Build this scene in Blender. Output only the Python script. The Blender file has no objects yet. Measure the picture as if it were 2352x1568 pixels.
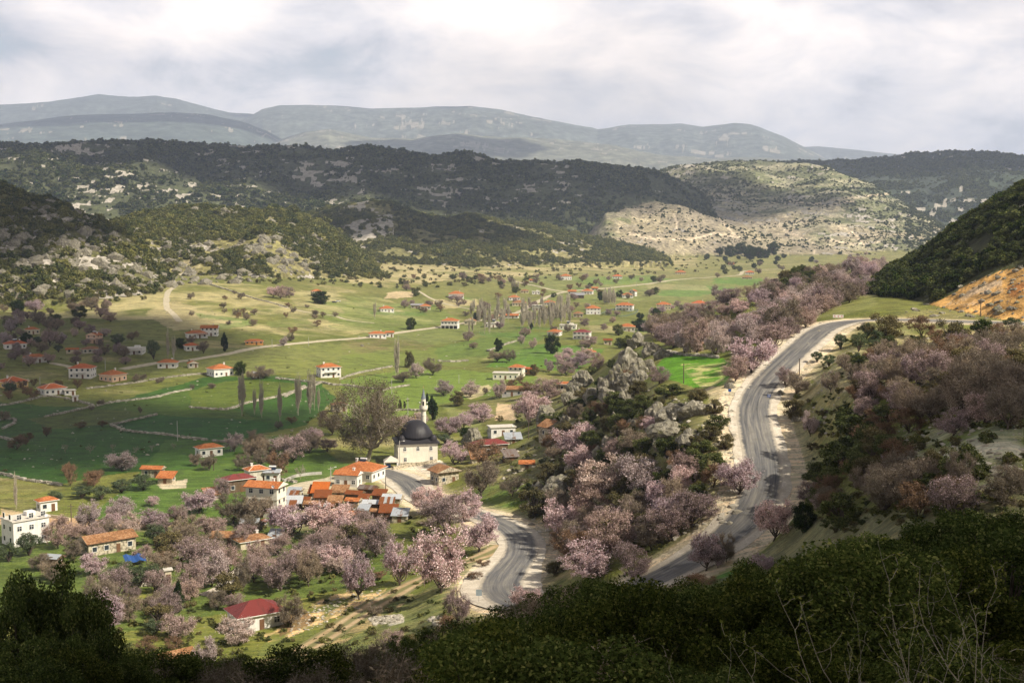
import bpy, math, random
import numpy as np
R = math.radians
D2R = math.pi/180
rng = np.random.default_rng(7)
random.seed(7)
S = bpy.context.scene
C = S.collection
# ------------------------------------------------------------------ camera
CAMZ = 78.0
FPX = 2839.0            # focal length in units of a 2352 px wide picture
PITCH = math.atan(254.0/FPX)
cam_d = bpy.data.cameras.new('camera')
cam = bpy.data.objects.new('camera', cam_d); C.objects.link(cam)
cam_d.sensor_width = 36.0; cam_d.lens = 36.0*FPX/2352.0
cam_d.clip_start = 0.3; cam_d.clip_end = 60000
cam.location = (0, 0, CAMZ); cam.rotation_euler = (math.pi/2-PITCH, 0, 0)
S.camera = cam
S.render.resolution_x, S.render.resolution_y = 1024, 682
# ------------------------------------------------------------------ light
SUN_EL, SUN_AZ = 43.0, 118.0       # azimuth clockwise from +Y: from the right, a little behind the camera
sd = np.array([math.sin(R(SUN_AZ))*math.cos(R(SUN_EL)), math.cos(R(SUN_AZ))*math.cos(R(SUN_EL)), math.sin(R(SUN_EL))])
sun_l = bpy.data.lights.new('sun', 'SUN'); sun_l.energy = 5.0; sun_l.angle = R(0.53); sun_l.color = (1.0, .90, .74)
sun = bpy.data.objects.new('sun', sun_l); C.objects.link(sun)
sun.rotation_euler = (R(90-SUN_EL), 0, R(180-SUN_AZ))
sun.location = (300, -150, 900)
W = bpy.data.worlds.new('World'); S.world = W; W.use_nodes = True
nt = W.node_tree; nt.nodes.clear()
def N(nt, t, **kw):
    n = nt.nodes.new(t)
    for k, v in kw.items():
        if k.startswith('i_'):
            n.inputs[k[2:].replace('_', ' ')].default_value = v
        else: setattr(n, k, v)
    return n
def L(nt, a, b): nt.links.new(a, b)
def mth(nt, op, a, b=None, c=None, clamp=False):
    n = nt.nodes.new('ShaderNodeMath'); n.operation = op; n.use_clamp = clamp
    for i, v in enumerate((a, b, c)):
        if v is None: continue
        if isinstance(v, (int, float)): n.inputs[i].default_value = v
        else: nt.links.new(v, n.inputs[i])
    return n.outputs[0]
def mixc(nt, f, a, b, mode='MIX'):
    n = nt.nodes.new('ShaderNodeMix'); n.data_type = 'RGBA'; n.blend_type = mode; n.clamp_factor = True
    for i, v in ((0, f), (6, a), (7, b)):
        if isinstance(v, (int, float)): n.inputs[i].default_value = v
        elif isinstance(v, tuple): n.inputs[i].default_value = tuple(v[:3])+(1,)
        else: nt.links.new(v, n.inputs[i])
    return n.outputs[2]
def ramp(nt, f, pts):
    n = nt.nodes.new('ShaderNodeValToRGB'); cr = n.color_ramp
    while len(cr.elements) < len(pts): cr.elements.new(.5)
    for e, (p, c) in zip(cr.elements, pts):
        e.position = p; e.color = (c, c, c, 1) if isinstance(c, (int, float)) else tuple(c)+(1,)
    nt.links.new(f, n.inputs[0]); return n.outputs[0]
def noise(nt, vec, scale, detail=4, rough=.55, dist=0):
    n = nt.nodes.new('ShaderNodeTexNoise'); n.inputs['Scale'].default_value = scale
    n.inputs['Detail'].default_value = detail; n.inputs['Roughness'].default_value = rough; n.inputs['Distortion'].default_value = dist
    if vec is not None: nt.links.new(vec, n.inputs['Vector'])
    return n.outputs['Fac']
def mapping(nt, vec, scale=(1, 1, 1), loc=(0, 0, 0)):
    n = nt.nodes.new('ShaderNodeMapping'); n.inputs['Scale'].default_value = scale; n.inputs['Location'].default_value = loc
    nt.links.new(vec, n.inputs['Vector']); return n.outputs[0]
# sky: clear blue of the Sky Texture behind broken cloud (procedural cloud layer on a plane overhead)
sky = N(nt, 'ShaderNodeTexSky', sky_type='NISHITA', sun_disc=False, sun_elevation=R(SUN_EL), sun_rotation=R(SUN_AZ), air_density=1.2, dust_density=2.0)
tc = N(nt, 'ShaderNodeTexCoord')
sep = N(nt, 'ShaderNodeSeparateXYZ'); L(nt, tc.outputs['Generated'], sep.inputs[0])
zz = mth(nt, 'MAXIMUM', sep.outputs[2], 0.0)
inv = mth(nt, 'DIVIDE', 1.0, mth(nt, 'ADD', zz, 0.42))
cv = N(nt, 'ShaderNodeCombineXYZ')
L(nt, mth(nt, 'MULTIPLY', sep.outputs[0], inv), cv.inputs[0]); L(nt, mth(nt, 'MULTIPLY', sep.outputs[1], inv), cv.inputs[1]); L(nt, mth(nt, 'MULTIPLY', inv, 0.35), cv.inputs[2])
n1 = noise(nt, cv.outputs[0], 2.3, 9, .56, .3)
n2 = noise(nt, mapping(nt, cv.outputs[0], (1, 1, 1), (3.1, 1.7, 5)), 5.4, 9, .58, .35)
n3 = noise(nt, mapping(nt, cv.outputs[0], (1, 1, 1), (9.1, 4.7, 2)), 1.2, 4, .5)
cover = ramp(nt, mth(nt, 'ADD', mth(nt, 'MULTIPLY', n1, .6), mth(nt, 'MULTIPLY', n2, .4)), [(.30, .2), (.44, 1)])
# brightness of the cloud: puffy tops, greyer bases, darker with height towards the zenith
lum = mth(nt, 'ADD', mth(nt, 'MULTIPLY', n2, .55), mth(nt, 'MULTIPLY', n1, .45))
lumr = ramp(nt, lum, [(.37, (.50, .52, .59)), (.455, (.78, .78, .82)), (.54, (1.05, 1.0, .975)), (.63, (1.30, 1.20, 1.13))])
up = ramp(nt, zz, [(0.0, 1.0), (.26, .98), (.40, .24), (1.0, .13)])
dark = ramp(nt, n3, [(.38, .80), (.58, 1.06)])
cl = mixc(nt, 1.0, mixc(nt, 1.0, lumr, up, 'MULTIPLY'), dark, 'MULTIPLY')
SKYK = 0.1
clx = mixc(nt, 1.0, cl, (9.3, 8.75, 8.3), 'MULTIPLY')
skyc = mixc(nt, 1.0, sky.outputs[0], (1.0, 1.0, 1.0), 'MULTIPLY')
full = mixc(nt, mth(nt, 'MULTIPLY', cover, .96), skyc, clx)
for n_ in nt.nodes:
    if n_.type == 'MIX': n_.clamp_result = False
bg = N(nt, 'ShaderNodeBackground'); bg.inputs['Strength'].default_value = SKYK
L(nt, full, bg.inputs['Color'])
wo = N(nt, 'ShaderNodeOutputWorld'); L(nt, bg.outputs[0], wo.inputs[0])
S.view_settings.view_transform = 'Standard'; S.view_settings.look = 'None'
S.view_settings.exposure = 0.47; S.view_settings.gamma = 1.0
cy = S.cycles
S.render.engine = 'CYCLES'
cy.max_bounces = 5; cy.diffuse_bounces = 2; cy.glossy_bounces = 1; cy.transmission_bounces = 2; cy.volume_bounces = 2; cy.transparent_max_bounces = 8
cy.use_denoising = True; cy.use_adaptive_sampling = True; cy.adaptive_threshold = 0.02
cy.caustics_reflective = False; cy.caustics_refractive = False

# ------------------------------------------------------------------ projection and noise helpers
cp, sp = math.cos(PITCH), math.sin(PITCH)
def rays(px, py):
    px = np.asarray(px, float); py = np.asarray(py, float)
    a = (px-1176.0)/FPX; b = (784.0-py)/FPX
    return a, cp + b*sp, -sp + b*cp          # world x, y, z components
def at(px, py, z=None, Y=None):
    a, b, c = rays(px, py)
    t = (z-CAMZ)/c if z is not None else Y/b
    return np.array([a*t, b*t, CAMZ+c*t])
def proj(x, y, z):
    dz = z-CAMZ
    f = y*cp - dz*sp; u = dz*cp + y*sp
    f = np.where(f > .01, f, .01)
    return 1176+FPX*x/f, 784-FPX*u/f
def hash2(i, j, seed):
    i = i.astype(np.int64); j = j.astype(np.int64)
    h = (i*374761393 + j*668265263 + seed*1442695041) & 0xffffffff
    h = ((h ^ (h >> 13))*1274126177) & 0xffffffff
    h = h ^ (h >> 16)
    return (h & 0xffffff)/float(0xffffff)
def vnoise(x, y, seed=0):
    i = np.floor(x); j = np.floor(y); fx = x-i; fy = y-j
    fx = fx*fx*(3-2*fx); fy = fy*fy*(3-2*fy)
    a = hash2(i, j, seed); b = hash2(i+1, j, seed); c = hash2(i, j+1, seed); d = hash2(i+1, j+1, seed)
    return (a+(b-a)*fx)*(1-fy)+(c+(d-c)*fx)*fy
def fbm(x, y, oct=4, seed=0, gain=.5, ridge=False):
    x = np.asarray(x, float); y = np.asarray(y, float)
    s = 0; a = 1; t = 0
    for o in range(oct):
        v = vnoise(x*2**o+o*17.3, y*2**o-o*9.1, seed+o)*2-1
        if ridge: v = 1-2*np.abs(v)
        s = s+a*v; t += a; a *= gain
    return s/t
def sstep(a, b, x):
    t = np.clip((x-a)/(b-a), 0, 1); return t*t*(3-2*t)
def inpoly(px, py, poly):
    n = len(poly); ins = np.zeros(px.shape, bool); j = n-1
    for i in range(n):
        xi, yi = poly[i]; xj, yj = poly[j]
        if yi != yj:
            c = ((yi > py) != (yj > py)) & (px < (xj-xi)*(py-yi)/(yj-yi)+xi)
            ins ^= c
        j = i
    return ins

# ------------------------------------------------------------------ terrain
CP = []   # control points: x, Y, z
def cz(px, py, z): p = at(px, py, z=z); CP.append(tuple(p))
def cY(px, Y, z): CP.append(((px-1176)/FPX*Y, Y, z))
for px, sl, far in ((-700, .36, ((150, 18), (200, 4), (260, 0), (400, 0))), (200, .35, ((150, 18), (200, 4), (250, 1))), (700, .34, ((150, 19), (200, 5), (250, 1.5))),
                    (1176, .305, ((150, 27), (190, 15))), (1600, .285, ((140, 33),)), (2050, .252, ()), (2450, .238, ((150, 47.5), (220, 49))), (3000, .20, ((150, 50), (220, 52), (340, 54), (500, 60)))):
    for Y in (4, 8, 14, 24, 45, 75, 110): cY(px, Y, CAMZ-sl*Y-min(4.6, 1.3+.12*Y))
    for Y, z in far: cY(px, Y, z)
ROADP = [(872, 1080, 0), (905, 1090, 0), (938, 1100, .2), (948, 1118, .5), (955, 1136, 1), (990, 1154, 1.6), (1050, 1172, 2.6), (1117, 1186, 3.6), (1170, 1210, 4.7), (1203, 1245, 6), (1190, 1290, 7.2), (1150, 1325, 8.2),
         (1140, 1362, 9), (1180, 1392, 10), (1290, 1405, 12), (1420, 1375, 15), (1520, 1325, 18), (1610, 1278, 21), (1698, 1228, 24.2), (1750, 1160, 27.6), (1757, 1090, 30.8), (1745, 1020, 34), (1725, 950, 37.5), (1733, 910, 39.8), (1770, 862, 43), (1810, 825, 45.6), (1850, 788, 48.2), (1892, 752, 50.6), (1940, 735, 52), (2010, 732, 52.6), (2100, 735, 53), (2200, 738, 53.2), (2300, 741, 53.3), (2420, 746, 53.5), (2600, 752, 54)]
for p in ROADP[::2]: cz(*p)
for p in ((700, 1190, 0), (400, 1180, 0), (100, 1200, 0), (100, 1400, 0), (-300, 1200, 0), (500, 1400, 0), (750, 1350, 1.5), (900, 1420, 5), (850, 1500, 8), (1000, 1300, 4), (1000, 1420, 8),
          (900, 1000, 0), (600, 1000, 0), (200, 1000, 0), (-300, 1000, 1), (1000, 1040, .5), (1080, 1100, 3), (1150, 1150, 5), (1100, 1010, 2), (1160, 960, 4), (1250, 1150, 9), (1230, 1050, 9), (1300, 1020, 14), (1400, 1150, 16),
          (1400, 1050, 20), (1300, 940, 14), (1250, 900, 7), (1450, 1000, 27), (1550, 1150, 23), (1650, 1150, 27.5), (1550, 1050, 30), (1550, 970, 34), (1640, 1000, 35), (1300, 1300, 12), (1400, 1270, 16), (1550, 1230, 22), (1250, 1220, 8.5), (1330, 1200, 12.5),
          (1480, 930, 33), (1600, 900, 38), (1660, 885, 39), (1530, 830, 37), (1600, 815, 38), (1400, 900, 26), (1380, 870, 20), (1350, 890, 16), (1640, 780, 39), (1700, 820, 40.5),
          (1780, 760, 46), (1860, 740, 49.5), (1500, 790, 36), (1480, 770, 32), (1600, 740, 38), (1700, 720, 42), (1800, 700, 47), (1900, 700, 51), (1950, 680, 53),
          (1680, 700, 42), (1760, 680, 45), (1830, 645, 52), (1900, 640, 53), (1980, 620, 57),
          (800, 900, 0), (300, 880, 1), (0, 900, 2), (-300, 900, 3), (1100, 850, 0), (1300, 830, 1.5), (1200, 780, 1), (1400, 760, 3), (900, 780, 3), (600, 800, 7), (300, 800, 9), (0, 800, 10), (-300, 800, 12),
          (600, 740, 13), (350, 740, 15), (100, 740, 14), (700, 690, 18), (500, 690, 21), (300, 690, 22), (100, 700, 17), (-300, 700, 20), (560, 650, 29), (420, 660, 28), (900, 720, 7), (1100, 700, 7), (1300, 700, 6), (1500, 700, 5), (950, 660, 18), (1100, 640, 22), (1300, 635, 20), (1500, 630, 15), (1650, 620, 14)):
    cz(*p)
for p in ((2340, 1060, 50), (2300, 1000, 50.5), (2150, 1000, 46), (2000, 1000, 41), (1880, 1000, 38), (1850, 1100, 35), (1950, 1120, 39), (2100, 1120, 45), (1860, 1200, 32), (1980, 1220, 39), (1900, 900, 44), (2050, 900, 47), (2200, 900, 49.5), (1980, 820, 48.5), (2100, 800, 50), (2250, 800, 51.5), (1700, 1330, 25), (1620, 1340, 22.5), (1800, 1290, 29), (2340, 900, 51.5)):
    cz(*p)
# far / hidden anchors
for x, Y, z in ((350, 700, 40), (420, 900, 16), (300, 950, 8), (600, 1000, 25), (700, 700, 60), (450, 1400, 12), (800, 1600, 20), (0, 1500, 17), (0, 2300, 28), (1000, 2500, 30), (-800, 1500, 28), (-900, 2400, 35), (500, 3000, 34), (1800, 3000, 40), (-1500, 3500, 40), (0, 4500, 45), (2500, 5000, 50), (-3000, 6000, 50), (180, 620, 44), (130, 560, 30), (90, 520, 14), (70, 600, 5), (140, 750, 6), (220, 850, 6), (-600, 900, 13), (-700, 1200, 24)):
    CP.append((x, Y, z))
CP = np.array(CP)
KT, KD = 1.0, .42
def warp(x, Y):
    r = np.hypot(x, Y); return KT*np.arctan2(x, np.maximum(Y, .1)), KD*np.log(np.maximum(r, 2.0))
def tps(r2): return np.where(r2 > 1e-12, .5*r2*np.log(np.maximum(r2, 1e-12)), 0)
ca, cb = warp(CP[:, 0], CP[:, 1]); nC = len(CP)
Kc = tps((ca[:, None]-ca)**2+(cb[:, None]-cb)**2) + np.eye(nC)*2e-5
Pm = np.stack([np.ones(nC), ca, cb], 1)
A_ = np.zeros((nC+3, nC+3)); A_[:nC, :nC] = Kc; A_[:nC, nC:] = Pm; A_[nC:, :nC] = Pm.T
sol = np.linalg.solve(A_, np.concatenate([CP[:, 2], np.zeros(3)]))
def base_h(x, Y):
    sh = x.shape; a, b = warp(x.ravel(), Y.ravel()); out = np.empty(a.shape)
    for i in range(0, len(a), 60000):
        aa = a[i:i+60000, None]; bb = b[i:i+60000, None]
        out[i:i+60000] = tps((aa-ca)**2+(bb-cb)**2) @ sol[:nC] + sol[nC]+sol[nC+1]*a[i:i+60000]+sol[nC+2]*b[i:i+60000]
    return out.reshape(sh)
NC_, TH0, TH1 = 1240, -33*D2R, 33*D2R
ths = np.linspace(TH0, TH1, NC_)
def seg(a, b, s): return np.exp(np.arange(math.log(a), math.log(b), s))
rr = np.concatenate([seg(2.5, 110, .012), seg(110, 750, .0036), seg(750, 1100, .005), seg(1100, 3800, .0042), seg(3800, 22000, .011), [22000.]])
NR_ = len(rr)
TH, RR = np.meshgrid(ths, rr)       # rows = range
X = RR*np.sin(TH); Yg = RR*np.cos(TH)
# coarse evaluation of the smooth base then interpolation
cth = np.linspace(TH0, TH1, 200); crr = np.exp(np.linspace(math.log(2.5), math.log(22000), 420))
cT, cR = np.meshgrid(cth, crr)
cZ = base_h(cR*np.sin(cT), cR*np.cos(cT))
def bil(grid, th, lr, t0, t1, l0, l1):
    nr, nc = grid.shape
    u = np.clip((th-t0)/(t1-t0)*(nc-1), 0, nc-1.001); v = np.clip((lr-l0)/(l1-l0)*(nr-1), 0, nr-1.001)
    i = u.astype(int); j = v.astype(int); fu = u-i; fv = v-j
    return (grid[j, i]*(1-fu)+grid[j, i+1]*fu)*(1-fv)+(grid[j+1, i]*(1-fu)+grid[j+1, i+1]*fu)*fv
Z = bil(cZ, TH, np.log(RR), TH0, TH1, math.log(2.5), math.log(22000))
farw = sstep(2600, 4200, RR)
Z = Z*(1-farw)+38*farw
Z = np.where(RR > 210, np.maximum(Z, .0), Z)
# gentle natural relief
Z += .35*fbm(X/22, Yg/22, 3, 3)*sstep(8, 60, RR)+ .5*fbm(X/90, Yg/90, 2, 5)*sstep(250, 600, RR)
PXc = 1176+FPX*np.tan(TH)
def lay(crest, foot, d_foot, d_crest, d_back, rough=.05, noise_s=300, seed=1, power=.8, zback=20, nx=1.0):
    """one ridge: crest outline (px, py) at range d_crest, foot at d_foot"""
    cx, cyy = zip(*crest)
    py = np.interp(ths_px, cx, cyy)
    dc = np.interp(ths_px, *zip(*d_crest)) if isinstance(d_crest, (list, tuple)) else np.full(NC_, float(d_crest))
    df = np.interp(ths_px, *zip(*d_foot)) if isinstance(d_foot, (list, tuple)) else np.full(NC_, float(d_foot))
    fade = sstep(cx[0]-90, cx[0], ths_px)*(1-sstep(cx[-1], cx[-1]+60, ths_px)) if foot else 1.0
    Yc = dc*np.cos(ths)
    a, b, c = rays(ths_px, py)
    zc = CAMZ+c*Yc/b
    d = RR
    t = (d-df[None])/(dc-df)[None]
    up_ = np.clip(t, 0, 1)
    prof = np.where(t <= 1, (up_**power)*(1-.0*up_), 0)
    # rounded crest
    prof = np.sin(np.clip(up_, 0, 1)*math.pi/2)**power
    tb = np.clip((d-dc[None])/(d_back), 0, 1)
    back = 1-sstep(0, 1, tb)
    prof = np.where(t <= 1, prof, back)
    nz = fbm(X/noise_s*nx, Yg/noise_s, 5, seed, .5, True)
    env = np.sin(np.clip(up_, 0, 1)*math.pi)**.7*(t <= 1)
    h = zback+(zc[None]-zback)*prof
    h = h+(zc[None]-zback)*rough*nz*(env+.04*back*(t > 0))
    h = np.where(t > 1, zc[None]+(-40-zc[None])*sstep(0, 1, tb)+(zc[None]-zback)*rough*nz*.06, h)
    h = np.where((t > 0) & (tb < 1), h, -50)
    if foot: h = h*fade[None]-50*(1-fade[None])
    return h
ths_px = 1176+FPX*np.tan(ths)
RX = (-700, 3100)
layers = {}
layers['A'] = lay([(-700, 340), (-200, 400), (0, 440), (60, 463), (120, 473), (160, 488), (200, 508), (270, 528), (330, 575), (370, 625), (400, 668)], True, 1060, [(-700, 1500), (0, 1480), (270, 1350), (400, 1180)], 260, .18, 150, 11, .75, 14)
layers['B'] = lay([(130, 600), (200, 545), (270, 516), (340, 500), (400, 487), (450, 479), (530, 488), (580, 487), (640, 490), (700, 505), (750, 525), (800, 560), (850, 597), (890, 630)], True, [(130, 1150), (400, 1290), (600, 1270), (890, 1400)], [(130, 1600), (450, 1850), (890, 1650)], 350, .17, 170, 21, .75, 26)
layers['C'] = lay([(560, 545), (650, 515), (760, 488), (850, 471), (900, 476), (960, 492), (1020, 506), (1080, 503), (1180, 522), (1260, 526), (1330, 545), (1400, 556), (1480, 575), (1530, 592)], True, [(560, 1850), (860, 1750), (1100, 1750), (1530, 2100)], [(560, 2300), (1000, 2450), (1530, 2500)], 500, .26, 210, 31, .95, 27)
layers['D'] = lay([(-700, 330), (0, 337), (130, 341), (250, 336), (350, 335), (420, 340), (520, 345), (600, 350), (700, 352), (770, 356), (850, 350), (930, 358), (1000, 368), (1080, 362), (1150, 375), (1230, 374), (1330, 378), (1400, 387), (1500, 402), (1560, 422), (1610, 450), (1650, 495), (1690, 545)], True, [(-700, 2300), (1000, 2500), (1400, 2650), (1700, 2900)], [(-700, 3300), (1000, 3450), (1700, 3300)], 800, .11, 230, 41, .85, 26)
layers['K'] = lay([(1330, 560), (1390, 492), (1440, 474), (1500, 468), (1560, 478), (1640, 500), (1700, 512), (1780, 535), (1850, 552), (1950, 575), (2010, 592)], True, [(1330, 2450), (1700, 2600), (2010, 2700)], [(1330, 2800), (1700, 3150), (2010, 3000)], 400, .2, 150, 51, .85, 30)
layers['E'] = lay([(1440, 420), (1520, 395), (1640, 381), (1730, 384), (1820, 390), (1900, 400), (1980, 430), (2060, 467), (2130, 500), (2190, 532), (2240, 572), (2300, 590)], True, [(1440, 3000), (1900, 2850), (2300, 2900)], [(1440, 4400), (1800, 4600), (2300, 3600)], 900, .17, 330, 61, .9, 35)
layers['F'] = lay([(1700, 396), (1800, 386), (1900, 383), (2000, 375), (2100, 367), (2200, 362), (2280, 367), (2352, 373), (2700, 350), (3100, 340)], True, 3900, [(1700, 5600), (3100, 5200)], 1500, .12, 480, 71, .95, 40)
layers['M1'] = lay([(-700, 300), (0, 292), (120, 281), (230, 272), (400, 265), (480, 270), (560, 286), (620, 308), (670, 337), (720, 350)], True, 9000, 12500, 1800, .05, 1600, 81, .9, 40)
layers['M4'] = lay([(600, 345), (700, 318), (760, 305), (850, 322), (950, 330), (1050, 318), (1160, 325), (1280, 330), (1400, 345), (1500, 362), (1640, 372), (1760, 366), (1900, 385)], True, 8600, 12000, 1800, .08, 1300, 86, .9, 40)
layers['M2'] = lay([(-700, 260), (-200, 262), (0, 250), (60, 247), (130, 241), (180, 234), (240, 227), (310, 231), (370, 229), (420, 238), (480, 254), (530, 266), (590, 273), (620, 290)], True, 12500, 17000, 2000, .05, 2200, 91, .9, 40)
layers['M3'] = lay([(540, 290), (575, 272), (610, 254), (650, 246), (720, 248), (800, 254), (860, 258), (930, 256), (1010, 250), (1080, 247), (1150, 254), (1200, 265), (1280, 283), (1370, 306), (1400, 300), (1440, 292), (1500, 290), (1560, 288), (1610, 296), (1680, 291), (1740, 303), (1800, 322), (1850, 345), (1900, 372), (1960, 395)], True, 11800, 16000, 2000, .07, 1900, 96, .9, 40)
layers['G'] = lay([(1700, 350), (1800, 342), (1870, 340), (1950, 347), (2040, 358), (2120, 364), (2180, 360), (2300, 368), (2700, 370), (3100, 365)], True, 14500, 19500, 2000, .04, 1800, 101, .9, 40)
layers['R'] = lay([(1940, 700), (1990, 668), (2030, 630), (2070, 606), (2110, 588), (2150, 560), (2200, 522), (2260, 482), (2352, 430), (2600, 330), (3100, 250)], True, [(1940, 440), (2000, 418), (2150, 380), (2300, 362), (2600, 350), (3100, 330)], [(1940, 520), (2100, 560), (2352, 540), (3100, 520)], 190, .035, 60, 111, .9, 50)
layers['H'] = lay([(1735, 715), (1770, 672), (1800, 640), (1840, 622), (1890, 632), (1930, 655), (1950, 700)], True, [(1735, 560), (1950, 520)], 640, 90, .08, 50, 121, .8, 44)
order = ['A', 'B', 'C', 'D', 'K', 'E', 'F', 'M1', 'M4', 'M2', 'M3', 'G', 'R', 'H']
LID = np.zeros(Z.shape, np.int8)
for k, nm in enumerate(order):
    h = layers[nm]
    k_ = h > Z
    # soft join at the foot
    Z = np.where(k_, h, Z); LID[k_] = k+1
layers = None
def G2(grid, x, y):
    th = np.arctan2(x, np.maximum(y, .01)); r = np.hypot(x, y)
    u = np.clip((th-TH0)/(TH1-TH0)*(NC_-1), 0, NC_-1.001)
    v = np.clip(np.interp(r, rr, np.arange(NR_)), 0, NR_-1.001)
    i = u.astype(int); j = v.astype(int); fu = u-i; fv = v-j
    return (grid[j, i]*(1-fu)+grid[j, i+1]*fu)*(1-fv)+(grid[j+1, i]*(1-fu)+grid[j+1, i+1]*fu)*fv
def GZ(x, y): return G2(Z, np.asarray(x, float), np.asarray(y, float))
def catmull(P, step):
    P = np.asarray(P, float); out = []
    Q = np.vstack([2*P[0]-P[1], P, 2*P[-1]-P[-2]])
    for i in range(1, len(Q)-2):
        n = max(2, int(np.linalg.norm(Q[i+1]-Q[i])/step))
        t = np.linspace(0, 1, n, endpoint=False)[:, None]
        a, b, c, d = Q[i-1], Q[i], Q[i+1], Q[i+2]
        out.append(.5*((2*b)+(-a+c)*t+(2*a-5*b+4*c-d)*t*t+(-a+3*b-3*c+d)*t**3))
    out.append(P[-1:]); return np.vstack(out)
def march(px, py, ymin=12.0):
    """first ground point seen through each picture point"""
    px = np.atleast_1d(np.asarray(px, float)); py = np.atleast_1d(np.asarray(py, float))
    a, b, c = rays(px, py)
    Ys = np.exp(np.linspace(math.log(ymin), math.log(20000), 1700))
    res = np.full(px.shape, np.nan)
    for i in range(0, len(px), 2000):
        sl = slice(i, i+2000)
        t = Ys[None]/b[sl, None]
        zz_ = CAMZ+c[sl, None]*t
        g = GZ(a[sl, None]*t, np.broadcast_to(Ys[None], t.shape))
        below = zz_ < g
        k = np.argmax(below, 1); ok = below.any(1) & (k > 0)
        lo = Ys[np.maximum(k-1, 0)].copy(); hi = Ys[k].copy()
        for _ in range(14):
            m = .5*(lo+hi); tt = m/b[sl]
            bl = CAMZ+c[sl]*tt < GZ(a[sl]*tt, m)
            hi = np.where(bl, m, hi); lo = np.where(bl, lo, m)
        r_ = np.where(ok, hi, np.nan); res[sl] = r_
    t = res/b
    x = a*t; y = res
    return np.stack([x, y, GZ(np.nan_to_num(x), np.nan_to_num(y, nan=50.))], 1)
# road bed: cut and fill
ROAD = catmull([at(px, py, z=z) for px, py, z in ROADP], 2.0)
for k_ in range(3): ROAD[6:-6, k_] = np.convolve(ROAD[:, k_], np.ones(13)/13, 'valid')
def cut(path, half, soft, hgt=None):
    """level the ground to the path over half its width, blending out over 'soft'"""
    global Z
    mnx, mxx = path[:, 0].min()-half-soft, path[:, 0].max()+half+soft; mny, mxy = path[:, 1].min()-half-soft, path[:, 1].max()+half+soft
    m = (X > mnx) & (X < mxx) & (Yg > mny) & (Yg < mxy)
    idx = np.nonzero(m.ravel())[0]; xs = X.ravel()[idx]; ys = Yg.ravel()[idx]
    best = np.full(len(idx), 1e9); zz_ = np.zeros(len(idx)); P = path
    for q, e in zip(P[:-1], P[1:]):
        v = e-q; l2 = v[0]**2+v[1]**2+1e-9
        t = np.clip(((xs-q[0])*v[0]+(ys-q[1])*v[1])/l2, 0, 1)
        d = (xs-q[0]-t*v[0])**2+(ys-q[1]-t*v[1])**2; k = d < best; best[k] = d[k]; zz_[k] = (q[2]+t*v[2])[k]
    best = np.sqrt(best); w = 1-sstep(half, half+soft, best)
    zr = Z.ravel(); zr[idx] = zr[idx]*(1-w)+(zz_-.12)*w
    Z = zr.reshape(Z.shape)
    return idx, best
ridx, rdist = cut(ROAD, 7.5, 11)
HAZE = 5.6e-5
# ------------------------------------------------------------------ objects: helpers
def tagp(o, label=None, cat=None, group=None, kind=None):
    if label: o['label'] = label
    if cat: o['category'] = cat
    if group: o['group'] = group
    if kind: o['kind'] = kind
    return o
def mesh_from(name, V, F, mats=(), mi=None, smooth=False, uv=None):
    """V (n,3); F list of tuples or an int array (m,k)"""
    me = bpy.data.meshes.new(name)
    V = np.asarray(V, np.float32)
    me.vertices.add(len(V)); me.vertices.foreach_set('co', V.ravel())
    if isinstance(F, np.ndarray):
        m, k = F.shape; lt = np.full(m, k, np.int32); ls = np.arange(0, m*k, k, dtype=np.int32); vi = F.astype(np.int32).ravel()
    else:
        lt = np.array([len(f) for f in F], np.int32); ls = np.concatenate([[0], np.cumsum(lt)[:-1]]).astype(np.int32)
        vi = np.array([i for f in F for i in f], np.int32)
    me.loops.add(len(vi)); me.loops.foreach_set('vertex_index', vi)
    me.polygons.add(len(lt)); me.polygons.foreach_set('loop_start', ls); me.polygons.foreach_set('loop_total', lt)
    for m_ in mats: me.materials.append(m_)
    if mi is not None: me.polygons.foreach_set('material_index', np.asarray(mi, np.int32))
    me.polygons.foreach_set('use_smooth', np.full(len(lt), smooth))
    if uv is not None:
        l = me.uv_layers.new(name='UVMap'); l.data.foreach_set('uv', np.asarray(uv, np.float32).ravel())
    me.update(calc_edges=True)
    return me
def link(name, me, parent=None, loc=None, rz=None):
    o = bpy.data.objects.new(name, me); C.objects.link(o)
    if parent is not None: o.parent = parent
    if loc is not None: o.location = [float(v) for v in loc]
    if rz is not None: o.rotation_euler = (0, 0, rz)
    return o
def newmat(name):
    m = bpy.data.materials.new(name); m.use_nodes = True; nt = m.node_tree; nt.nodes.clear()
    out = nt.nodes.new('ShaderNodeOutputMaterial'); b = nt.nodes.new('ShaderNodeBsdfPrincipled')
    b.inputs['Roughness'].default_value = .85; b.inputs['Specular IOR Level'].default_value = .2
    nt.links.new(b.outputs[0], out.inputs[0]); return m, nt, b
def attr(nt, name, out='Color'):
    a = nt.nodes.new('ShaderNodeAttribute'); a.attribute_name = name; return a.outputs[out]
def gpos(nt): return nt.nodes.new('ShaderNodeNewGeometry').outputs['Position']
def ocoord(nt, which='Object'): return nt.nodes.new('ShaderNodeTexCoord').outputs[which]
def island(nt): return nt.nodes.new('ShaderNodeNewGeometry').outputs['Random Per Island']
def orand(nt): return nt.nodes.new('ShaderNodeObjectInfo').outputs['Random']
def bump(nt, b, h, s=.4, d=.1):
    n = nt.nodes.new('ShaderNodeBump'); n.inputs['Strength'].default_value = s; n.inputs['Distance'].default_value = d
    nt.links.new(h, n.inputs['Height']); nt.links.new(n.outputs[0], b.inputs['Normal'])

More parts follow.
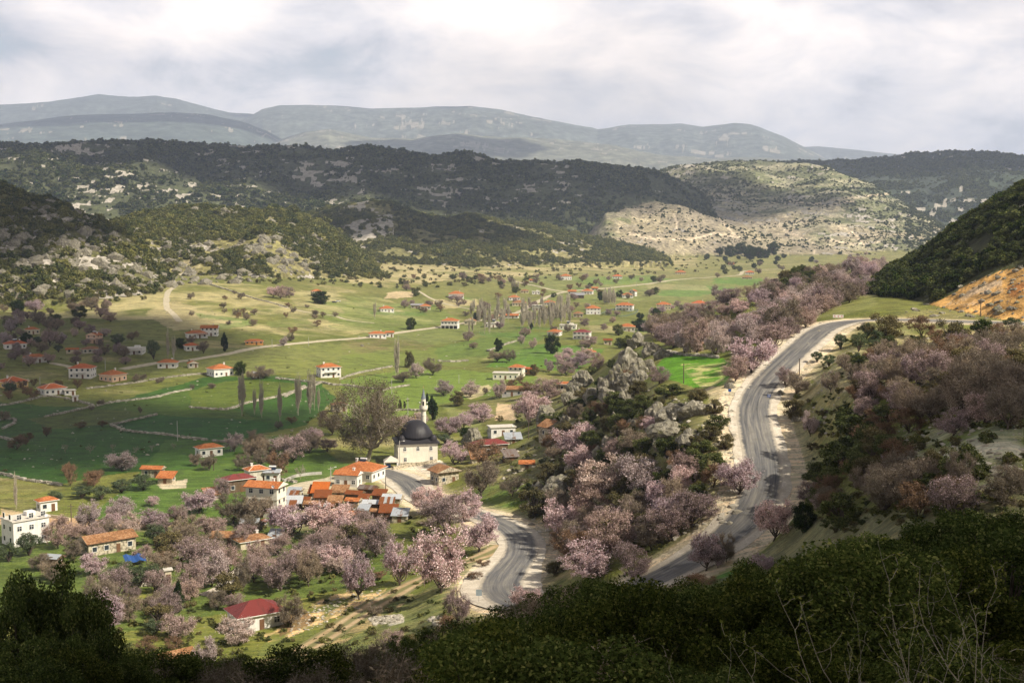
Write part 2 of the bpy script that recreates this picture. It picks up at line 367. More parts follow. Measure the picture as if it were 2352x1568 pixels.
# ------------------------------------------------------------------ ground colours
print('paint'); 
PX, PY = proj(X, Yg, Z)
wx = PX+9*fbm(X/14, Yg/14, 3, 201); wy = PY+5*fbm(X/14+9, Yg/14, 3, 211)
far_ = sstep(500, 1400, RR)
col = np.zeros(Z.shape+(3,), np.float32)
f1 = fbm(X/40, Yg/40, 4, 221)[..., None]; f2 = fbm(X/9, Yg/9, 3, 231)[..., None]
def c3(*c): return np.array(c, np.float32)
grass = c3(.080, .110, .017); grass2 = c3(.165, .165, .042); tan = c3(.34, .29, .15)
col[:] = grass*(.5-.5*f1)+grass2*(.5+.5*f1)
m_ = sstep(.15, .6, fbm(X/60, Yg/30, 4, 241))[..., None]
col = col*(1-.55*m_)+tan*.55*m_
def paint(poly, c, a=1.0, soft=None, noise_=0, seed=300, sc=12.):
    global col
    poly = np.array(poly, float); x0, y0 = poly.min(0)-20; x1, y1 = poly.max(0)+20
    m = (PX > x0) & (PX < x1) & (PY > y0) & (PY < y1) & (LID == 0)
    idx = np.nonzero(m.ravel())[0]
    if not len(idx): return
    qx = wx.ravel()[idx] if soft is None else PX.ravel()[idx]+soft*(wx-PX).ravel()[idx]
    qy = wy.ravel()[idx] if soft is None else PY.ravel()[idx]+soft*(wy-PY).ravel()[idx]
    ins = inpoly(qx, qy, [tuple(p) for p in poly]).astype(float)*a
    if noise_: ins *= np.clip(.5+noise_*fbm(X.ravel()[idx]/sc, Yg.ravel()[idx]/sc, 4, seed), 0, 1)
    cc = col.reshape(-1, 3); cc[idx] = cc[idx]*(1-ins[:, None])+np.asarray(c, np.float32)*ins[:, None]
# general valley: paler and drier towards the back and along the foot of the hills
dry = c3(.29, .26, .13)
w = (sstep(900, 1700, RR)*.35)[..., None]; col = col*(1-w)+dry*w
paint([(300, 640), (620, 655), (900, 690), (1000, 740), (760, 775), (560, 765), (400, 735), (180, 730), (-400, 740), (-400, 690)], (.36, .32, .16), .95, noise_=1.5, seed=301, sc=25)
paint([(400, 690), (560, 745), (400, 760), (330, 720)], (.36, .31, .17), .7)
paint([(850, 600), (1600, 588), (1600, 612), (1350, 625), (1050, 640), (900, 660), (780, 640)], (.40, .34, .19), .8, noise_=1.8, seed=302, sc=30)
paint([(750, 600), (1050, 610), (1050, 640), (800, 650)], (.42, .36, .2), .6, noise_=1.5, seed=303, sc=20)
# the deep green corn fields of the lower left
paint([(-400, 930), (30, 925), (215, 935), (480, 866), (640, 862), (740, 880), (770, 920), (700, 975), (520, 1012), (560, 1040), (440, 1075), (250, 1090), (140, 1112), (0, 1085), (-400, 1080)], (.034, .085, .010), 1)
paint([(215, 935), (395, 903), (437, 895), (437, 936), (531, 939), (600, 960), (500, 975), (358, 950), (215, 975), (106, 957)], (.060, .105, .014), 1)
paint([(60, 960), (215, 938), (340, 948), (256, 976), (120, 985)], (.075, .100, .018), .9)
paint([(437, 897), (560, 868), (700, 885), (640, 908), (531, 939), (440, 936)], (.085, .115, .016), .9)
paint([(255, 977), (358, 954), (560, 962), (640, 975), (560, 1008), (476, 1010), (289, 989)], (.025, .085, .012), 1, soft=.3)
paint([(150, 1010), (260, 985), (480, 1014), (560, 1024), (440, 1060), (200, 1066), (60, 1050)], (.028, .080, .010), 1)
paint([(-200, 1095), (140, 1115), (200, 1150), (60, 1178), (-200, 1170)], (.17, .16, .06), .8, noise_=1.2, sc=10)
paint([(-200, 1060), (60, 1040), (150, 1070), (60, 1100), (-200, 1085)], (.035, .10, .014), .8)
# sunny fields in the middle
paint([(430, 800), (640, 793), (781, 790), (900, 800), (960, 850), (760, 868), (640, 858), (480, 860), (330, 880), (250, 850)], (.15, .17, .045), .85)
paint([(781, 782), (900, 776), (1010, 790), (960, 812), (781, 815)], (.17, .145, .065), .8, noise_=1.5, sc=6)
paint([(781, 815), (1000, 800), (1200, 770), (1230, 790), (1060, 840), (900, 838), (790, 868)], (.13, .165, .035), .9)
paint([(1000, 800), (1200, 752), (1270, 770), (1180, 810), (1010, 828)], (.10, .15, .028), .9)
paint([(1150, 815), (1250, 790), (1390, 800), (1330, 850), (1120, 842)], (.080, .165, .020), .9)
paint([(781, 872), (960, 845), (1200, 858), (1270, 880), (1150, 905), (1000, 930), (880, 968), (790, 960)], (.125, .185, .030), .95)
paint([(800, 770), (1000, 752), (1150, 735), (1200, 752), (1010, 790)], (.14, .17, .05), .7)
paint([(700, 690), (800, 690), (1000, 700), (1060, 735), (900, 765), (760, 740)], (.13, .18, .04), .6)
paint([(890, 670), (960, 668), (950, 682), (880, 684)], (.45, .36, .22), .9)
paint([(990, 690), (1090, 686), (1110, 704), (1010, 708)], (.40, .34, .19), .7)
paint([(1200, 630), (1560, 640), (1700, 650), (1600, 690), (1350, 690), (1200, 670)], (.16, .19, .06), .6)
paint([(1640, 638), (1760, 640), (1740, 655), (1640, 652)], (.09, .18, .03), .8)
paint([(1560, 655), (1700, 660), (1600, 680), (1500, 680)], (.10, .19, .04), .7)
paint([(1300, 640), (1500, 632), (1560, 645), (1360, 656)], (.11, .19, .04), .6)
for k in range(26):
    x0 = 430+rng.random()*1200; y0 = 650+rng.random()*110; w_ = 50+rng.random()*110; h_ = 5+rng.random()*9; s_ = rng.normal()*8
    paint([(x0, y0), (x0+w_, y0-s_), (x0+w_+15, y0+h_-s_), (x0+12, y0+h_)], [(.085, .16, .028), (.30, .27, .14), (.15, .18, .05)][k % 3], .6, soft=.4)
# bright meadow with flattened straw, rim of the road
paint([(1502, 846), (1530, 812), (1660, 822), (1690, 842), (1668, 884), (1600, 892), (1560, 878), (1520, 868)], (.085, .22, .012), 1, soft=.5)
paint([(1560, 836), (1665, 832), (1668, 884), (1610, 890), (1575, 858)], (.48, .42, .20), .7, noise_=2.6, seed=330, sc=3.0)
paint([(1610, 885), (1690, 890), (1700, 930), (1690, 1010), (1640, 960), (1625, 905)], (.52, .43, .28), .8, noise_=1.6, sc=5)
# slope of rocks, scrub and grass between village and road
scr = c3(.13, .125, .055)
paint([(1100, 960), (1300, 900), (1500, 880), (1640, 950), (1690, 1080), (1740, 1180), (1640, 1290), (1200, 1290), (1060, 1160), (1130, 1020)], scr, .8, noise_=1.2, seed=333, sc=9)
paint([(1080, 1100), (1230, 1110), (1280, 1200), (1200, 1190), (1100, 1160)], (.10, .17, .03), .8, noise_=1.5, sc=5)
paint([(1230, 1190), (1330, 1200), (1330, 1330), (1240, 1330), (1250, 1260)], (.44, .35, .19), .8, noise_=1.6, sc=4)
paint([(1650, 1150), (1738, 1080), (1745, 1180), (1640, 1270), (1610, 1250)], (.40, .33, .12), .7, noise_=1.8, sc=4)
paint([(1700, 1330), (1850, 1180), (2000, 1160), (2352, 1130), (2352, 1250), (1900, 1300), (1700, 1400)], (.15, .16, .05), .8, noise_=1.6, sc=5)
paint([(1600, 1330), (1720, 1290), (1740, 1320), (1640, 1375)], (.065, .16, .018), 1)
# right-hand hillside
paint([(1800, 740), (2352, 760), (2352, 900), (2100, 880), (1880, 900), (1760, 1010), (1740, 940)], (.31, .28, .15), .9, noise_=1.3, seed=340, sc=9)
paint([(2080, 770), (2352, 745), (2352, 830), (2200, 840), (2050, 850)], (.38, .30, .17), .8, noise_=1.2, sc=8)
paint([(1850, 820), (2000, 830), (1990, 900), (1880, 900)], (.46, .40, .27), .7, noise_=1.5, sc=5)
paint([(1830, 930), (1990, 940), (2000, 1010), (1850, 1070), (1800, 1000)], (.075, .12, .03), .9, noise_=1.6, sc=8)
paint([(1810, 960), (1850, 1040), (1880, 1120), (1840, 1120), (1800, 1020)], (.05, .12, .015), .8, noise_=2)
paint([(1980, 1010), (2352, 960), (2352, 1120), (2150, 1130), (2000, 1080)], (.43, .41, .32), .85, noise_=1.5, seed=344, sc=7)
paint([(1960, 990), (2352, 950), (2352, 1010), (2050, 1035)], (.10, .14, .04), .6, noise_=2, sc=8)
paint([(1830, 1200), (2352, 1120), (2352, 1568), (1700, 1568), (1700, 1330)], (.14, .14, .07), .9)
# foreground slope and orchard ground
paint([(800, 1568), (1000, 1400), (1150, 1420), (1400, 1400), (1760, 1300), (2352, 1180), (2600, 1800), (600, 1800)], (.11, .12, .05), .9)
paint([(700, 1560), (830, 1410), (960, 1370), (1090, 1280), (1150, 1300), (1080, 1400), (1000, 1460), (900, 1568)], (.145, .17, .055), .9, noise_=1.7, sc=7)
paint([(760, 1400), (900, 1350), (960, 1365), (880, 1420), (760, 1490), (700, 1568), (640, 1568), (700, 1480)], (.42, .31, .17), .7, noise_=2.6, sc=3)
paint([(550, 1568), (600, 1480), (760, 1390), (860, 1370), (960, 1340), (960, 1350), (880, 1420), (700, 1568)], (.12, .15, .05), .8, noise_=2)
paint([(740, 1375), (820, 1345), (890, 1350), (870, 1385), (760, 1420), (620, 1480), (600, 1450), (690, 1400)], (.60, .42, .22), 1.0, noise_=2.6, seed=350, sc=4)
paint([(640, 1420), (700, 1400), (720, 1430), (640, 1460)], (.16, .10, .05), .8)
paint([(840, 1415), (925, 1408), (930, 1428), (860, 1440)], (.62, .56, .48), .9, noise_=2, sc=2)
paint([(280, 1355), (372, 1350), (372, 1375), (290, 1372)], (.45, .33, .06), .7, noise_=2, sc=3)
paint([(1080, 1300), (1118, 1270), (1150, 1262), (1100, 1330), (1085, 1370), (1060, 1390)], (.17, .13, .09), .7, noise_=2, sc=4)
paint([(380, 1010), (700, 1000), (780, 1060), (880, 1080), (640, 1190), (350, 1200), (180, 1200), (300, 1110)], (.055, .115, .018), .8)
paint([(0, 1170), (180, 1200), (300, 1196), (420, 1204), (300, 1225), (0, 1205)], (.42, .32, .20), .8)
paint([(130, 1200), (230, 1200), (260, 1230), (150, 1230)], (.48, .28, .13), .8)
paint([(0, 1210), (420, 1210), (700, 1180), (900, 1200), (900, 1330), (560, 1400), (200, 1470), (-100, 1400)], (.07, .115, .025), .7)
paint([(650, 1130), (760, 1090), (850, 1095), (800, 1140), (700, 1175)], (.42, .37, .26), .85)
paint([(878, 1088), (930, 1068), (1010, 1056), (1040, 1075), (985, 1095), (960, 1110), (930, 1083), (890, 1092)], (.62, .56, .47), 1, soft=.35)
paint([(640, 1180), (780, 1150), (900, 1130), (980, 1160), (980, 1200), (840, 1200), (700, 1230)], (.22, .19, .11), .8, noise_=1.5, sc=4)
paint([(360, 1112), (430, 1100), (430, 1122), (370, 1126)], (.55, .47, .36), .8)
paint([(1020, 930), (1110, 960), (1105, 985), (1060, 1000), (1030, 960)], (.20, .22, .08), .6)
paint([(1140, 925), (1180, 930), (1185, 965), (1140, 965)], (.55, .42, .27), .8)
paint([(1060, 900), (1120, 885), (1128, 895), (1080, 920)], (.50, .42, .26), .7)
paint([(1730, 700), (1990, 650), (2020, 700), (1880, 735), (1780, 770), (1650, 760)], (.20, .21, .07), .6)
# the hill layers
hillc = np.array([(0, 0, 0), (.13, .13, .05), (.24, .22, .09), (.19, .18, .075), (.075, .085, .040), (.29, .25, .16), (.15, .16, .08), (.055, .07, .05), (.07, .09, .075), (.15, .155, .11), (.085, .10, .085), (.10, .115, .095), (.11, .12, .11), (.075, .080, .030), (.16, .17, .06)], np.float32)
m = LID > 0; col[m] = hillc[LID[m]]
col[m] *= (1+.30*fbm(X[m]/70, Yg[m]/70, 4, 400))[:, None]
def hpaint(lids, poly, c, a, thr=0., gain=3., sc=60., seed=410, stretch=1.):
    m = np.isin(LID, lids) & inpoly(PX, PY, poly)
    v = fbm(X[m]/sc, Yg[m]/sc*stretch, 5, seed); k = np.clip(.5+gain*(v-thr), 0, 1)*a
    col[m] = col[m]*(1-k[:, None])+np.asarray(c, np.float32)*k[:, None]
pale = (.50, .43, .29)
hpaint([5, 6], [(1330, 480), (1500, 455), (1700, 500), (1950, 560), (2050, 575), (2050, 610), (1380, 610)], pale, .45, -.1, 3, 45, 411)
hpaint([5], [(1330, 480), (1450, 460), (1450, 610), (1330, 610)], (.13, .15, .06), .8, 0, 3, 60, 413)
hpaint([6], [(1620, 440), (1900, 450), (1960, 500), (1700, 500)], (.56, .49, .34), .85, .0, 5, 70, 412, 2)
hpaint([6], [(1440, 380), (2300, 380), (2300, 600), (1440, 600)], (.50, .46, .34), .55, .22, 6, 130, 414, 3)
hpaint([6], [(1600, 480), (2200, 520), (2150, 590), (1700, 590)], (.44, .36, .26), .6, .0, 3, 90, 415)
hpaint([6, 7], [(1950, 430), (2352, 400), (2352, 600), (2150, 590), (2200, 530), (2080, 470)], (.05, .07, .035), .8, -.2, 3, 200, 416)
hpaint([3], [(1000, 540), (1530, 540), (1530, 600), (900, 640)], (.36, .31, .17), .6, .1, 4, 60, 417)
hpaint([2], [(380, 600), (460, 590), (470, 650), (370, 660)], (.50, .42, .26), .8, .0, 4, 20, 418)
hpaint([2, 3], [(560, 600), (900, 590), (1000, 620), (700, 660), (540, 650)], (.33, .29, .15), .5, .1, 4, 40, 419)
hpaint([13], [(2040, 735), (2080, 712), (2160, 690), (2230, 650), (2300, 622), (2700, 560), (2900, 800), (2040, 745)], (.62, .36, .12), 1.0, -.6, 3, 9, 420)
hpaint([13], [(2170, 700), (2240, 660), (2300, 640), (2310, 690), (2250, 700)], (.75, .56, .36), .9, 0, 4, 7, 421)
hpaint([13], [(2310, 640), (2420, 600), (2420, 690), (2320, 690)], (.35, .13, .04), .8, 0, 4, 7, 422)
# contour terraces and tracks of the far slopes
m = LID == 6; v = fbm(X[m]/240, Z[m]/6.5, 4, 430); k = np.clip(.3+4.5*(v-.16), 0, 1)*.5*(PX[m] < 2150); col[m] = col[m]*(1-k[:, None])+np.array([.50, .45, .31], np.float32)*k[:, None]
m = LID == 5; v = fbm(X[m]/60, Z[m]/14, 4, 431); k = np.clip(.5+4*v, 0, 1)*.6; col[m] = col[m]*(1-k[:, None])+np.array([.25, .215, .16], np.float32)*k[:, None]
for ln in ([(1546, 492), (1556, 512), (1553, 530)], [(1651, 500), (1664, 516), (1686, 538)], [(1776, 508), (1800, 528), (1840, 545), (1871, 560)], [(1925, 520), (1956, 533), (1986, 563)], [(1446, 536), (1486, 548), (1540, 550), (1596, 548), (1600, 540)], [(1596, 548), (1640, 536), (1700, 545)], [(1871, 575), (1868, 590), (1880, 600)], [(1900, 552), (1960, 560), (2020, 556)], [(1870, 470), (1950, 455), (2040, 445)], [(1800, 462), (1900, 470), (1960, 462)]):
    for (x0, y0), (x1, y1) in zip(ln[:-1], ln[1:]):
        m = np.isin(LID, [5, 6]) & (PX > min(x0, x1)-8) & (PX < max(x0, x1)+8) & (PY > min(y0, y1)-8) & (PY < max(y0, y1)+8)
        t = np.clip(((PX[m]-x0)*(x1-x0)+(PY[m]-y0)*(y1-y0))/((x1-x0)**2+(y1-y0)**2), 0, 1); dd = np.hypot(PX[m]-x0-t*(x1-x0), (PY[m]-y0-t*(y1-y0))*1.2)
        k = np.clip(1.6-dd/2.2, 0, 1)*.9; col[m] = col[m]*(1-k[:, None])+np.array([.66, .55, .40], np.float32)*k[:, None]
rock = np.zeros(Z.shape, np.float32)
rk = {1: .48, 2: .38, 3: .36, 4: .47, 5: .15, 6: .40, 7: .25, 8: .35, 9: .50, 10: .18, 11: .50, 12: .3, 13: .22, 14: .5}
for k, v in rk.items(): rock[LID == k] = v
def rockp(lids, poly, add):
    m = np.isin(LID, lids) & inpoly(PX, PY, poly); rock[m] += add
rockp([4], [(150, 360), (320, 370), (330, 440), (180, 450)], .35); rockp([4], [(650, 370), (800, 380), (800, 420), (660, 420)], .2)
rockp([4], [(1030, 360), (1100, 362), (1120, 385), (1020, 390)], .3); rockp([4], [(850, 440), (1400, 440), (1400, 560), (850, 520)], -.25)
rockp([3], [(800, 510), (900, 490), (910, 560), (820, 560)], .7); rockp([1], [(30, 470), (150, 470), (180, 510), (40, 520)], .35)
rockp([11], [(900, 270), (1080, 280), (1070, 320), (920, 310)], .3); rockp([11], [(1650, 300), (1880, 330), (1880, 390), (1650, 390)], .2)
rockp([4], [(1350, 380), (1700, 400), (1700, 520), (1350, 540)], -.35)
# outcrops: patches of white limestone, kept as a mask for the scrub too
pk = .85*fbm(X/24, Z/6+Yg/200, 5, 450, .66)+.26*fbm(X/120, Yg/120, 3, 451); pk2 = np.where(RR < 7000, .85*fbm(X/40, Z/8+Yg/400, 5, 455, .68)+.30*fbm(X/260, Yg/260, 3, 456), fbm(X/240, Yg/160, 6, 457, .8)-.06)
rm_ = np.where(RR < 2700, pk, pk2)
rock = (sstep(.17, .25, rm_+(rock-.5)*.42)*(LID > 0)).astype(np.float32)
rock[(LID == 13) & inpoly(PX, PY, [(2030, 745), (2060, 712), (2160, 685), (2230, 640), (2300, 612), (2700, 550), (2900, 800)])] = 0
# bare ground: compact soil on the road bed
cc = col.reshape(-1, 3); k_ = rdist < 8.2; cc[ridx[k_]] = (.50, .43, .31)
k_ = (rdist >= 8.2) & (rdist < 11.5); w_ = (.6*(1-(rdist[k_]-8.2)/3.3))[:, None]; cc[ridx[k_]] = cc[ridx[k_]]*(1-w_)+np.array([.46, .39, .26])*w_
col = cc.reshape(Z.shape+(3,))
# ground material
def ground_mat():
    m, nt, b = newmat('ground_surface')
    P = gpos(nt); base = attr(nt, 'Col')
    fine = noise(nt, P, 1.6, 4, .65); row = noise(nt, mapping(nt, P, (.12, 1.6, .5)), .55, 4, .6); c0_ = base; base = mixc(nt, .75, c0_, mixc(nt, 1.0, c0_, ramp(nt, row, [(.36, (.62, .68, .6)), (.5, (1, 1, 1)), (.64, (1.45, 1.3, 1.2))]), 'MULTIPLY')); mid = noise(nt, P, .16, 5, .6); big = noise(nt, mapping(nt, P, (1, .5, 1)), .03, 3, .5)
    v = mth(nt, 'ADD', mth(nt, 'MULTIPLY', fine, .9), mth(nt, 'ADD', mth(nt, 'MULTIPLY', mid, .8), mth(nt, 'MULTIPLY', big, .3)))
    c = mixc(nt, 1.0, base, ramp(nt, v, [(.62, .62), (1.0, 1.0), (1.35, 1.4)]), 'MULTIPLY')
    # scattered pale stones and straw
    st = ramp(nt, noise(nt, P, .9, 3, .7), [(.66, 0), (.72, .55)])
    c = mixc(nt, st, c, (.44, .40, .29))
    c = mixc(nt, mth(nt, 'MULTIPLY', ramp(nt, noise(nt, mapping(nt, P, (1, 1, 1), (7, 3, 1)), .35, 5, .7), [(.55, 0), (.7, .5)]), 1.0), c, mixc(nt, 1.0, c, (1.5, 1.25, 1.0), 'MULTIPLY'))
    L(nt, c, b.inputs['Base Color']); bump(nt, b, fine, .5, .25); return m
def hill_mat(name, sx, rs, vs):
    m, nt, b = newmat(name); P = gpos(nt); base = attr(nt, 'Col'); rk_ = attr(nt, 'rock', 'Fac')
    veg = noise(nt, P, vs, 6, .7); c = mixc(nt, 1.0, base, ramp(nt, veg, [(.36, .50), (.5, .95), (.66, 1.75)]), 'MULTIPLY')
    q = noise(nt, mapping(nt, P, (sx, sx, sx*2.2)), rs, 6, .62, .3); q2 = noise(nt, P, rs*.22, 3, .5)
    s = mth(nt, 'ADD', mth(nt, 'MULTIPLY', q, .62), mth(nt, 'MULTIPLY', rk_, .36))
    rm = ramp(nt, s, [(.50, 0), (.56, 1)])
    rc = ramp(nt, noise(nt, P, rs*4, 4, .6), [(.3, (.22, .20, .17)), (.6, (.52, .48, .41))]) if vs > .05 else ramp(nt, noise(nt, P, rs*3, 4, .6), [(.3, (.14, .14, .11)), (.6, (.34, .31, .25))])
    c = mixc(nt, rm, c, rc)
    L(nt, c, b.inputs['Base Color']); bump(nt, b, mth(nt, 'ADD', veg, rm), .8, 3.0); return m
MG = ground_mat(); MH = hill_mat('hill_scrub', 1, .045, .11); MM = hill_mat('mountain_scrub', 1, .006, .010)
vi = np.arange(NR_*NC_).reshape(NR_, NC_)
Fq = np.stack([vi[:-1, :-1], vi[:-1, 1:], vi[1:, 1:], vi[1:, :-1]], -1).reshape(-1, 4)
lf = LID[1:, 1:].ravel()
VV = np.stack([X, Yg, Z], -1).reshape(-1, 3).astype(np.float32); CC = col.reshape(-1, 3); RK = rock.ravel()
def part_sheet(name, mask, mat, label=None):
    F = Fq[mask]; used, invx = np.unique(F.ravel(), return_inverse=True)
    me = mesh_from(name, VV[used], invx.reshape(-1, 4), [mat], smooth=True)
    a = me.attributes.new('Col', 'FLOAT_COLOR', 'POINT'); a.data.foreach_set('color', np.concatenate([CC[used], np.ones((len(used), 1), np.float32)], 1).ravel().astype(np.float32))
    a = me.attributes.new('rock', 'FLOAT', 'POINT'); a.data.foreach_set('value', RK[used].astype(np.float32))
    o = link(name, me); tagp(o, kind='structure', label=label); return o
print('sheets')
near_l = np.isin(lf, [0, 13, 14]); mid_l = np.isin(lf, [1, 2, 3, 4, 5, 6, 7])
part_sheet('ground', np.isin(lf, [0]), MG, 'grassy valley floor and near slopes')
part_sheet('hillside', np.isin(lf, [13, 14]), MH, 'shrubby slope on the right with an orange cut bank above the road')
part_sheet('hills', mid_l, MH, 'rocky scrub covered hills across the valley')
part_sheet('mountains', lf >= 8, MM, 'blue hazy mountain range on the horizon') if False else part_sheet('mountains', np.isin(lf, [8, 9, 10, 11, 12]), MM, 'blue hazy mountain range on the horizon')

# ------------------------------------------------------------------ roads and tracks (ribbons draped on the ground)
def ribbon(name, path, half, mat, lift, wob=0., seed=1, zs=None, across=7, label=None, crown=0.):
    P = np.asarray(path, float); T = np.gradient(P[:, :2], axis=0); T /= np.linalg.norm(T, axis=1)[:, None]+1e-9
    Nn = np.stack([T[:, 1], -T[:, 0]], 1); n = len(P); s = np.concatenate([[0], np.cumsum(np.linalg.norm(np.diff(P[:, :2], axis=0), axis=1))])
    V = []; UV = []
    hw = half if np.ndim(half) else np.full(n, float(half))
    eL = 1+wob*fbm(s/5, s*0+seed, 4, seed); eR = 1+wob*fbm(s/5, s*0+seed+9, 4, seed+3)
    for k in range(across):
        t = -1+2*k/(across-1); e = np.where(t < 0, eL, eR); xy = P[:, :2]+Nn*(t*hw*e)[:, None]
        z = (P[:, 2] if zs is None else GZ(xy[:, 0], xy[:, 1]))+lift+crown*(1-t*t)
        V.append(np.stack([xy[:, 0], xy[:, 1], z], 1)); UV.append(np.stack([np.full(n, .5+.5*t), s], 1))
    V = np.stack(V, 1).reshape(-1, 3); UV = np.stack(UV, 1).reshape(-1, 2)
    g = np.arange(n*across).reshape(n, across)
    F = np.stack([g[:-1, :-1], g[:-1, 1:], g[1:, 1:], g[1:, :-1]], -1).reshape(-1, 4)
    me = mesh_from(name, V, F, [mat], smooth=True, uv=UV[F.ravel()])
    if me.polygons[0].normal.z < 0: me.flip_normals()
    return tagp(link(name, me), kind='structure', label=label)
def uvn(nt): return nt.nodes.new('ShaderNodeUVMap').outputs[0]
def asphalt():
    m, nt, b = newmat('worn_asphalt'); P = gpos(nt); uv = uvn(nt); se = N(nt, 'ShaderNodeSeparateXYZ'); L(nt, uv, se.inputs[0])
    st = N(nt, 'ShaderNodeCombineXYZ'); L(nt, mth(nt, 'MULTIPLY', se.outputs[0], 9), st.inputs[0]); L(nt, mth(nt, 'MULTIPLY', se.outputs[1], .045), st.inputs[1])
    streak = noise(nt, st.outputs[0], 1.0, 6, .7, .3)
    u = mth(nt, 'ABSOLUTE', mth(nt, 'SUBTRACT', se.outputs[0], .5))     # 0 centre .. .5 edge
    c = ramp(nt, streak, [(.36, (.080, .081, .086)), (.48, (.150, .149, .150)), (.64, (.27, .255, .225))])
    pn = noise(nt, P, .35, 5, .7); c = mixc(nt, ramp(nt, pn, [(.5, 0), (.66, .6)]), c, (.15, .145, .13))
    edge = ramp(nt, mth(nt, 'ADD', u, mth(nt, 'MULTIPLY', mth(nt, 'SUBTRACT', noise(nt, P, .5, 5, .7), .5), .22)), [(.40, 0), (.475, 1)])
    c = mixc(nt, edge, c, (.47, .42, .34))
    grain = noise(nt, P, 8, 2, .6); c = mixc(nt, 1.0, c, ramp(nt, grain, [(.3, .82), (.7, 1.15)]), 'MULTIPLY')
    L(nt, c, b.inputs['Base Color']); b.inputs['Roughness'].default_value = .8; bump(nt, b, grain, .2, .02); return m
def gravel(name, c0, c1, dark=.0):
    m, nt, b = newmat(name); P = gpos(nt); n_ = noise(nt, P, .45, 6, .65); g = noise(nt, P, 3.5, 4, .7)
    c = ramp(nt, n_, [(.34, c0), (.62, c1)]); c = mixc(nt, 1.0, c, ramp(nt, g, [(.3, .74), (.7, 1.16)]), 'MULTIPLY')
    uv = uvn(nt); se = N(nt, 'ShaderNodeSeparateXYZ'); L(nt, uv, se.inputs[0])
    if dark:
        u = mth(nt, 'ABSOLUTE', mth(nt, 'SUBTRACT', mth(nt, 'ABSOLUTE', mth(nt, 'SUBTRACT', se.outputs[0], .5)), .24))
        r_ = ramp(nt, mth(nt, 'ADD', u, mth(nt, 'MULTIPLY', g, .12)), [(.12, 0), (.22, dark)])
        c = mixc(nt, r_, c, (.17, .18, .07))
    L(nt, c, b.inputs['Base Color']); b.inputs['Roughness'].default_value = .95; bump(nt, b, g, .5, .05); return m
MA = asphalt(); MGR = gravel('white_gravel', (.50, .44, .35), (.68, .62, .52)); MDT = gravel('dirt_track', (.42, .30, .16), (.58, .44, .27), .85)
MPD = gravel('pale_dirt', (.42, .37, .25), (.62, .55, .41)); MOD = gravel('orange_dirt', (.45, .27, .13), (.60, .43, .27))
rd = ROAD.copy()
n = len(rd); kern = np.ones(9)/9
for k in range(3): rd[4:-4, k] = np.convolve(rd[:, k], kern, 'valid')
_, ppy = proj(rd[:, 0], rd[:, 1], rd[:, 2]); ppx, _ = proj(rd[:, 0], rd[:, 1], rd[:, 2])
hair = np.exp(-((ppx-1150)/60)**2-((ppy-1350)/60)**2)+.7*np.exp(-((ppx-940)/40)**2-((ppy-1100)/30)**2)
ribbon('gravel_shoulder', rd, 5.4+2.6*hair, MGR, .02, .10, 5, label='white gravel verge on both sides of the winding road')
ribbon('road', rd, 3.75+.6*hair, MA, .06, .04, 9, label='winding grey asphalt road climbing to the right', crown=.05)
def draped(pts, step=3.0):
    P = march([p[0] for p in pts], [p[1] for p in pts]); return catmull(P, step)
tracks = [
 ('dirt_road', [(279, 848), (330, 839), (370, 833), (420, 829), (504, 816), (571, 802), (638, 793), (700, 787), (781, 780), (838, 776), (915, 764), (1016, 750), (1060, 743), (1117, 733), (1184, 719), (1228, 697), (1265, 679), (1300, 670), (1352, 665), (1419, 659), (1486, 652), (1571, 641), (1629, 637), (1696, 632), (1713, 622), (1790, 618)], 3.0, MPD, 'pale dirt road crossing the whole valley'),
 ('dirt_path', [(114, 833), (150, 840), (185, 849)], 2.0, MPD, 'short dirt lane between the left houses'),
 ('dirt_path', [(1177, 645), (1218, 654), (1265, 665), (1300, 670)], 2.5, MPD, 'dirt lane joining the valley road from the hills'),
 ('dirt_path', [(435, 614), (428, 625), (395, 636), (402, 655), (385, 672), (383, 706), (396, 719), (413, 739)], 2.3, MPD, 'pale path climbing to the hill'),
 ('village_road', [(-60, 1186), (0, 1190), (64, 1190), (170, 1199), (250, 1203), (335, 1206)], 3.4, MOD, 'orange dirt road behind the white flat house'),
 ('village_road', [(655, 1145), (664, 1131), (685, 1120), (715, 1110), (750, 1104), (800, 1098), (850, 1094), (882, 1090)], 3.6, MPD, 'pale village road to the mosque'),
 ('dirt_track', [(520, 1640), (600, 1556), (660, 1516), (781, 1441), (865, 1388), (932, 1350), (990, 1324), (1070, 1290), (1120, 1272), (1160, 1253)], 3.4, MDT, 'orange dirt track running down beside the big pink almond tree'),
 ('gravel_path', [(470, 1368), (507, 1350), (540, 1318), (590, 1285), (622, 1262), (640, 1240)], 1.7, MGR, 'narrow pale gravel path past the low orange roofed house'),
 ('dirt_path', [(640, 703), (700, 716), (760, 724), (800, 735), (860, 742)], 1.6, MPD, 'thin path across the meadow left of the round evergreen'),
 ('dirt_path', [(960, 668), (1000, 690), (1060, 706), (1120, 716), (1180, 722)], 1.6, MPD, 'thin path crossing the green fields in mid valley'),
 ('dirt_path', [(1950, 735), (2060, 738), (2160, 744), (2280, 748)], .9, MGR, 'white line of gravel at the foot of the orange bank')]
for nm, pts, hw, mt, lb in tracks[:-1]:
    P = draped(pts, 4.0); ribbon(nm, P, hw, mt, .10, .22, len(pts)+3, zs=True, label=lb)
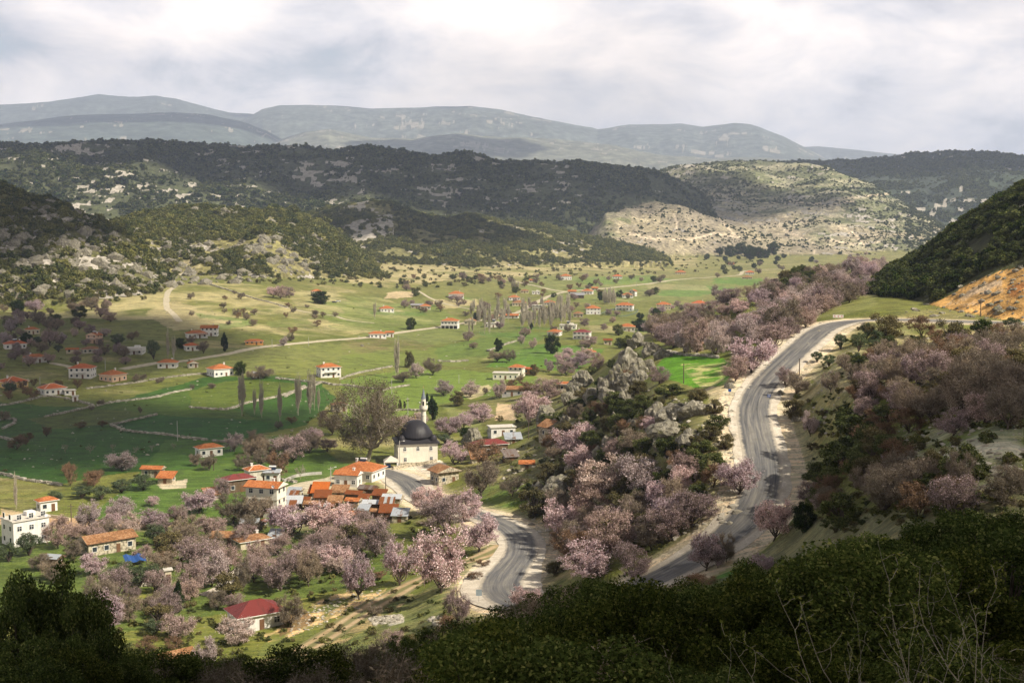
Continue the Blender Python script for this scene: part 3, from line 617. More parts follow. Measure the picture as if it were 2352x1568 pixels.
# ------------------------------------------------------------------ vegetation models (unit size: about 1 wide, 1 tall)
print('veg')
def leafmat(name, cols, tr=.25, rough=.7, var=.35, bloom=False):
    """cols: list of (pos, rgb) along a random value per leaf"""
    m = bpy.data.materials.new(name); m.use_nodes = True; nt = m.node_tree; nt.nodes.clear()
    out = nt.nodes.new('ShaderNodeOutputMaterial')
    c = ramp(nt, island(nt), cols)
    r = orand(nt)
    c = mixc(nt, 1.0, c, ramp(nt, r, [(0, (1-var, 1-var*.9, 1-var)), (.5, (1, 1, 1)), (1, (1+var, 1+var*.8, 1+var*.5))] if not bloom else [(0, (.66, .65, .70)), (.3, (.86, .85, .93)), (.6, (1.02, 1.0, 1.04)), (1, (1.15, 1.09, 1.04))]), 'MULTIPLY')
    d = nt.nodes.new('ShaderNodeBsdfDiffuse'); t = nt.nodes.new('ShaderNodeBsdfTranslucent'); mx = nt.nodes.new('ShaderNodeMixShader')
    mx.inputs[0].default_value = tr; nt.links.new(c, d.inputs[0]); nt.links.new(c, t.inputs[0])
    nt.links.new(d.outputs[0], mx.inputs[1]); nt.links.new(t.outputs[0], mx.inputs[2]); nt.links.new(mx.outputs[0], out.inputs[0])
    return m
def barkmat(name, c0, c1):
    m, nt, b = newmat(name); c = ramp(nt, noise(nt, ocoord(nt), 9, 4, .6), [(.3, c0), (.7, c1)]); L(nt, c, b.inputs['Base Color']); return m
MB = {'bark': barkmat('dark_bark', (.05, .038, .030), (.12, .095, .075)), 'pale_bark': barkmat('pale_bark', (.20, .17, .13), (.42, .38, .31)), 'grey_bark': barkmat('grey_bark', (.17, .15, .115), (.34, .305, .24)), 'poplar_bark': barkmat('poplar_bark', (.34, .30, .23), (.55, .50, .40))}
ML = {
 'pink': leafmat('almond_blossom', [(0, (.20, .13, .11)), (.18, (.34, .23, .21)), (.32, (.70, .50, .51)), (.7, (.86, .68, .69)), (1, (.95, .85, .85))], .3, bloom=True),
 'pale': leafmat('pale_blossom', [(0, (.20, .15, .12)), (.24, (.36, .28, .24)), (.40, (.64, .52, .49)), (.8, (.78, .66, .62)), (1, (.90, .82, .78))], .3, bloom=True),
 'dusk': leafmat('brown_blossom', [(0, (.19, .14, .115)), (.35, (.34, .25, .225)), (.58, (.56, .42, .41)), (1, (.74, .58, .57))], .25, bloom=True),
 'twig': leafmat('bare_twigs', [(0, (.12, .095, .07)), (.5, (.25, .20, .15)), (1, (.38, .325, .26))], .1, var=.25),
 'redtwig': leafmat('russet_twigs', [(0, (.11, .07, .045)), (.5, (.22, .14, .09)), (1, (.34, .23, .15))], .1, var=.2),
 'ever': leafmat('evergreen_leaves', [(0, (.010, .018, .006)), (.5, (.028, .048, .013)), (.85, (.060, .090, .022)), (1, (.13, .16, .045))], .2, var=.3),
 'maquis': leafmat('maquis_leaves', [(0, (.035, .050, .018)), (.5, (.085, .105, .038)), (1, (.17, .185, .075))], .2, var=.3),
 'nearever': leafmat('oak_leaves', [(0, (.028, .042, .012)), (.5, (.070, .100, .026)), (.85, (.13, .165, .045)), (1, (.27, .28, .09))], .25, var=.3),
 'oak': leafmat('yellow_green_leaves', [(0, (.020, .030, .008)), (.45, (.055, .075, .016)), (.8, (.11, .13, .026)), (1, (.22, .22, .06))], .25, var=.3),
 'olive': leafmat('olive_leaves', [(0, (.04, .06, .03)), (.5, (.10, .13, .07)), (1, (.20, .24, .14))], .2, var=.2),
 'hillscrub': leafmat('hill_leaves', [(0, (.06, .072, .022)), (.5, (.155, .165, .052)), (1, (.29, .28, .12))], .2, var=.35),
 'scrub': leafmat('scrub_leaves', [(0, (.07, .06, .03)), (.5, (.14, .125, .06)), (1, (.24, .21, .11))], .2, var=.25),
 'conifer': leafmat('conifer_needles', [(0, (.008, .016, .008)), (.6, (.022, .042, .017)), (1, (.05, .08, .03))], .1, var=.2)}
def tubes(segs, k):
    """segs: array (n, 8): p0 p1 r0 r1 -> verts, quads"""
    s = np.asarray(segs, float); n = len(s); p0 = s[:, :3]; p1 = s[:, 3:6]; d = p1-p0; d /= np.linalg.norm(d, axis=1)[:, None]+1e-9
    ref = np.where(np.abs(d[:, 2:3]) > .9, np.array([[1., 0, 0]]), np.array([[0., 0, 1]]))
    u = np.cross(d, ref); u /= np.linalg.norm(u, axis=1)[:, None]+1e-9; v = np.cross(d, u)
    an = np.arange(k)*2*math.pi/k
    ring = u[:, None]*np.cos(an)[None, :, None]+v[:, None]*np.sin(an)[None, :, None]
    V = np.concatenate([p0[:, None]+ring*s[:, 6, None, None], p1[:, None]+ring*s[:, 7, None, None]], 1).reshape(-1, 3)
    b = (np.arange(n)*2*k)[:, None]; i = np.arange(k)[None]; j = (i+1) % k
    F = np.stack([b+i, b+j, b+k+j, b+k+i], -1).reshape(-1, 4)
    return V, F
def leaves(P, size, r, out=None, asp=1.6, up=.0):
    n = len(P); d = r.normal(size=(n, 3))
    if out is not None: d += out*1.0
    d[:, 2] += up
    d /= np.linalg.norm(d, axis=1)[:, None]; t = r.normal(size=(n, 3)); u = np.cross(d, t); u /= np.linalg.norm(u, axis=1)[:, None]+1e-9; v = np.cross(d, u)
    s = size*(.6+.8*r.random(n))[:, None]
    V = np.stack([P-u*s*asp*.5, P+v*s*.5, P+u*s*asp*.5, P-v*s*.5], 1).reshape(-1, 3)
    return V, np.arange(4*n).reshape(n, 4)
def skeleton(r, trunk_h=.22, W=.5, H=.4, cz_=.62, k1=5, k2=5, k3=7, rad=.035, low=0., stems=1, droop=0., lean=.03, wig=.12):
    """clustered branching: trunk -> limbs -> branches -> twigs; returns segments by level and twig tips"""
    segs = [[], [], [], []]; tips = []
    def path(p, q, r0, r1, n, lev, bow):
        last = p; prev_r = r0; L_ = np.linalg.norm(q-p)
        off = r.normal(size=3)*bow*L_
        for i in range(1, n+1):
            t = i/n; x = p+(q-p)*t+off*math.sin(math.pi*t)+r.normal(size=3)*bow*.3*L_/n*(i < n); x = x+np.array([0, 0, -droop*L_*t*t]) if lev == 3 else x
            rr_ = r0+(r1-r0)*t; segs[lev].append((*last, *x, prev_r, rr_)); last = x; prev_r = rr_
        return last
    for st in range(stems):
        base = np.array([0., 0, 0])+(r.normal(size=3)*[.05, .05, 0] if stems > 1 else 0)
        top = base+np.array([r.normal()*lean, r.normal()*lean, trunk_h]);
        tr = path(base, top, rad, rad*.72, 3, 0, .06)
        a0 = r.random()*7
        for i in range(k1):
            an = a0+i*2*math.pi/k1+r.normal()*.25; el = r.random(); rad_ = W*(.35+.45*r.random())
            c1 = np.array([math.cos(an)*rad_, math.sin(an)*rad_, cz_+H*(el*1.1-.6)+low])
            q1 = path(tr, tr+(c1-tr)*.62, rad*.55, rad*.3, 3, 1, wig)
            for j in range(k2):
                d = r.normal(size=3); d /= np.linalg.norm(d); c2 = c1+d*[W*.42, W*.42, H*.45]
                # stay inside the crown
                e = np.array([c2[0]/W, c2[1]/W, (c2[2]-cz_)/H]); l = np.linalg.norm(e)
                if l > .86: c2 = np.array([e[0]*W, e[1]*W, e[2]*H])*.86/l+[0, 0, cz_]
                q2 = path(q1, c2, rad*.24, rad*.1, 3, 2, wig)
                for k in range(k3):
                    d = r.normal(size=3); d /= np.linalg.norm(d); d[2] += .25; q3 = q2+d*[W*.26, W*.26, H*.26]*(.5+.8*r.random())
                    path(q2-(q2-q1)*r.random()*.35, q3, rad*.075, rad*.03, 2, 3, wig); tips.append((q2, q3))
    return segs, tips
VEG = {}
def make_tree(kind, seed, skel, fol, nleaf, lsize, bark='bark', twigr=.0028, tw_n=2, spread=.035, k_tr=6, asp=1.6, twigmat=None, up=0.):
    r = np.random.default_rng(seed); segs, tips = skeleton(r, **skel)
    Vt, Ft = tubes(segs[0]+segs[1], k_tr); V2, F2 = tubes(segs[2], 4)
    tme = mesh_from(kind+'_trunk', np.vstack([Vt, V2]), np.vstack([Ft, F2+len(Vt)]), [MB[bark]], smooth=True)
    Vs, Fs, n0 = [], [], 0; mi = []
    s3 = np.array(segs[3]); s3[:, 6:] = np.maximum(s3[:, 6:], twigr)
    # extra fine twigs
    a = np.array([t[0] for t in tips]); b_ = np.array([t[1] for t in tips])
    ex = []
    for _ in range(tw_n):
        f = r.random(len(a))[:, None]; p = a+(b_-a)*f; q = p+r.normal(size=p.shape)*spread*1.6+[0, 0, spread*.5]; ex.append(np.concatenate([p, q, np.full((len(p), 1), twigr), np.full((len(p), 1), twigr*.5)], 1))
    s3 = np.vstack([s3]+ex); V, F = tubes(s3, 3); Vs.append(V); Fs.append(F); mi += [1]*len(F); n0 += len(V)
    if nleaf:
        src = np.vstack([np.stack([a, b_], 1)]+[np.stack([e[:, :3], e[:, 3:6]], 1) for e in ex])
        k = r.integers(0, len(src), nleaf); f = r.random(nleaf)[:, None]; P = src[k, 0]+(src[k, 1]-src[k, 0])*(.25+.85*f)+r.normal(size=(nleaf, 3))*spread*.55
        V, F = leaves(P, lsize, r, asp=asp, up=up); Vs.append(V); Fs.append(F+n0); mi += [0]*len(F)
    cme = mesh_from(kind+'_crown', np.vstack(Vs), np.vstack(Fs), [ML[fol] if fol else ML['twig'], twigmat or ML['twig']], mi)
    return tme, cme
def make_bushy(kind, seed, fol, nleaf, lsize, W=.5, H=.5, cz_=.5, clumps=40, cr=.13, bark='bark', trunk=True, asp=1.5, flat=0., top=.0, stemr=.03):
    """leafy crown: leaf clumps spread over a lumpy crown with gaps between them"""
    r = np.random.default_rng(seed)
    d = r.normal(size=(clumps, 3)); d /= np.linalg.norm(d, axis=1)[:, None]
    rad = (.45+.5*r.random(clumps)**.6)[:, None]
    c = d*rad*[W, W, H]; c[:, 2] = c[:, 2]+cz_
    c[:, 2] = np.maximum(c[:, 2], .08); c[:, :2] *= (1-top*np.clip((c[:, 2:3]-cz_)/H, 0, 1))
    wt = r.random(clumps)+.5; k = r.choice(clumps, nleaf, p=wt/wt.sum()); q = r.normal(size=(nleaf, 3)); q /= np.linalg.norm(q, axis=1)[:, None]
    rr_ = r.random(nleaf)[:, None]**.45
    P = c[k]+q*rr_*cr*(.7+.6*(wt[k]-.5))[:, None]*[1, 1, .8]
    V, F = leaves(P, lsize, r, out=q*.8, asp=asp)
    segs = []
    for i in range(0, clumps):
        m_ = c[i]*[.35, .35, .5]+[0, 0, .02]; segs.append((0, 0, 0, *m_, stemr, stemr*.5)); segs.append((*m_, *c[i], stemr*.5, stemr*.18))
    Vt, Ft = tubes(segs, 4)
    tme = mesh_from(kind+'_trunk', Vt, Ft, [MB[bark]], smooth=True); cme = mesh_from(kind+'_crown', V, F, [ML[fol]])
    return tme, cme
def register(kind, f, n, *a, **k): VEG[kind] = [f(kind, 100*(len(VEG)+1)+i, *a, **k) for i in range(n)]
alm = dict(trunk_h=.09, W=.52, H=.47, cz_=.53, k1=9, k2=6, k3=8, rad=.030, wig=.14)
register('almond_pink', make_tree, 5, alm, 'pink', 14500, .0165, tw_n=3, spread=.033)
register('almond_pale', make_tree, 4, alm, 'pale', 13000, .0165, tw_n=3, spread=.033)
register('almond_dusk', make_tree, 4, alm, 'dusk', 9500, .0150, tw_n=4, spread=.034)
register('bare', make_tree, 4, dict(trunk_h=.10, W=.52, H=.46, cz_=.54, k1=9, k2=6, k3=9, rad=.030), 'twig', 5000, .012, tw_n=5, twigr=.0032, asp=3)
register('thicket', make_tree, 3, dict(trunk_h=.05, W=.52, H=.45, cz_=.52, k1=8, k2=5, k3=8, rad=.022, stems=1), 'redtwig', 2500, .016, tw_n=3, twigr=.004, twigmat=ML['redtwig'], asp=3)
register('white_bare', make_tree, 2, dict(trunk_h=.2, W=.5, H=.4, cz_=.6, k1=5, k2=4, k3=5, rad=.03), None, 0, .02, tw_n=1, twigr=.006, bark='pale_bark', twigmat=MB['pale_bark'])
register('poplar', make_tree, 3, dict(trunk_h=.1, W=.40, H=.48, cz_=.50, k1=16, k2=4, k3=5, rad=.045, wig=.05), None, 0, .02, tw_n=3, twigr=.011, bark='poplar_bark', twigmat=MB['poplar_bark'])
register('ever', make_bushy, 4, 'ever', 9000, .030, clumps=46, cr=.15)
register('maquis', make_bushy, 4, 'maquis', 5500, .036, clumps=36, cr=.16)
register('scrub', make_bushy, 3, 'scrub', 6500, .028, clumps=36, cr=.15)
register('olive', make_bushy, 3, 'olive', 6000, .026, clumps=26, cr=.15, cz_=.6, H=.38)
register('conifer', make_bushy, 2, 'conifer', 6000, .030, W=.42, H=.48, cz_=.5, clumps=60, cr=.11, top=.85)
register('cypress', make_bushy, 2, 'conifer', 4500, .030, W=.36, H=.46, cz_=.5, clumps=50, cr=.12, top=.4)
register('near_oak', make_bushy, 5, 'nearever', 36000, .0135, clumps=75, cr=.12, asp=1.7, stemr=.012)
register('near_gold', make_bushy, 3, 'oak', 34000, .0125, clumps=60, cr=.12, asp=1.7, stemr=.012)
register('near_thicket', make_tree, 3, dict(trunk_h=.05, W=.5, H=.5, cz_=.5, k1=10, k2=6, k3=8, rad=.014, stems=1), 'twig', 4000, .010, tw_n=4, twigr=.0016, bark='grey_bark', asp=3)
register('plane', make_tree, 1, dict(trunk_h=.16, W=.52, H=.46, cz_=.56, k1=13, k2=8, k3=10, rad=.034, wig=.18), 'scrub', 8000, .010, tw_n=3, twigr=.0016, bark='pale_bark', asp=2)
def sapling(seed):
    r = np.random.default_rng(seed); segs = []; buds = []
    for s in range(3):
        p = np.array([0., 0., 0.]); d = np.array([r.normal()*.35, r.normal()*.35, 1.]); n = 12; rad = .0028+.002*r.random()
        for i in range(n):
            d = d+r.normal(size=3)*.16; d[2] += .04; d /= np.linalg.norm(d); q = p+d*(.75+.4*r.random())/n; r1 = rad*(1-.9*(i+1)/n); segs.append((*p, *q, rad*(1-.9*i/n), r1))
            if i > 2:
                sd_ = r.normal(size=3); sd_[2] = abs(sd_[2])*.8; sd_ /= np.linalg.norm(sd_); b_ = q; l = .30*(1-i/n)*(.4+r.random())+.03
                for m in range(5):
                    sd_ = sd_+r.normal(size=3)*.25; sd_ /= np.linalg.norm(sd_); e = b_+sd_*l/5; segs.append((*b_, *e, .0012, .0008)); b_ = e; buds.append(e)
            p = q; buds.append(q)
    V, F = tubes(segs, 5); Vk, Fk = leaves(np.repeat(np.array(buds), 2, 0)+r.normal(size=(len(buds)*2, 3))*.004, .009, r)
    tme = mesh_from('sapling_stem', np.vstack([V, Vk]), np.vstack([F, Fk+len(V)]), [MB['grey_bark'], ML['oak']], [0]*len(F)+[1]*len(Fk)); cme = None
    return tme, cme
VEG['sapling'] = [sapling(5), sapling(8)]
KIND = {'almond_pink': ('almond_tree', 'almond tree'), 'almond_pale': ('almond_tree', 'almond tree'), 'almond_dusk': ('almond_tree', 'almond tree'), 'bare': ('bare_tree', 'bare tree'), 'thicket': ('bare_shrub', 'bare shrub'), 'white_bare': ('bare_tree', 'bare tree'),
        'poplar': ('poplar_tree', 'poplar tree'), 'ever': ('evergreen_tree', 'evergreen tree'), 'maquis': ('evergreen_shrub', 'evergreen shrub'), 'scrub': ('evergreen_shrub', 'evergreen shrub'), 'olive': ('olive_tree', 'olive tree'), 'conifer': ('conifer_tree', 'conifer'), 'cypress': ('cypress_tree', 'cypress'),
        'near_oak': ('oak_shrub', 'oak shrub'), 'near_gold': ('oak_shrub', 'oak shrub'), 'near_thicket': ('bare_shrub', 'bare shrub'), 'plane': ('plane_tree', 'plane tree'), 'sapling': ('bare_sapling', 'sapling')}
TREES = []     # every placed tree with its picture position, for the labels
def put_tree(kind, pos, w, h, px=None, py=None, sink=.0, lab=None, dark=None):
    var = VEG[kind]; tme, cme = var[len(TREES) % len(var)]
    o = link(KIND[kind][0], None, None, (pos[0], pos[1], pos[2]-sink*h-.05), random.random()*6.28)
    o.scale = (w, w*(.92+.16*random.random()), h)
    link('stem' if kind == 'sapling' else 'trunk', tme, o)
    if cme: link('crown', cme, o)
    if px is None: px, py = [float(v) for v in proj(*[np.array(v) for v in pos])]
    TREES.append(dict(o=o, kind=kind, px=px, py=py, w=w, h=h, lab=lab, Y=pos[1]))
    return o
def tree_px(kind, px, py, wpx, hpx=None, lab=None, sink=0.):
    p = march([px], [py])[0]; s = p[1]/FPX/.985
    return put_tree(kind, p, wpx*s, (hpx or wpx*.85)*s, px, py, sink, lab)
# ------------------------------------------------------------------ materials for buildings
print('build')
def wallmat(name, c, dirt=.25, rough=.9):
    m, nt, b = newmat(name); P = ocoord(nt); n_ = noise(nt, P, .9, 5, .65); st = noise(nt, mapping(nt, P, (2.2, 2.2, .25)), 1.2, 4, .6)
    k = mth(nt, 'ADD', mth(nt, 'MULTIPLY', n_, .5), mth(nt, 'MULTIPLY', st, .5))
    L(nt, mixc(nt, 1.0, c, ramp(nt, k, [(.34, 1-dirt), (.6, 1.04)]), 'MULTIPLY'), b.inputs['Base Color']); b.inputs['Roughness'].default_value = rough; return m
def tilemat(name, c0, c1, c2, rows=.36):
    m, nt, b = newmat(name); uv = uvn(nt); se = N(nt, 'ShaderNodeSeparateXYZ'); L(nt, uv, se.inputs[0])
    w = mth(nt, 'FRACT', mth(nt, 'DIVIDE', se.outputs[1], rows)); w2 = mth(nt, 'FRACT', mth(nt, 'DIVIDE', se.outputs[0], .26))
    n_ = noise(nt, uv, 1.3, 6, .75); n2 = noise(nt, uv, .25, 4, .6)
    c = ramp(nt, mth(nt, 'ADD', mth(nt, 'MULTIPLY', n_, .7), mth(nt, 'MULTIPLY', n2, .3)), [(.38, c0), (.5, c1), (.62, c2)])
    g = ramp(nt, w, [(0, .55), (.2, 1.0), (.9, 1.05), (1, .6)]); g2 = ramp(nt, w2, [(0, .82), (.4, 1.05), (1, .82)])
    c = mixc(nt, .8, c, mixc(nt, 1.0, c, g, 'MULTIPLY')); c = mixc(nt, 1.0, c, g2, 'MULTIPLY')
    L(nt, c, b.inputs['Base Color']); bump(nt, b, mth(nt, 'ADD', w, w2), .5, .05); return m
def sheetmat(name, base, rust, amt):
    m, nt, b = newmat(name); uv = uvn(nt); se = N(nt, 'ShaderNodeSeparateXYZ'); L(nt, uv, se.inputs[0])
    pan = N(nt, 'ShaderNodeTexWhiteNoise', noise_dimensions='1D'); L(nt, mth(nt, 'ADD', mth(nt, 'FLOOR', mth(nt, 'DIVIDE', se.outputs[0], .85)), mth(nt, 'MULTIPLY', orand(nt), 37.)), pan.inputs['W'])
    st = noise(nt, mapping(nt, uv, (1.6, .35, 1)), 1.0, 5, .7)
    k = mth(nt, 'ADD', mth(nt, 'MULTIPLY', pan.outputs[0], .55), mth(nt, 'MULTIPLY', st, .6))
    rr_ = ramp(nt, noise(nt, uv, 2.2, 5, .7), [(.3, tuple(x*.6 for x in rust)), (.7, rust)])
    c = mixc(nt, ramp(nt, k, [(1-amt-.06, 0), (1-amt+.06, 1)]), base, rr_)
    co = mth(nt, 'SINE', mth(nt, 'MULTIPLY', se.outputs[0], 42.)); c = mixc(nt, 1.0, c, ramp(nt, mth(nt, 'MULTIPLY', mth(nt, 'ADD', co, 1), .5), [(0, .78), (1, 1.08)]), 'MULTIPLY')
    L(nt, c, b.inputs['Base Color']); b.inputs['Roughness'].default_value = .5; b.inputs['Metallic'].default_value = .25; bump(nt, b, co, .4, .03); return m
def plain(name, c, rough=.6, metal=0.):
    m, nt, b = newmat(name); n_ = noise(nt, ocoord(nt), 3, 3, .6); L(nt, mixc(nt, 1.0, c, ramp(nt, n_, [(.3, .85), (.7, 1.08)]), 'MULTIPLY'), b.inputs['Base Color']); b.inputs['Roughness'].default_value = rough; b.inputs['Metallic'].default_value = metal; return m
def stonemat(name, c0, c1, sc=1.1):
    m, nt, b = newmat(name); v = nt.nodes.new('ShaderNodeTexVoronoi'); v.inputs['Scale'].default_value = sc*1.6; L(nt, ocoord(nt), v.inputs['Vector'])
    c = mixc(nt, ramp(nt, v.outputs['Color'], [(0, 0), (1, 1)]), c0, c1); c = mixc(nt, ramp(nt, v.outputs['Distance'], [(.45, 0), (.75, .7)]), c, (.10, .09, .07))
    L(nt, c, b.inputs['Base Color']); return m
MW = {'white': wallmat('white_plaster', (.78, .76, .72)), 'cream': wallmat('cream_plaster', (.80, .76, .65), .12), 'pink': wallmat('peach_plaster', (.72, .50, .36), .12), 'yellow': wallmat('yellow_plaster', (.66, .47, .18), .15),
      'beige': wallmat('beige_plaster', (.62, .55, .40), .3), 'grey': wallmat('grey_plaster', (.46, .45, .43), .3), 'orange': wallmat('orange_plaster', (.66, .33, .12), .15), 'aged': wallmat('aged_plaster', (.62, .58, .49), .45), 'stone': stonemat('rubble_masonry', (.42, .36, .26), (.58, .52, .40)),
      'wood': wallmat('old_boards', (.16, .11, .07), .5), 'concrete': wallmat('concrete', (.50, .48, .44), .3)}
MRF = {'orange': tilemat('orange_tiles', (.20, .07, .030), (.46, .150, .048), (.60, .26, .11)), 'red': tilemat('red_tiles', (.32, .085, .035), (.52, .14, .05), (.62, .21, .09)), 'old': tilemat('weathered_tiles', (.11, .065, .04), (.31, .15, .065), (.50, .31, .18), .45),
       'rustorange': tilemat('deep_orange_tiles', (.40, .10, .02), (.50, .13, .025), (.56, .17, .04)), 'maroon': sheetmat('maroon_sheet', (.26, .06, .055), (.20, .07, .05), .2), 'crimson': sheetmat('crimson_sheet', (.23, .05, .045), (.20, .06, .05), .15),
       'flat': wallmat('flat_roof', (.64, .60, .53), .2), 'greyroof': wallmat('grey_roof', (.30, .30, .31), .25), 'steel': sheetmat('steel_sheet', (.46, .50, .54), (.30, .13, .055), .18), 'mixed': sheetmat('part_rusted_sheet', (.46, .48, .50), (.32, .12, .045), .5),
       'rusty': sheetmat('rusty_sheet', (.42, .36, .33), (.33, .105, .035), .82), 'brown': sheetmat('brown_sheet', (.24, .20, .18), (.22, .13, .09), .4), 'dark': wallmat('dark_lead', (.035, .033, .038), .3, .5), 'tin': sheetmat('pale_sheet', (.62, .65, .68), (.35, .2, .12), .1)}
MGL = plain('dark_glass', (.035, .045, .055), .15); MFR = plain('white_frame', (.80, .79, .76)); MDR = plain('brown_door', (.17, .09, .05)); MRG = plain('pale_ridge_tiles', (.74, .62, .50)); MBK = plain('black_tyre_and_shade', (.02, .02, .02)); MWT = plain('white_metal', (.82, .82, .82), .35)
MSO = plain('solar_glass', (.02, .03, .05), .12); MPO = plain('pole_wood', (.13, .10, .075), .9); MPC = plain('pole_concrete', (.46, .45, .42), .9); MFD = plain('brown_frame', (.13, .075, .05))
def boxv(x0, x1, y0, y1, z0, z1):
    return [(x0, y0, z0), (x1, y0, z0), (x1, y1, z0), (x0, y1, z0), (x0, y0, z1), (x1, y0, z1), (x1, y1, z1), (x0, y1, z1)]
BF = [(0, 3, 2, 1), (4, 5, 6, 7), (0, 1, 5, 4), (1, 2, 6, 5), (2, 3, 7, 6), (3, 0, 4, 7)]
class MBd:
    def __init__(s): s.V = []; s.F = []; s.M = []
    def box(s, x0, x1, y0, y1, z0, z1, m=0):
        n = len(s.V); s.V += boxv(x0, x1, y0, y1, z0, z1); s.F += [tuple(i+n for i in f) for f in BF]; s.M += [m]*6; return s
    def poly(s, vs, m=0): n = len(s.V); s.V += vs; s.F.append(tuple(range(n, n+len(vs)))); s.M.append(m); return s
    def tube(s, p, q, r0, r1=None, k=8, m=0):
        V, F = tubes([(*p, *q, r0, r0 if r1 is None else r1)], k); n = len(s.V); s.V += [tuple(v) for v in V]; s.F += [tuple(int(i)+n for i in f) for f in F]; s.F += [tuple(n+i for i in range(k))[::-1], tuple(n+k+i for i in range(k))]; s.M += [m]*(len(F)+2); return s
    def build(s, name, mats, parent=None, loc=None, smooth=False, rz=None):
        me = bpy.data.meshes.new(name); me.from_pydata(s.V, [], s.F)
        for m in (mats if isinstance(mats, (list, tuple)) else [mats]): me.materials.append(m)
        me.polygons.foreach_set('material_index', s.M); me.polygons.foreach_set('use_smooth', [smooth]*len(s.F))
        uv = me.uv_layers.new(name='UVMap')
        for p in me.polygons:     # u along the eave, v up the slope, in metres
            n_ = p.normal; u = np.array([n_[1], -n_[0], 0.]) if abs(n_[2]) < .995 else np.array([1., 0, 0]); u /= np.linalg.norm(u)+1e-9; v = np.cross(np.array(n_), u)
            for li in p.loop_indices:
                co = np.array(me.vertices[me.loops[li].vertex_index].co); uv.data[li].uv = (float(co@u), float(co@v))
        return link(name, me, parent, loc, rz)
def root(name, label, cat, loc, rz=0., group=None):
    o = bpy.data.objects.new(name, None); C.objects.link(o); o.location = [float(v) for v in loc]; o.rotation_euler = (0, 0, rz); o.empty_display_size = .5
    return tagp(o, label, cat, group)
def roof_mb(kind, w, d, z, pitch, over=.55, th=.16):
    """roof over a w x d plan (x along the front), eaves at z"""
    b = MBd(); X0, X1, Y0, Y1 = -w/2-over, w/2+over, -d/2-over, d/2+over; z0 = z-.02
    if kind == 'flat': return b.box(X0+.2, X1-.2, Y0+.2, Y1-.2, z0, z0+.28)
    H = pitch*min(Y1-Y0, X1-X0)/2
    lo = [(X0, Y0, z0), (X1, Y0, z0), (X1, Y1, z0), (X0, Y1, z0)]; hi = [(x, y, z0+th) for x, y, _ in lo]
    if kind == 'shed':
        H = pitch*(Y1-Y0); hi = [(X0, Y0, z0+th), (X1, Y0, z0+th), (X1, Y1, z0+th+H), (X0, Y1, z0+th+H)]; lo = [(x, y, zz_-th) for x, y, zz_ in hi]
        b.V = lo+hi; b.F = list(BF); b.M = [0]*6; return b
    if kind == 'hip':
        s = min(X1-X0, Y1-Y0)/2
        if X1-X0 >= Y1-Y0: r0, r1 = (X0+s, 0, z0+th+H), (X1-s, 0, z0+th+H)
        else: r0, r1 = (0, Y0+s, z0+th+H), (0, Y1-s, z0+th+H)
        if X1-X0 >= Y1-Y0: fs = [[hi[0], hi[1], r1, r0], [hi[1], hi[2], r1], [hi[2], hi[3], r0, r1], [hi[3], hi[0], r0]]
        else: fs = [[hi[0], hi[1], r0], [hi[1], hi[2], r1, r0], [hi[2], hi[3], r1], [hi[3], hi[0], r0, r1]]
    else:   # gable, ridge along x ('gable') or along y ('gabley')
        if kind == 'gable':
            H = pitch*(Y1-Y0)/2; r0, r1 = (X0, 0, z0+th+H), (X1, 0, z0+th+H); fs = [[hi[0], hi[1], r1, r0], [hi[2], hi[3], r0, r1], [hi[1], hi[2], r1], [hi[3], hi[0], r0]]
        else:
            H = pitch*(X1-X0)/2; r0, r1 = (0, Y0, z0+th+H), (0, Y1, z0+th+H); fs = [[hi[1], hi[2], r1, r0], [hi[3], hi[0], r0, r1], [hi[0], hi[1], r0], [hi[2], hi[3], r1]]
    for i, f in enumerate(fs): b.poly(f, 1 if kind.startswith('gable') and len(f) == 3 else 0)
    for i in range(4): j = (i+1) % 4; b.poly([lo[i], lo[j], hi[j], hi[i]], 2)
    b.poly(lo[::-1], 2)
    if kind == 'hip':
        pass
    return b
def ridge_mb(w, d, z, pitch, over=.55, th=.16):
    b = MBd(); X0, X1, Y0, Y1 = -w/2-over, w/2+over, -d/2-over, d/2+over; z0 = z-.02+th; s = min(X1-X0, Y1-Y0)/2; H = pitch*s
    r0, r1 = ((X0+s, 0, z0+H), (X1-s, 0, z0+H)) if X1-X0 >= Y1-Y0 else ((0, Y0+s, z0+H), (0, Y1-s, z0+H))
    e = [(r0, r1)] if np.linalg.norm(np.array(r0)-r1) > .1 else []
    for c_ in ((X0, Y0), (X0, Y1), (X1, Y0), (X1, Y1)):
        q = (c_[0], c_[1], z0); r_ = r0 if np.linalg.norm(np.array(r0)-q) < np.linalg.norm(np.array(r1)-q) else r1; e.append((q, r_))
    for p, q in e: b.tube(p, q, .11, k=5)
    return b
HOUSES = []
def window_part(parent, x, y, z, face, ww=1.1, hh=1.2, frame=True, arch=False, detailed=False, name='window'):
    """face: 0 front (-y), 1 right (+x), 2 back, 3 left"""
    b = MBd(); b.box(-ww/2, ww/2, -.03, .05, 0, hh); p = b.build(name, MGL, parent, (x, y, z), rz=face*math.pi/2)
    if frame:
        f = MBd(); t = .09
        f.box(-ww/2-t, -ww/2, -.07, .04, -t, hh+t); f.box(ww/2, ww/2+t, -.07, .04, -t, hh+t); f.box(-ww/2, ww/2, -.07, .04, hh, hh+t); f.box(-ww/2, ww/2, -.10, .04, -t, 0)
        if detailed: f.box(-.035, .035, -.06, -.035, 0, hh); f.box(-ww/2, -.035, -.06, -.035, hh*.6, hh*.6+.06); f.box(.035, ww/2, -.06, -.035, hh*.6, hh*.6+.06)
        f.build('frame', MFR, p)
    return p
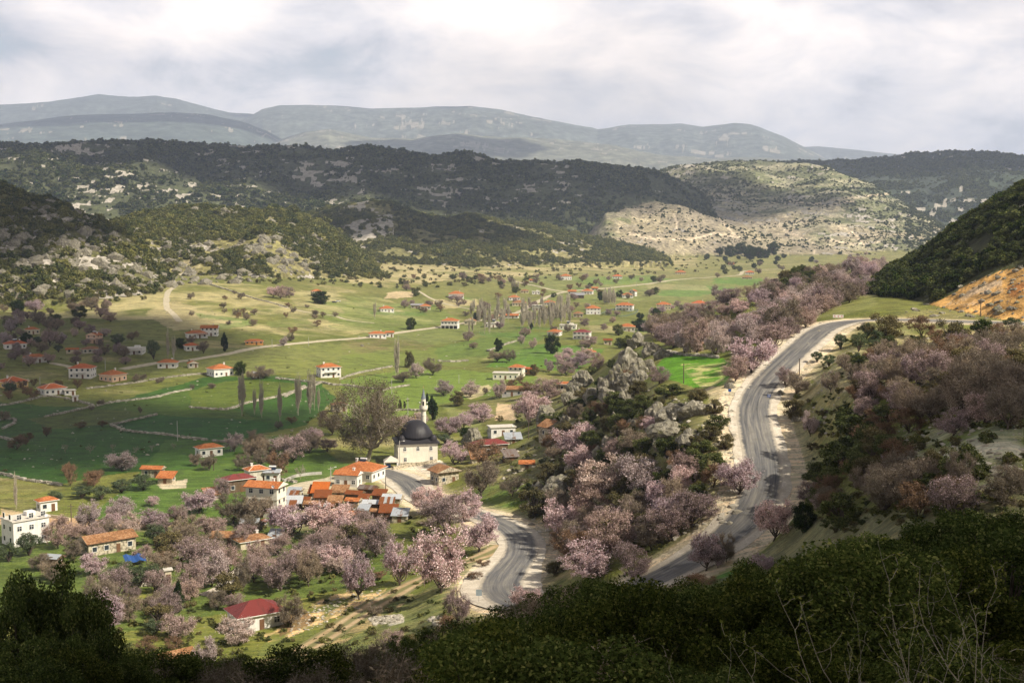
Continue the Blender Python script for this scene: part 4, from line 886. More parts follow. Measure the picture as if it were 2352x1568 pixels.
def house(px, py, wpx, rot, floors=1, roof='hip', rc='orange', wc='white', label='', name='house', ratio=.8, h=None, win='f', chim=1, solar=False, dish=False, balcony=False, porch=False, pitch=.42, ridge=False, pilotis=False, detailed=False, sink=0., over=.55, cat='house', base=None, win_w=1.1, porchside=1, group=None, wins=None):
    p = march([px], [py])[0]; sc = p[1]/FPX/.985; W_ = wpx*sc; a = R(rot)
    az = math.atan2(p[0], p[1])                   # front turned by rot from facing the camera
    w = W_/(abs(math.cos(a))+ratio*abs(math.sin(a))); d = w*ratio; H = h or 2.9*floors+.1
    rz = a-az
    n_ = np.array([math.sin(rz), -math.cos(rz)])    # outward front normal
    off = d/2*abs(math.cos(a))+w/2*abs(math.sin(a)); c_ = np.array([p[0]+math.sin(az)*off, p[1]+math.cos(az)*off])
    g = min(float(p[2]), float(GZ(*c_)))-sink; g = float(p[2])-sink
    o = root(name, label, cat, (c_[0], c_[1], g), rz, group); b = MBd(); b.box(-w/2, w/2, -d/2, d/2, -2.2, H)
    b.build('wall', MW[wc], o)
    if base: MBd().box(-w/2-.06, w/2+.06, -d/2-.06, d/2+.06, -2.2, .55).build('base', MW[base], o)
    rf = roof_mb(roof, w, d, H, pitch, over); ro = rf.build('roof', [MRF[rc], MW[wc] if roof.startswith('gable') else MRF[rc], MFR if roof == 'hip' else MFD], o)
    if ridge and roof == 'hip': ridge_mb(w, d, H, pitch, over).build('ridge_cap', MRG, ro)
    Ht = H+pitch*min(w, d)/2
    if chim and roof not in ('flat',):
        x = w*.22*(1 if (len(HOUSES) % 2) else -1); MBd().box(x-.32, x+.32, .3, .9, H+.3, Ht+.9).box(x-.42, x+.42, .2, 1.0, Ht+.9, Ht+1.02).build('chimney', MW['white' if wc != 'stone' else 'stone'], ro)
    if roof == 'flat' and chim:
        MBd().box(w*.05, w*.3, 0, d*.3, H+.2, H+1.3).build('stair_hood', MW[wc], ro)
    # windows on front and sides
    nf = max(2, int(round(w/2.9))) if wins is None else wins
    for fl in range(floors):
        z = fl*2.9+1.0
        if pilotis and fl == 0: continue
        for i in range(nf):
            x = -w/2+w*(i+.5)/nf
            if fl == 0 and i == nf//2: MBd().box(x-.5, x+.5, -d/2-.06, -d/2+.05, 0, 2.1).build('door', MDR, o)
            else: window_part(o, x, -d/2, z, 0, win_w, 1.15, detailed or p[1] < 700, detailed=detailed)
        ns = max(1, int(round(d/3.6)))
        for i in range(ns):
            y = -d/2+d*(i+.5)/ns; sd_ = 1 if rot < 0 else 3
            window_part(o, w/2 if sd_ == 1 else -w/2, y, z, sd_, win_w*.9, 1.15, p[1] < 700)
    if pilotis:
        b = MBd().box(-w/2+.3, w/2-.3, -d/2-.02, -d/2+.1, 0, 2.3); b.build('ground_floor_shade', MBK, o)  # black slab on the wall imitates the shade of an open storey
        f = MBd()
        for i in range(5): x = -w/2+i*w/4; f.box(x-.18, x+.18, -d/2-.16, -d/2-.03, -1.5, 2.6)
        f.build('column_row', MFR, o)
    if balcony:
        b = MBd().box(-w*.30, w*.30, -d/2-1.3, -d/2-.02, 2.75, 2.93); q = b.build('balcony', MW['concrete'], o)
        f = MBd()
        for i in range(9): x = -w*.30+.04+i*(w*.60-.08)/8; f.box(x-.03, x+.03, -d/2-1.3, -d/2-1.24, 2.93, 3.8)
        f.box(-w*.30, w*.30, -d/2-1.31, -d/2-1.23, 3.8, 3.88).build('railing', MFR, q)
    if porch:
        x0, x1 = (0, w/2) if porchside > 0 else (-w/2, 0)
        b = MBd().box(x0, x1, -d/2-2.2, -d/2-.02, 2.45, 2.6)
        b.build('porch_roof', MRF[rc if rc in MRF and roof != 'flat' else 'flat'], o)
        for x in (x0+.15, x1-.15): MBd().box(x-.1, x+.1, -d/2-2.1, -d/2-1.9, -1, 2.45).build('post', MFR, o)
    if solar:
        b = MBd(); b.V = [(-1.1, -1.2, Ht-.25), (1.1, -1.2, Ht-.25), (1.1, .3, Ht+.75), (-1.1, .3, Ht+.75), (-1.1, -1.15, Ht-.33), (1.1, -1.15, Ht-.33), (1.1, .35, Ht+.67), (-1.1, .35, Ht+.67)]; b.F = [(0, 1, 2, 3), (7, 6, 5, 4), (0, 4, 5, 1), (1, 5, 6, 2), (2, 6, 7, 3), (3, 7, 4, 0)]; b.M = [0]*6
        q = b.build('solar_panel', MSO, ro); MBd().tube((-1.1, .6, Ht+1.0), (1.1, .6, Ht+1.0), .28, k=10).build('water_tank', MWT, q); MBd().box(-1.1, 1.1, .46, .54, Ht+.6, Ht+.72).box(-.85, -.75, .46, .54, H, Ht+.6).box(.75, .85, .46, .54, H, Ht+.6).build('stand', MWT, q)
    if dish: dish_part(o, (w*.4, -d/2-.3, H+.6), ro)
    HOUSES.append(dict(px=px, py=py-8, name=label, o=o)); return o, w, d, H
def dish_part(o, loc, par=None):
    b = MBd(); k = 12
    rim = [(.45*math.cos(i*2*math.pi/k), -.1, .45*math.sin(i*2*math.pi/k)) for i in range(k)]
    for i in range(k): b.poly([rim[i], rim[(i+1) % k], (0, .05, 0)])
    q = b.build('satellite_dish', MWT, par or o, loc); MBd().tube((0, .05, 0), (0, .1, -.8), .03).build('mast', MWT, q); return q
H_ = house
# --- left village
H_(30, 893, 66, 28, 1, 'hip', 'red', 'yellow', 'yellow walled house with a red hip roof at the left edge', ridge=True, ratio=.9)
H_(120, 908, 62, 22, 1, 'hip', 'red', 'white', 'white house with white ridge lines on its red roof beside a low white outbuilding', ridge=True, chim=0, ratio=.8)
H_(190, 870, 60, -18, 2, 'hip', 'red', 'white', 'two storey white house with red roof left of the peach house', chim=1, h=5.2, balcony=True)
H_(260, 878, 60, 42, 1, 'hip', 'orange', 'pink', 'peach walled bungalow with an orange hip roof', ratio=1.0, over=.6, h=3.5)
H_(82, 834, 52, 14, 1, 'hip', 'orange', 'white', 'white house with dark windows and orange roof above the yellow house', ratio=.6, porch=True, porchside=-1)
H_(35, 802, 50, 8, 1, 'hip', 'red', 'white', 'small white house with a solar heater at the far left', solar=True, ratio=.6)
H_(74, 768, 32, 14, 1, 'hip', 'orange', 'beige', 'small beige house with orange roof among grey trees at upper left')
H_(217, 789, 36, -30, 2, 'gabley', 'orange', 'pink', 'tall pinkish house with orange gable and rooftop solar heater', solar=True, ratio=.9, h=4.6, balcony=True)
H_(166, 812, 26, 0, 1, 'gable', 'orange', 'beige', 'tiny beige hut with an orange roof', name='hut', cat='hut', ratio=.5, chim=0, h=2.2)
H_(210, 812, 44, 10, 1, 'hip', 'old', 'aged', 'low old house with faded orange roof above a dark shelter', ratio=.6, chim=0, h=2.3)
H_(306, 815, 56, -14, 1, 'flat', 'flat', 'white', 'white modern flat roofed house in the left village', ratio=.7, h=3.6, porch=True)
H_(386, 846, 46, -12, 1, 'hip', 'orange', 'white', 'white house with orange roof beside the valley dirt road', ratio=.6, over=.8)
H_(443, 845, 24, 8, 1, 'gabley', 'orange', 'aged', 'little stone hut with orange roof right of the roadside white house', name='hut', cat='hut', h=2.3, chim=0)
H_(440, 806, 34, 12, 1, 'hip', 'red', 'white', 'white cottage with red roof half hidden by trees near the conifer', chim=0)
H_(451, 777, 48, 10, 1, 'hip', 'orange', 'white', 'long white house with a bright orange roof and arcade', ratio=.6, porch=True, chim=1)
H_(482, 772, 40, -8, 2, 'gable', 'orange', 'white', 'two storey white house with an orange roof behind the arcade house', ratio=.7, h=5.0)
H_(584, 792, 40, 0, 1, 'hip', 'orange', 'orange', 'low house with orange roof and orange walls by the dirt road bend', chim=0, h=2.0, ratio=.5)
H_(506, 866, 60, 24, 1, 'hip', 'orange', 'white', 'white farmhouse with orange roof and a dark gabled annex', ratio=.85, h=4.0)
H_(755, 868, 56, 18, 2, 'hip', 'orange', 'white', 'two storey white house with orange roof alone above the tall poplars', ratio=.7, balcony=True, h=5.4)
H_(727, 682, 26, 10, 2, 'hip', 'orange', 'beige', 'tall cream house with an orange roof beside the round evergreen', h=5.0, chim=0)
# --- middle of the valley
H_(888, 717, 34, 8, 1, 'hip', 'orange', 'white', 'white cottage with orange hip roof in the upper meadow', ratio=.8)
H_(957, 709, 26, -6, 1, 'gable', 'greyroof', 'stone', 'stone barn with a grey roof in the upper meadow', name='barn', cat='barn', ratio=.6, chim=0)
H_(977, 711, 24, 0, 1, 'hip', 'orange', 'aged', 'cottage with an orange roof touching the grey roofed stone barn')
H_(1048, 685, 34, 0, 1, 'hip', 'orange', 'white', 'white house with a small orange roof high in the meadow', h=4.2, porch=True)
H_(1034, 755, 42, -10, 2, 'hip', 'orange', 'white', 'two storey white house standing on open ground floor columns', pilotis=True, ratio=.7)
H_(1080, 746, 28, -6, 1, 'gabley', 'old', 'beige', 'beige gabled house behind two thin poplars', ratio=.8)
H_(1134, 752, 42, -4, 1, 'flat', 'flat', 'cream', 'cream flat roofed house with a solar heater among poplars', solar=True, ratio=.6, h=3.2)
H_(867, 777, 40, 8, 1, 'hip', 'orange', 'white', 'white farmhouse with orange roof beside the dark valley lane', ratio=.6)
H_(895, 774, 18, 0, 1, 'gable', 'orange', 'white', 'small white annex with orange roof right of the lane farmhouse', name='hut', cat='hut', chim=0)
H_(1181, 690, 27, 6, 1, 'hip', 'orange', 'white', 'small white house with orange roof beyond the far poplars')
H_(1193, 703, 32, 0, 1, 'hip', 'old', 'beige', 'beige house with a faded roof below the small white house', chim=0)
H_(1142, 733, 22, 0, 1, 'gable', 'old', 'aged', 'low old house with faded roof in the poplar grove', chim=0, h=2.2)
H_(1175, 731, 34, -8, 1, 'gable', 'orange', 'white', 'low white house with orange roof right of the poplar grove', chim=0, h=2.2, ratio=.5)
H_(1231, 676, 18, 0, 1, 'flat', 'flat', 'white', 'small white cube house above the valley road')
H_(1205, 673, 18, 0, 1, 'hip', 'old', 'beige', 'far cottage with a faded roof at the lane', chim=0, h=2.2)
H_(1235, 713, 26, -10, 2, 'flat', 'flat', 'concrete', 'unfinished concrete frame house beside the valley road', chim=0, h=4.6)
H_(1262, 702, 26, 0, 1, 'hip', 'orange', 'aged', 'long farmhouse with orange roof behind the unfinished concrete house')
H_(1299, 643, 28, 8, 2, 'hip', 'orange', 'white', 'white house with orange roof, farthest up the slope in the centre', h=4.6)
H_(1222, 648, 12, 0, 1, 'gable', 'orange', 'aged', 'tiny orange roofed shed high up the slope', name='shed', cat='shed', chim=0, h=2.2)
H_(1418, 640, 22, 0, 1, 'hip', 'red', 'white', 'white house with red roof at the far dirt road')
H_(1563, 630, 24, 0, 1, 'hip', 'orange', 'beige', 'far beige house with orange roof on the level green fields', chim=0)
H_(1680, 610, 12, 0, 1, 'gable', 'red', 'white', 'tiny house with a red roof under the far dark trees', chim=0, h=2.4)
H_(1722, 630, 20, 0, 1, 'hip', 'red', 'white', 'far white and red house at the end of the dirt road', chim=0)
H_(1716, 641, 22, 0, 1, 'hip', 'old', 'beige', 'far beige house just below the white and red one', chim=0, h=2.4)
H_(1798, 634, 22, 0, 1, 'hip', 'orange', 'white', 'far orange roofed white house left of the scrubby knoll', chim=0)
H_(1326, 685, 30, 0, 1, 'gable', 'greyroof', 'wood', 'dark wooden barn with grey roof in the far hamlet', name='barn', cat='barn', chim=0)
H_(1349, 676, 28, -8, 1, 'hip', 'orange', 'white', 'far house with an orange roof right of the dark barn', h=3.4)
H_(1314, 676, 18, 0, 1, 'gable', 'orange', 'aged', 'small far house with orange roof left of the dark barn', chim=0)
H_(1366, 667, 14, 0, 1, 'gable', 'orange', 'aged', 'smallest orange roofed hut of the far hamlet', name='hut', cat='hut', chim=0, h=2.4)
H_(1441, 684, 26, 6, 1, 'hip', 'orange', 'white', 'low white house with orange roof left of a tall gabled one', chim=0)
H_(1454, 680, 18, -25, 2, 'gabley', 'orange', 'white', 'tall narrow white house with an orange gable', h=5.2, chim=0)
H_(1435, 714, 42, -8, 2, 'hip', 'orange', 'white', 'large white villa with orange roofs inside a green fenced garden', h=5.0, ratio=.7, balcony=True)
H_(1362, 722, 34, 4, 2, 'hip', 'orange', 'white', 'white box shaped house with an orange roof near the fenced villa', h=5.2, ratio=.9, win_w=.9)
H_(1328, 729, 22, 0, 1, 'hip', 'old', 'stone', 'small stone cottage with brownish orange roof', h=3.2, chim=0)
H_(1524, 711, 32, 0, 2, 'hip', 'orange', 'beige', 'house with orange roof above pink trees right of the villa', h=4.6)
H_(1606, 705, 34, 0, 1, 'hip', 'red', 'white', 'white house with red roof seen above the pink grove', h=3.4, porch=True)
H_(1305, 757, 40, -6, 1, 'flat', 'flat', 'cream', 'cream flat roofed house behind the blue fronted house', ratio=.6, h=3.4, solar=True)
H_(1274, 772, 34, -18, 1, 'hip', 'orange', 'white', 'white house with orange roof and blue porch', ratio=.8, porch=True)
H_(1337, 780, 42, -12, 2, 'hip', 'maroon', 'white', 'white two storey house with a dark red roof', ratio=.7, h=5.0, balcony=True, over=.4)
H_(1440, 761, 36, 0, 1, 'hip', 'orange', 'aged', 'house with orange roof just behind the top of the crag', h=3.4, chim=0)
H_(1396, 792, 18, 0, 1, 'gable', 'rusty', 'beige', 'small beige shack with rusty roof left of the crag', name='shack', cat='shack', chim=0)
H_(1352, 820, 32, 0, 1, 'hip', 'orange', 'white', 'orange roofed house with white chimney in pink trees by the crag', h=3.0)
H_(1163, 872, 62, -8, 1, 'flat', 'flat', 'cream', 'long white flat roofed house with red edge in the meadow', ratio=.5, h=3.3, chim=0, win_w=.8)
H_(1187, 866, 38, -14, 2, 'hip', 'orange', 'cream', 'cream house with orange roof behind the long flat house', ratio=.8, h=5.0, chim=0)
H_(1217, 860, 28, -30, 1, 'gable', 'red', 'orange', 'orange walled barn with red roof right of the cream house', name='barn', cat='barn', ratio=.5, chim=0, h=2.8)
H_(1176, 910, 46, 0, 1, 'gable', 'old', 'grey', 'grey house with orange roof behind a dark round tree', ratio=.6, chim=0)
H_(1300, 898, 36, 0, 1, 'hip', 'orange', 'stone', 'stone pavilion with flat orange roof beside the big boulder', ratio=.7, chim=0, h=2.9, pitch=.25, over=.9)
H_(1152, 1002, 64, 14, 1, 'flat', 'flat', 'white', 'pale blue white bungalow with a flat cream roof in the rocks', ratio=.6, chim=0, h=3.1, dish=True)
H_(1178, 1018, 38, 8, 1, 'shed', 'steel', 'stone', 'small shed with a steel roof just below the flat bungalow', name='shed', cat='shed', chim=0, h=1.4, pitch=.3, wins=1)
H_(1268, 1006, 62, 38, 1, 'gabley', 'old', 'stone', 'stone cottage with old orange roof on the rocky slope', ratio=.7, chim=1, pitch=.5, h=3.2)
H_(1124, 1048, 86, 20, 1, 'hip', 'maroon', 'wood', 'wooden house with a rusty maroon roof among bare trees', ratio=.5, chim=0, h=3.6)
H_(1098, 1062, 36, 10, 1, 'shed', 'old', 'stone', 'lean to with orange tiles below the maroon roof', name='lean_to', cat='shed', chim=0, h=1.2, pitch=.45, wins=1)
H_(1172, 1060, 36, 20, 1, 'shed', 'brown', 'wood', 'grey sheet metal shed right of the maroon roofed house', name='shed', cat='shed', chim=0, h=1.4, pitch=.4, wins=1)
H_(1210, 1078, 30, 0, 1, 'gable', 'orange', 'stone', 'small orange tiled hut on the green slope beside a dark bush', name='hut', cat='hut', chim=0, h=1.6, wins=1)
H_(1021, 1114, 66, 28, 1, 'gabley', 'old', 'stone', 'old rubble stone house inside the road bend', ratio=.8, chim=0, h=3.8, pitch=.35, over=.9)
H_(779, 946, 38, 14, 1, 'hip', 'old', 'stone', 'ruined stone house with orange roof at the edge of the fields', ratio=.6, chim=0, h=3.0)
H_(1601, 808, 26, 0, 1, 'gable', 'old', 'stone', 'old hut with orange roof under the pink trees behind the meadow', name='hut', cat='hut', chim=0, h=2.6, wins=2)
# --- lower village
H_(480, 1050, 62, 20, 1, 'hip', 'orange', 'white', 'white house with orange roof behind grey trees at the field edge', ratio=.6, chim=0)
H_(352, 1098, 52, -24, 1, 'gable', 'orange', 'stone', 'stone house with an orange tiled roof beside the grey blossom tree', ratio=.5, chim=0, h=2.6, over=.5)
H_(383, 1112, 40, -24, 1, 'shed', 'orange', 'stone', 'low stone wing with orange roof and metal eave', name='lean_to', cat='shed', ratio=.6, chim=0, h=1.8, pitch=.4, wins=1)
H_(108, 1176, 46, 20, 1, 'hip', 'orange', 'white', 'small white house with orange roof behind the olive tree', ratio=.7, chim=0)
H_(60, 1255, 104, 24, 3, 'flat', 'flat', 'white', 'three storey white block house with a flat white roof', ratio=.75, h=6.3, chim=1, detailed=True, dish=True)
H_(125, 1300, 40, -35, 1, 'gable', 'steel', 'wood', 'small blue grey tin shed between bare trees', name='shed', cat='shed', ratio=.8, chim=0, h=1.6, wins=1)
H_(248, 1275, 126, 22, 1, 'gable', 'old', 'stone', 'long stone barn with a wide old orange roof behind pink trees', name='barn', cat='barn', ratio=.5, chim=0, h=3.0, pitch=.4)
H_(518, 1253, 60, -14, 1, 'gable', 'old', 'stone', 'low cottage with an orange gabled roof left of the hipped one', ratio=.7, chim=0, h=1.9, pitch=.45, wins=2)
H_(578, 1262, 84, 24, 1, 'hip', 'old', 'beige', 'low cottage with a broad worn orange roof and tiny chimney', ratio=.6, chim=1, h=1.9, pitch=.36, wins=2)
H_(634, 1247, 32, -20, 1, 'shed', 'steel', 'wood', 'steel roofed shed right of the worn orange cottage', name='shed', cat='shed', chim=0, h=1.2, pitch=.5, wins=1)
H_(575, 1215, 40, -10, 1, 'gable', 'steel', 'wood', 'steel roofed shed hidden under grey trees below the tall house', name='shed', cat='shed', chim=0, h=1.5, wins=1)
H_(604, 1212, 0+15, -30, 1, 'gabley', 'rusty', 'wood', 'tiny rusty gabled hut at the foot of the tall house', name='hut', cat='hut', chim=0, h=1.6, wins=1)
o_, w_, d_, hh_ = H_(612, 1192, 92, -27, 3, 'gable', 'orange', 'cream', 'tall three storey cream house with orange roof on the village slope', ratio=.6, h=8.3, pitch=.38, over=.6, detailed=True, dish=True)
MBd().box(-w_/2-.12, w_/2+.12, -d_/2-.12, d_/2+.12, 5.0, 5.22).build('floor_band', MW['aged'], o_)
o_, w_, d_, hh_ = H_(834, 1108, 104, -28, 1, 'hip', 'orange', 'white', 'large white house with broad orange hip roof and solar heater', ratio=.85, h=3.3, pitch=.42, over=.7, detailed=True, solar=True)
H_(800, 1120, 64, -22, 1, 'gable', 'orange', 'white', 'white cottage with bright orange gable roof before the large hip roof', ratio=.55, h=3.6, pitch=.45, over=.4, detailed=True)
H_(736, 1148, 38, -12, 1, 'shed', 'rustorange', 'aged', 'shed with smooth orange roof and a white skylight', name='shed', cat='shed', ratio=.9, chim=0, h=2.0, pitch=.5, wins=1)
H_(548, 1132, 74, 22, 1, 'hip', 'maroon', 'wood', 'long house with dark maroon metal roof and wooden balcony', ratio=.6, chim=0, h=3.8)
H_(590, 1110, 56, 22, 1, 'hip', 'orange', 'aged', 'orange roofed wing with white ridge lines behind the tall house', ratio=.7, chim=1, h=3.9, ridge=True)
H_(626, 1108, 36, -10, 1, 'gable', 'steel', 'white', 'white shed with grey metal roof and red water tanks', name='shed', cat='shed', ratio=.7, chim=0, h=3.0, solar=True)
H_(485, 1150, 34, 20, 1, 'shed', 'old', 'stone', 'small orange tiled shed under the pinkest almond tree', name='shed', cat='shed', chim=0, h=1.6, wins=1)
# sheds: px, py, width, rot, material, kind
for i, (a, b_, w, r_, rc, kd, lb) in enumerate([
 (680, 1140, 34, -20, 'steel', 'gable', 'low gabled shed with a blue grey metal roof beside the tall cream house'), (672, 1153, 28, -14, 'mixed', 'shed', 'striped grey and rust lean to right of the tall cream house'), (676, 1170, 38, -8, 'tin', 'shed', 'shed with a pale grey sheet roof left of the pink blossom'),
 (656, 1185, 48, -10, 'mixed', 'shed', 'largest grey and rust striped roof at the foot of the tall cream house'), (732, 1147, 46, -12, 'rusty', 'shed', 'rust red shed with two pale sheets below the skylight roof'), (742, 1156, 38, -6, 'rusty', 'shed', 'rusty red low shed, the lower of the pair below the skylight roof'),
 (781, 1145, 42, -14, 'old', 'shed', 'broken old tiled shed with bare rafters'), (816, 1150, 44, -22, 'rusty', 'gable', 'rust brown gabled shed right of the broken rafters'), (846, 1138, 46, -24, 'brown', 'gable', 'brown grey gabled shed in front of the large hip roof'),
 (812, 1166, 38, -22, 'orange', 'gable', 'small orange tiled shed in the middle of the shed cluster'), (872, 1152, 34, -20, 'rusty', 'shed', 'shed with alternating rust and grey sheets, top right of the cluster'), (854, 1172, 42, -14, 'tin', 'gable', 'pale blue grey metal shed standing on the grass'),
 (902, 1160, 48, -14, 'tin', 'gable', 'pale metal shed at the edge of the road'), (889, 1172, 34, -8, 'mixed', 'shed', 'patched grey wooden roof below the pale roadside shed'), (893, 1192, 42, -8, 'rusty', 'shed', 'low pinkish rusty roof at the lower end of the cluster'),
 (920, 1200, 40, -12, 'steel', 'shed', 'blue grey tall sheet roof, lowest and rightmost of the cluster'), (811, 1198, 40, -24, 'orange', 'gable', 'orange tiled shed half covered by blossom at the lower middle'), (800, 1180, 36, -22, 'brown', 'gable', 'faded brown roof between the two small orange tiled sheds'),
 (700, 1162, 30, -14, 'rusty', 'gable', 'small rusty gabled shed under the pink blossom'), (716, 1172, 34, -10, 'old', 'gable', 'weathered tiled shed left of the small rusty gable'), (752, 1178, 34, -12, 'mixed', 'gable', 'patchy metal shed in the lower left of the cluster'), (836, 1160, 26, -18, 'rusty', 'shed', 'tiny rust sheet roof beside the middle orange shed'),
 (866, 1190, 30, -14, 'old', 'gable', 'weathered tiled shed above the low pinkish roof'), (836, 1186, 28, -20, 'steel', 'shed', 'small steel lean to on the grass patch'), (776, 1192, 34, -16, 'old', 'gable', 'low tiled shed deep in the pink blossom'), (770, 1168, 36, -12, 'old', 'shed', 'dull orange roof behind the pink blossom in the cluster')]):
    H_(a, b_, w, r_, 1, kd, rc, 'wood' if i % 3 else 'stone', lb, name='shed', cat='shed', ratio=.75, chim=0, h=1.7, pitch=.42 if kd == 'gable' else .38, over=.35, wins=1, group='sheds of the village cluster')
o_, w_, d_, hh_ = H_(588, 1452, 132, 20, 1, 'hip', 'crimson', 'white', 'white house with a dark red metal roof beside the dirt track', ratio=.75, chim=0, h=3.0, pitch=.5, over=.6, detailed=True)
H_(400, 1545, 90, 24, 1, 'gable', 'old', 'stone', 'old red tiled roof hidden by brush at the bottom left', name='barn', cat='barn', ratio=.5, chim=0, h=2.2, wins=2)
H_(386, 1340, 16, 10, 1, 'flat', 'flat', 'beige', 'small beige pump hut between olive trees', name='hut', cat='hut', chim=0, h=3.0, wins=1, ratio=.9)
H_(594, 868, 26, -8, 1, 'gable', 'tin', 'white', 'small white shed with a shining metal roof in the field', name='shed', cat='shed', chim=0, h=2.0, wins=1)
H_(173, 922, 13, 0, 1, 'flat', 'flat', 'white', 'tiny white cabin standing alone on the field wall', name='hut', cat='hut', chim=0, h=2.4, wins=1)
H_(160, 908, 26, 8, 1, 'flat', 'flat', 'white', 'low white outbuilding right of the white ridged house', name='outbuilding', cat='outbuilding', chim=0, h=2.3, wins=2)
# ------------------------------------------------------------------ mosque
p = march([955], [1066])[0]; sc = p[1]/FPX/.985; Wm = 97*sc; mz = R(7)
az = math.atan2(p[0], p[1]); off = Wm/2; mc = (p[0]+math.sin(az)*off, p[1]+math.cos(az)*off); mzr = mz-az
mq = root('mosque', 'cream mosque with a dark lead dome at the village square', 'mosque', (mc[0], mc[1], p[2]), mzr)
w = Wm*.94; d = w*.92; Hm = 6.9
MBd().box(-w/2, w/2, -d/2, d/2, -2, Hm).build('wall', MW['cream'], mq); MBd().box(-w/2-.15, w/2+.15, -d/2-.15, d/2+.15, -2, .5).build('plinth', MW['stone'], mq)
b = MBd(); e = .75; X0 = w/2+e; zz_ = Hm-.05
lo = [(-X0, -d/2-e, zz_), (X0, -d/2-e, zz_), (X0, d/2+e, zz_), (-X0, d/2+e, zz_)]; ti = w*.36; hi = [(-ti, -ti, zz_+1.3), (ti, -ti, zz_+1.3), (ti, ti, zz_+1.3), (-ti, ti, zz_+1.3)]
lo2 = [(x, y, z+.25) for x, y, z in lo]
for i in range(4): j = (i+1) % 4; b.poly([lo[i], lo[j], lo2[j], lo2[i]]); b.poly([lo2[i], lo2[j], hi[j], hi[i]])
b.poly(lo[::-1]); b.poly(hi); MDK = MRF['dark']; ro = b.build('roof', MDK, mq)
k = 16; rd_ = w*.40; b = MBd()
V = [(rd_*math.cos(i*2*math.pi/k), rd_*math.sin(i*2*math.pi/k), z) for z in (zz_+.4, zz_+1.5) for i in range(k)]; b.V = V; b.F = [(i, (i+1) % k, k+(i+1) % k, k+i) for i in range(k)]; b.M = [0]*k; b.build('drum', MDK, mq)
m_d, nt, bb = newmat('ribbed_dome'); tcn = ocoord(nt); se = N(nt, 'ShaderNodeSeparateXYZ'); L(nt, tcn, se.inputs[0]); an = mth(nt, 'ARCTAN2', se.outputs[1], se.outputs[0]); wv = mth(nt, 'SINE', mth(nt, 'MULTIPLY', an, 64.))
L(nt, mixc(nt, 1.0, (.032, .031, .037), ramp(nt, wv, [(0, .75), (.8, 1.0), (1, 1.6)]), 'MULTIPLY'), bb.inputs['Base Color']); bb.inputs['Roughness'].default_value = .42; bump(nt, bb, wv, .3, .05)
b = MBd(); rn = 14; kk = 48; R0 = rd_*1.10; Hd = w*.43
for j in range(rn):
    t = j/rn; th_ = t*math.pi/2; rad_ = R0*(math.cos(th_)**.9)*(1-.08*math.sin(math.pi*t)); z = zz_+1.4+Hd*(math.sin(th_)**1.06)
    b.V += [(rad_*math.cos(i*2*math.pi/kk), rad_*math.sin(i*2*math.pi/kk), z) for i in range(kk)]
b.V.append((0, 0, zz_+1.4+Hd)); tp = len(b.V)-1
for j in range(rn-1): b.F += [(j*kk+i, j*kk+(i+1) % kk, (j+1)*kk+(i+1) % kk, (j+1)*kk+i) for i in range(kk)]
b.F += [((rn-1)*kk+i, (rn-1)*kk+(i+1) % kk, tp) for i in range(kk)]; b.F.append(tuple(range(kk))[::-1]); b.M = [0]*len(b.F); dm = b.build('dome', m_d, mq, smooth=True)
MGD = plain('brass', (.55, .42, .2), .4, .6)
zt = zz_+1.4+Hd; MBd().tube((0, 0, zt-.1), (0, 0, zt+1.9), .09, .05).tube((0, 0, zt+.5), (0, 0, zt+.8), .22, .12).tube((0, 0, zt+1.1), (0, 0, zt+1.3), .16, .08).build('finial', MGD, dm)
for sx in (-1, 1):
    for sy in (-1, 1):      # small corner domes
        b = MBd(); n0 = 0; r0 = w*.095; cx_, cy_ = sx*w*.40, sy*w*.38
        for j in range(6):
            th_ = j/6*math.pi/2; b.V += [(cx_+r0*math.cos(th_)*math.cos(i*math.pi/6), cy_+r0*math.cos(th_)*math.sin(i*math.pi/6), zz_+1.0+r0*1.5*math.sin(th_)) for i in range(12)]
        b.V += [(cx_+r0*math.cos(i*math.pi/6), cy_+r0*math.sin(i*math.pi/6), zz_+.1) for i in range(12)]
        for j in range(5): b.F += [(j*12+i, j*12+(i+1) % 12, (j+1)*12+(i+1) % 12, (j+1)*12+i) for i in range(12)]
        b.F += [(72+i, 72+(i+1) % 12, (i+1) % 12, i) for i in range(12)]; b.F.append(tuple(60+i for i in range(12))); b.M = [0]*len(b.F); b.build('corner_dome', MDK, mq, smooth=True)
def archwin(parent, x, y, z, face, ww, hh):
    b = MBd(); pts_ = [(-ww/2, 0), (ww/2, 0)]+[(ww/2*math.cos(t), hh-ww/2+ww/2*math.sin(t)) for t in np.linspace(0, math.pi, 9)]
    b.poly([(x_, -.03, z_) for x_, z_ in pts_]); q = b.build('window', MGL, parent, (x, y, z), rz=face*math.pi/2)
    f = MBd(); o2 = [(x_*1.2, z_*1.06-.05) for x_, z_ in pts_]
    for i in range(len(pts_)):
        j = (i+1) % len(pts_); f.poly([(pts_[i][0], -.07, pts_[i][1]), (o2[i][0], -.07, o2[i][1]), (o2[j][0], -.07, o2[j][1]), (pts_[j][0], -.07, pts_[j][1])])
        f.poly([(o2[i][0], -.07, o2[i][1]), (o2[i][0], 0, o2[i][1]), (o2[j][0], 0, o2[j][1]), (o2[j][0], -.07, o2[j][1])])
    f.box(-.05, .05, -.08, -.04, 0, hh-ww*.2); f.box(-ww/2, -.05, -.08, -.04, hh*.55, hh*.55+.08); f.box(.05, ww/2, -.08, -.04, hh*.55, hh*.55+.08); f.box(-ww*.62, ww*.62, -.14, 0, -.2, -.06)
    f.build('frame', MFR, q)
for x in (-.33, .0, .33): archwin(mq, x*w, -d/2, 4.5, 0, .95, 1.3)
for x in (-.32, .34): window_part(mq, x*w, -d/2, .95, 0, .85, 1.25, detailed=True)
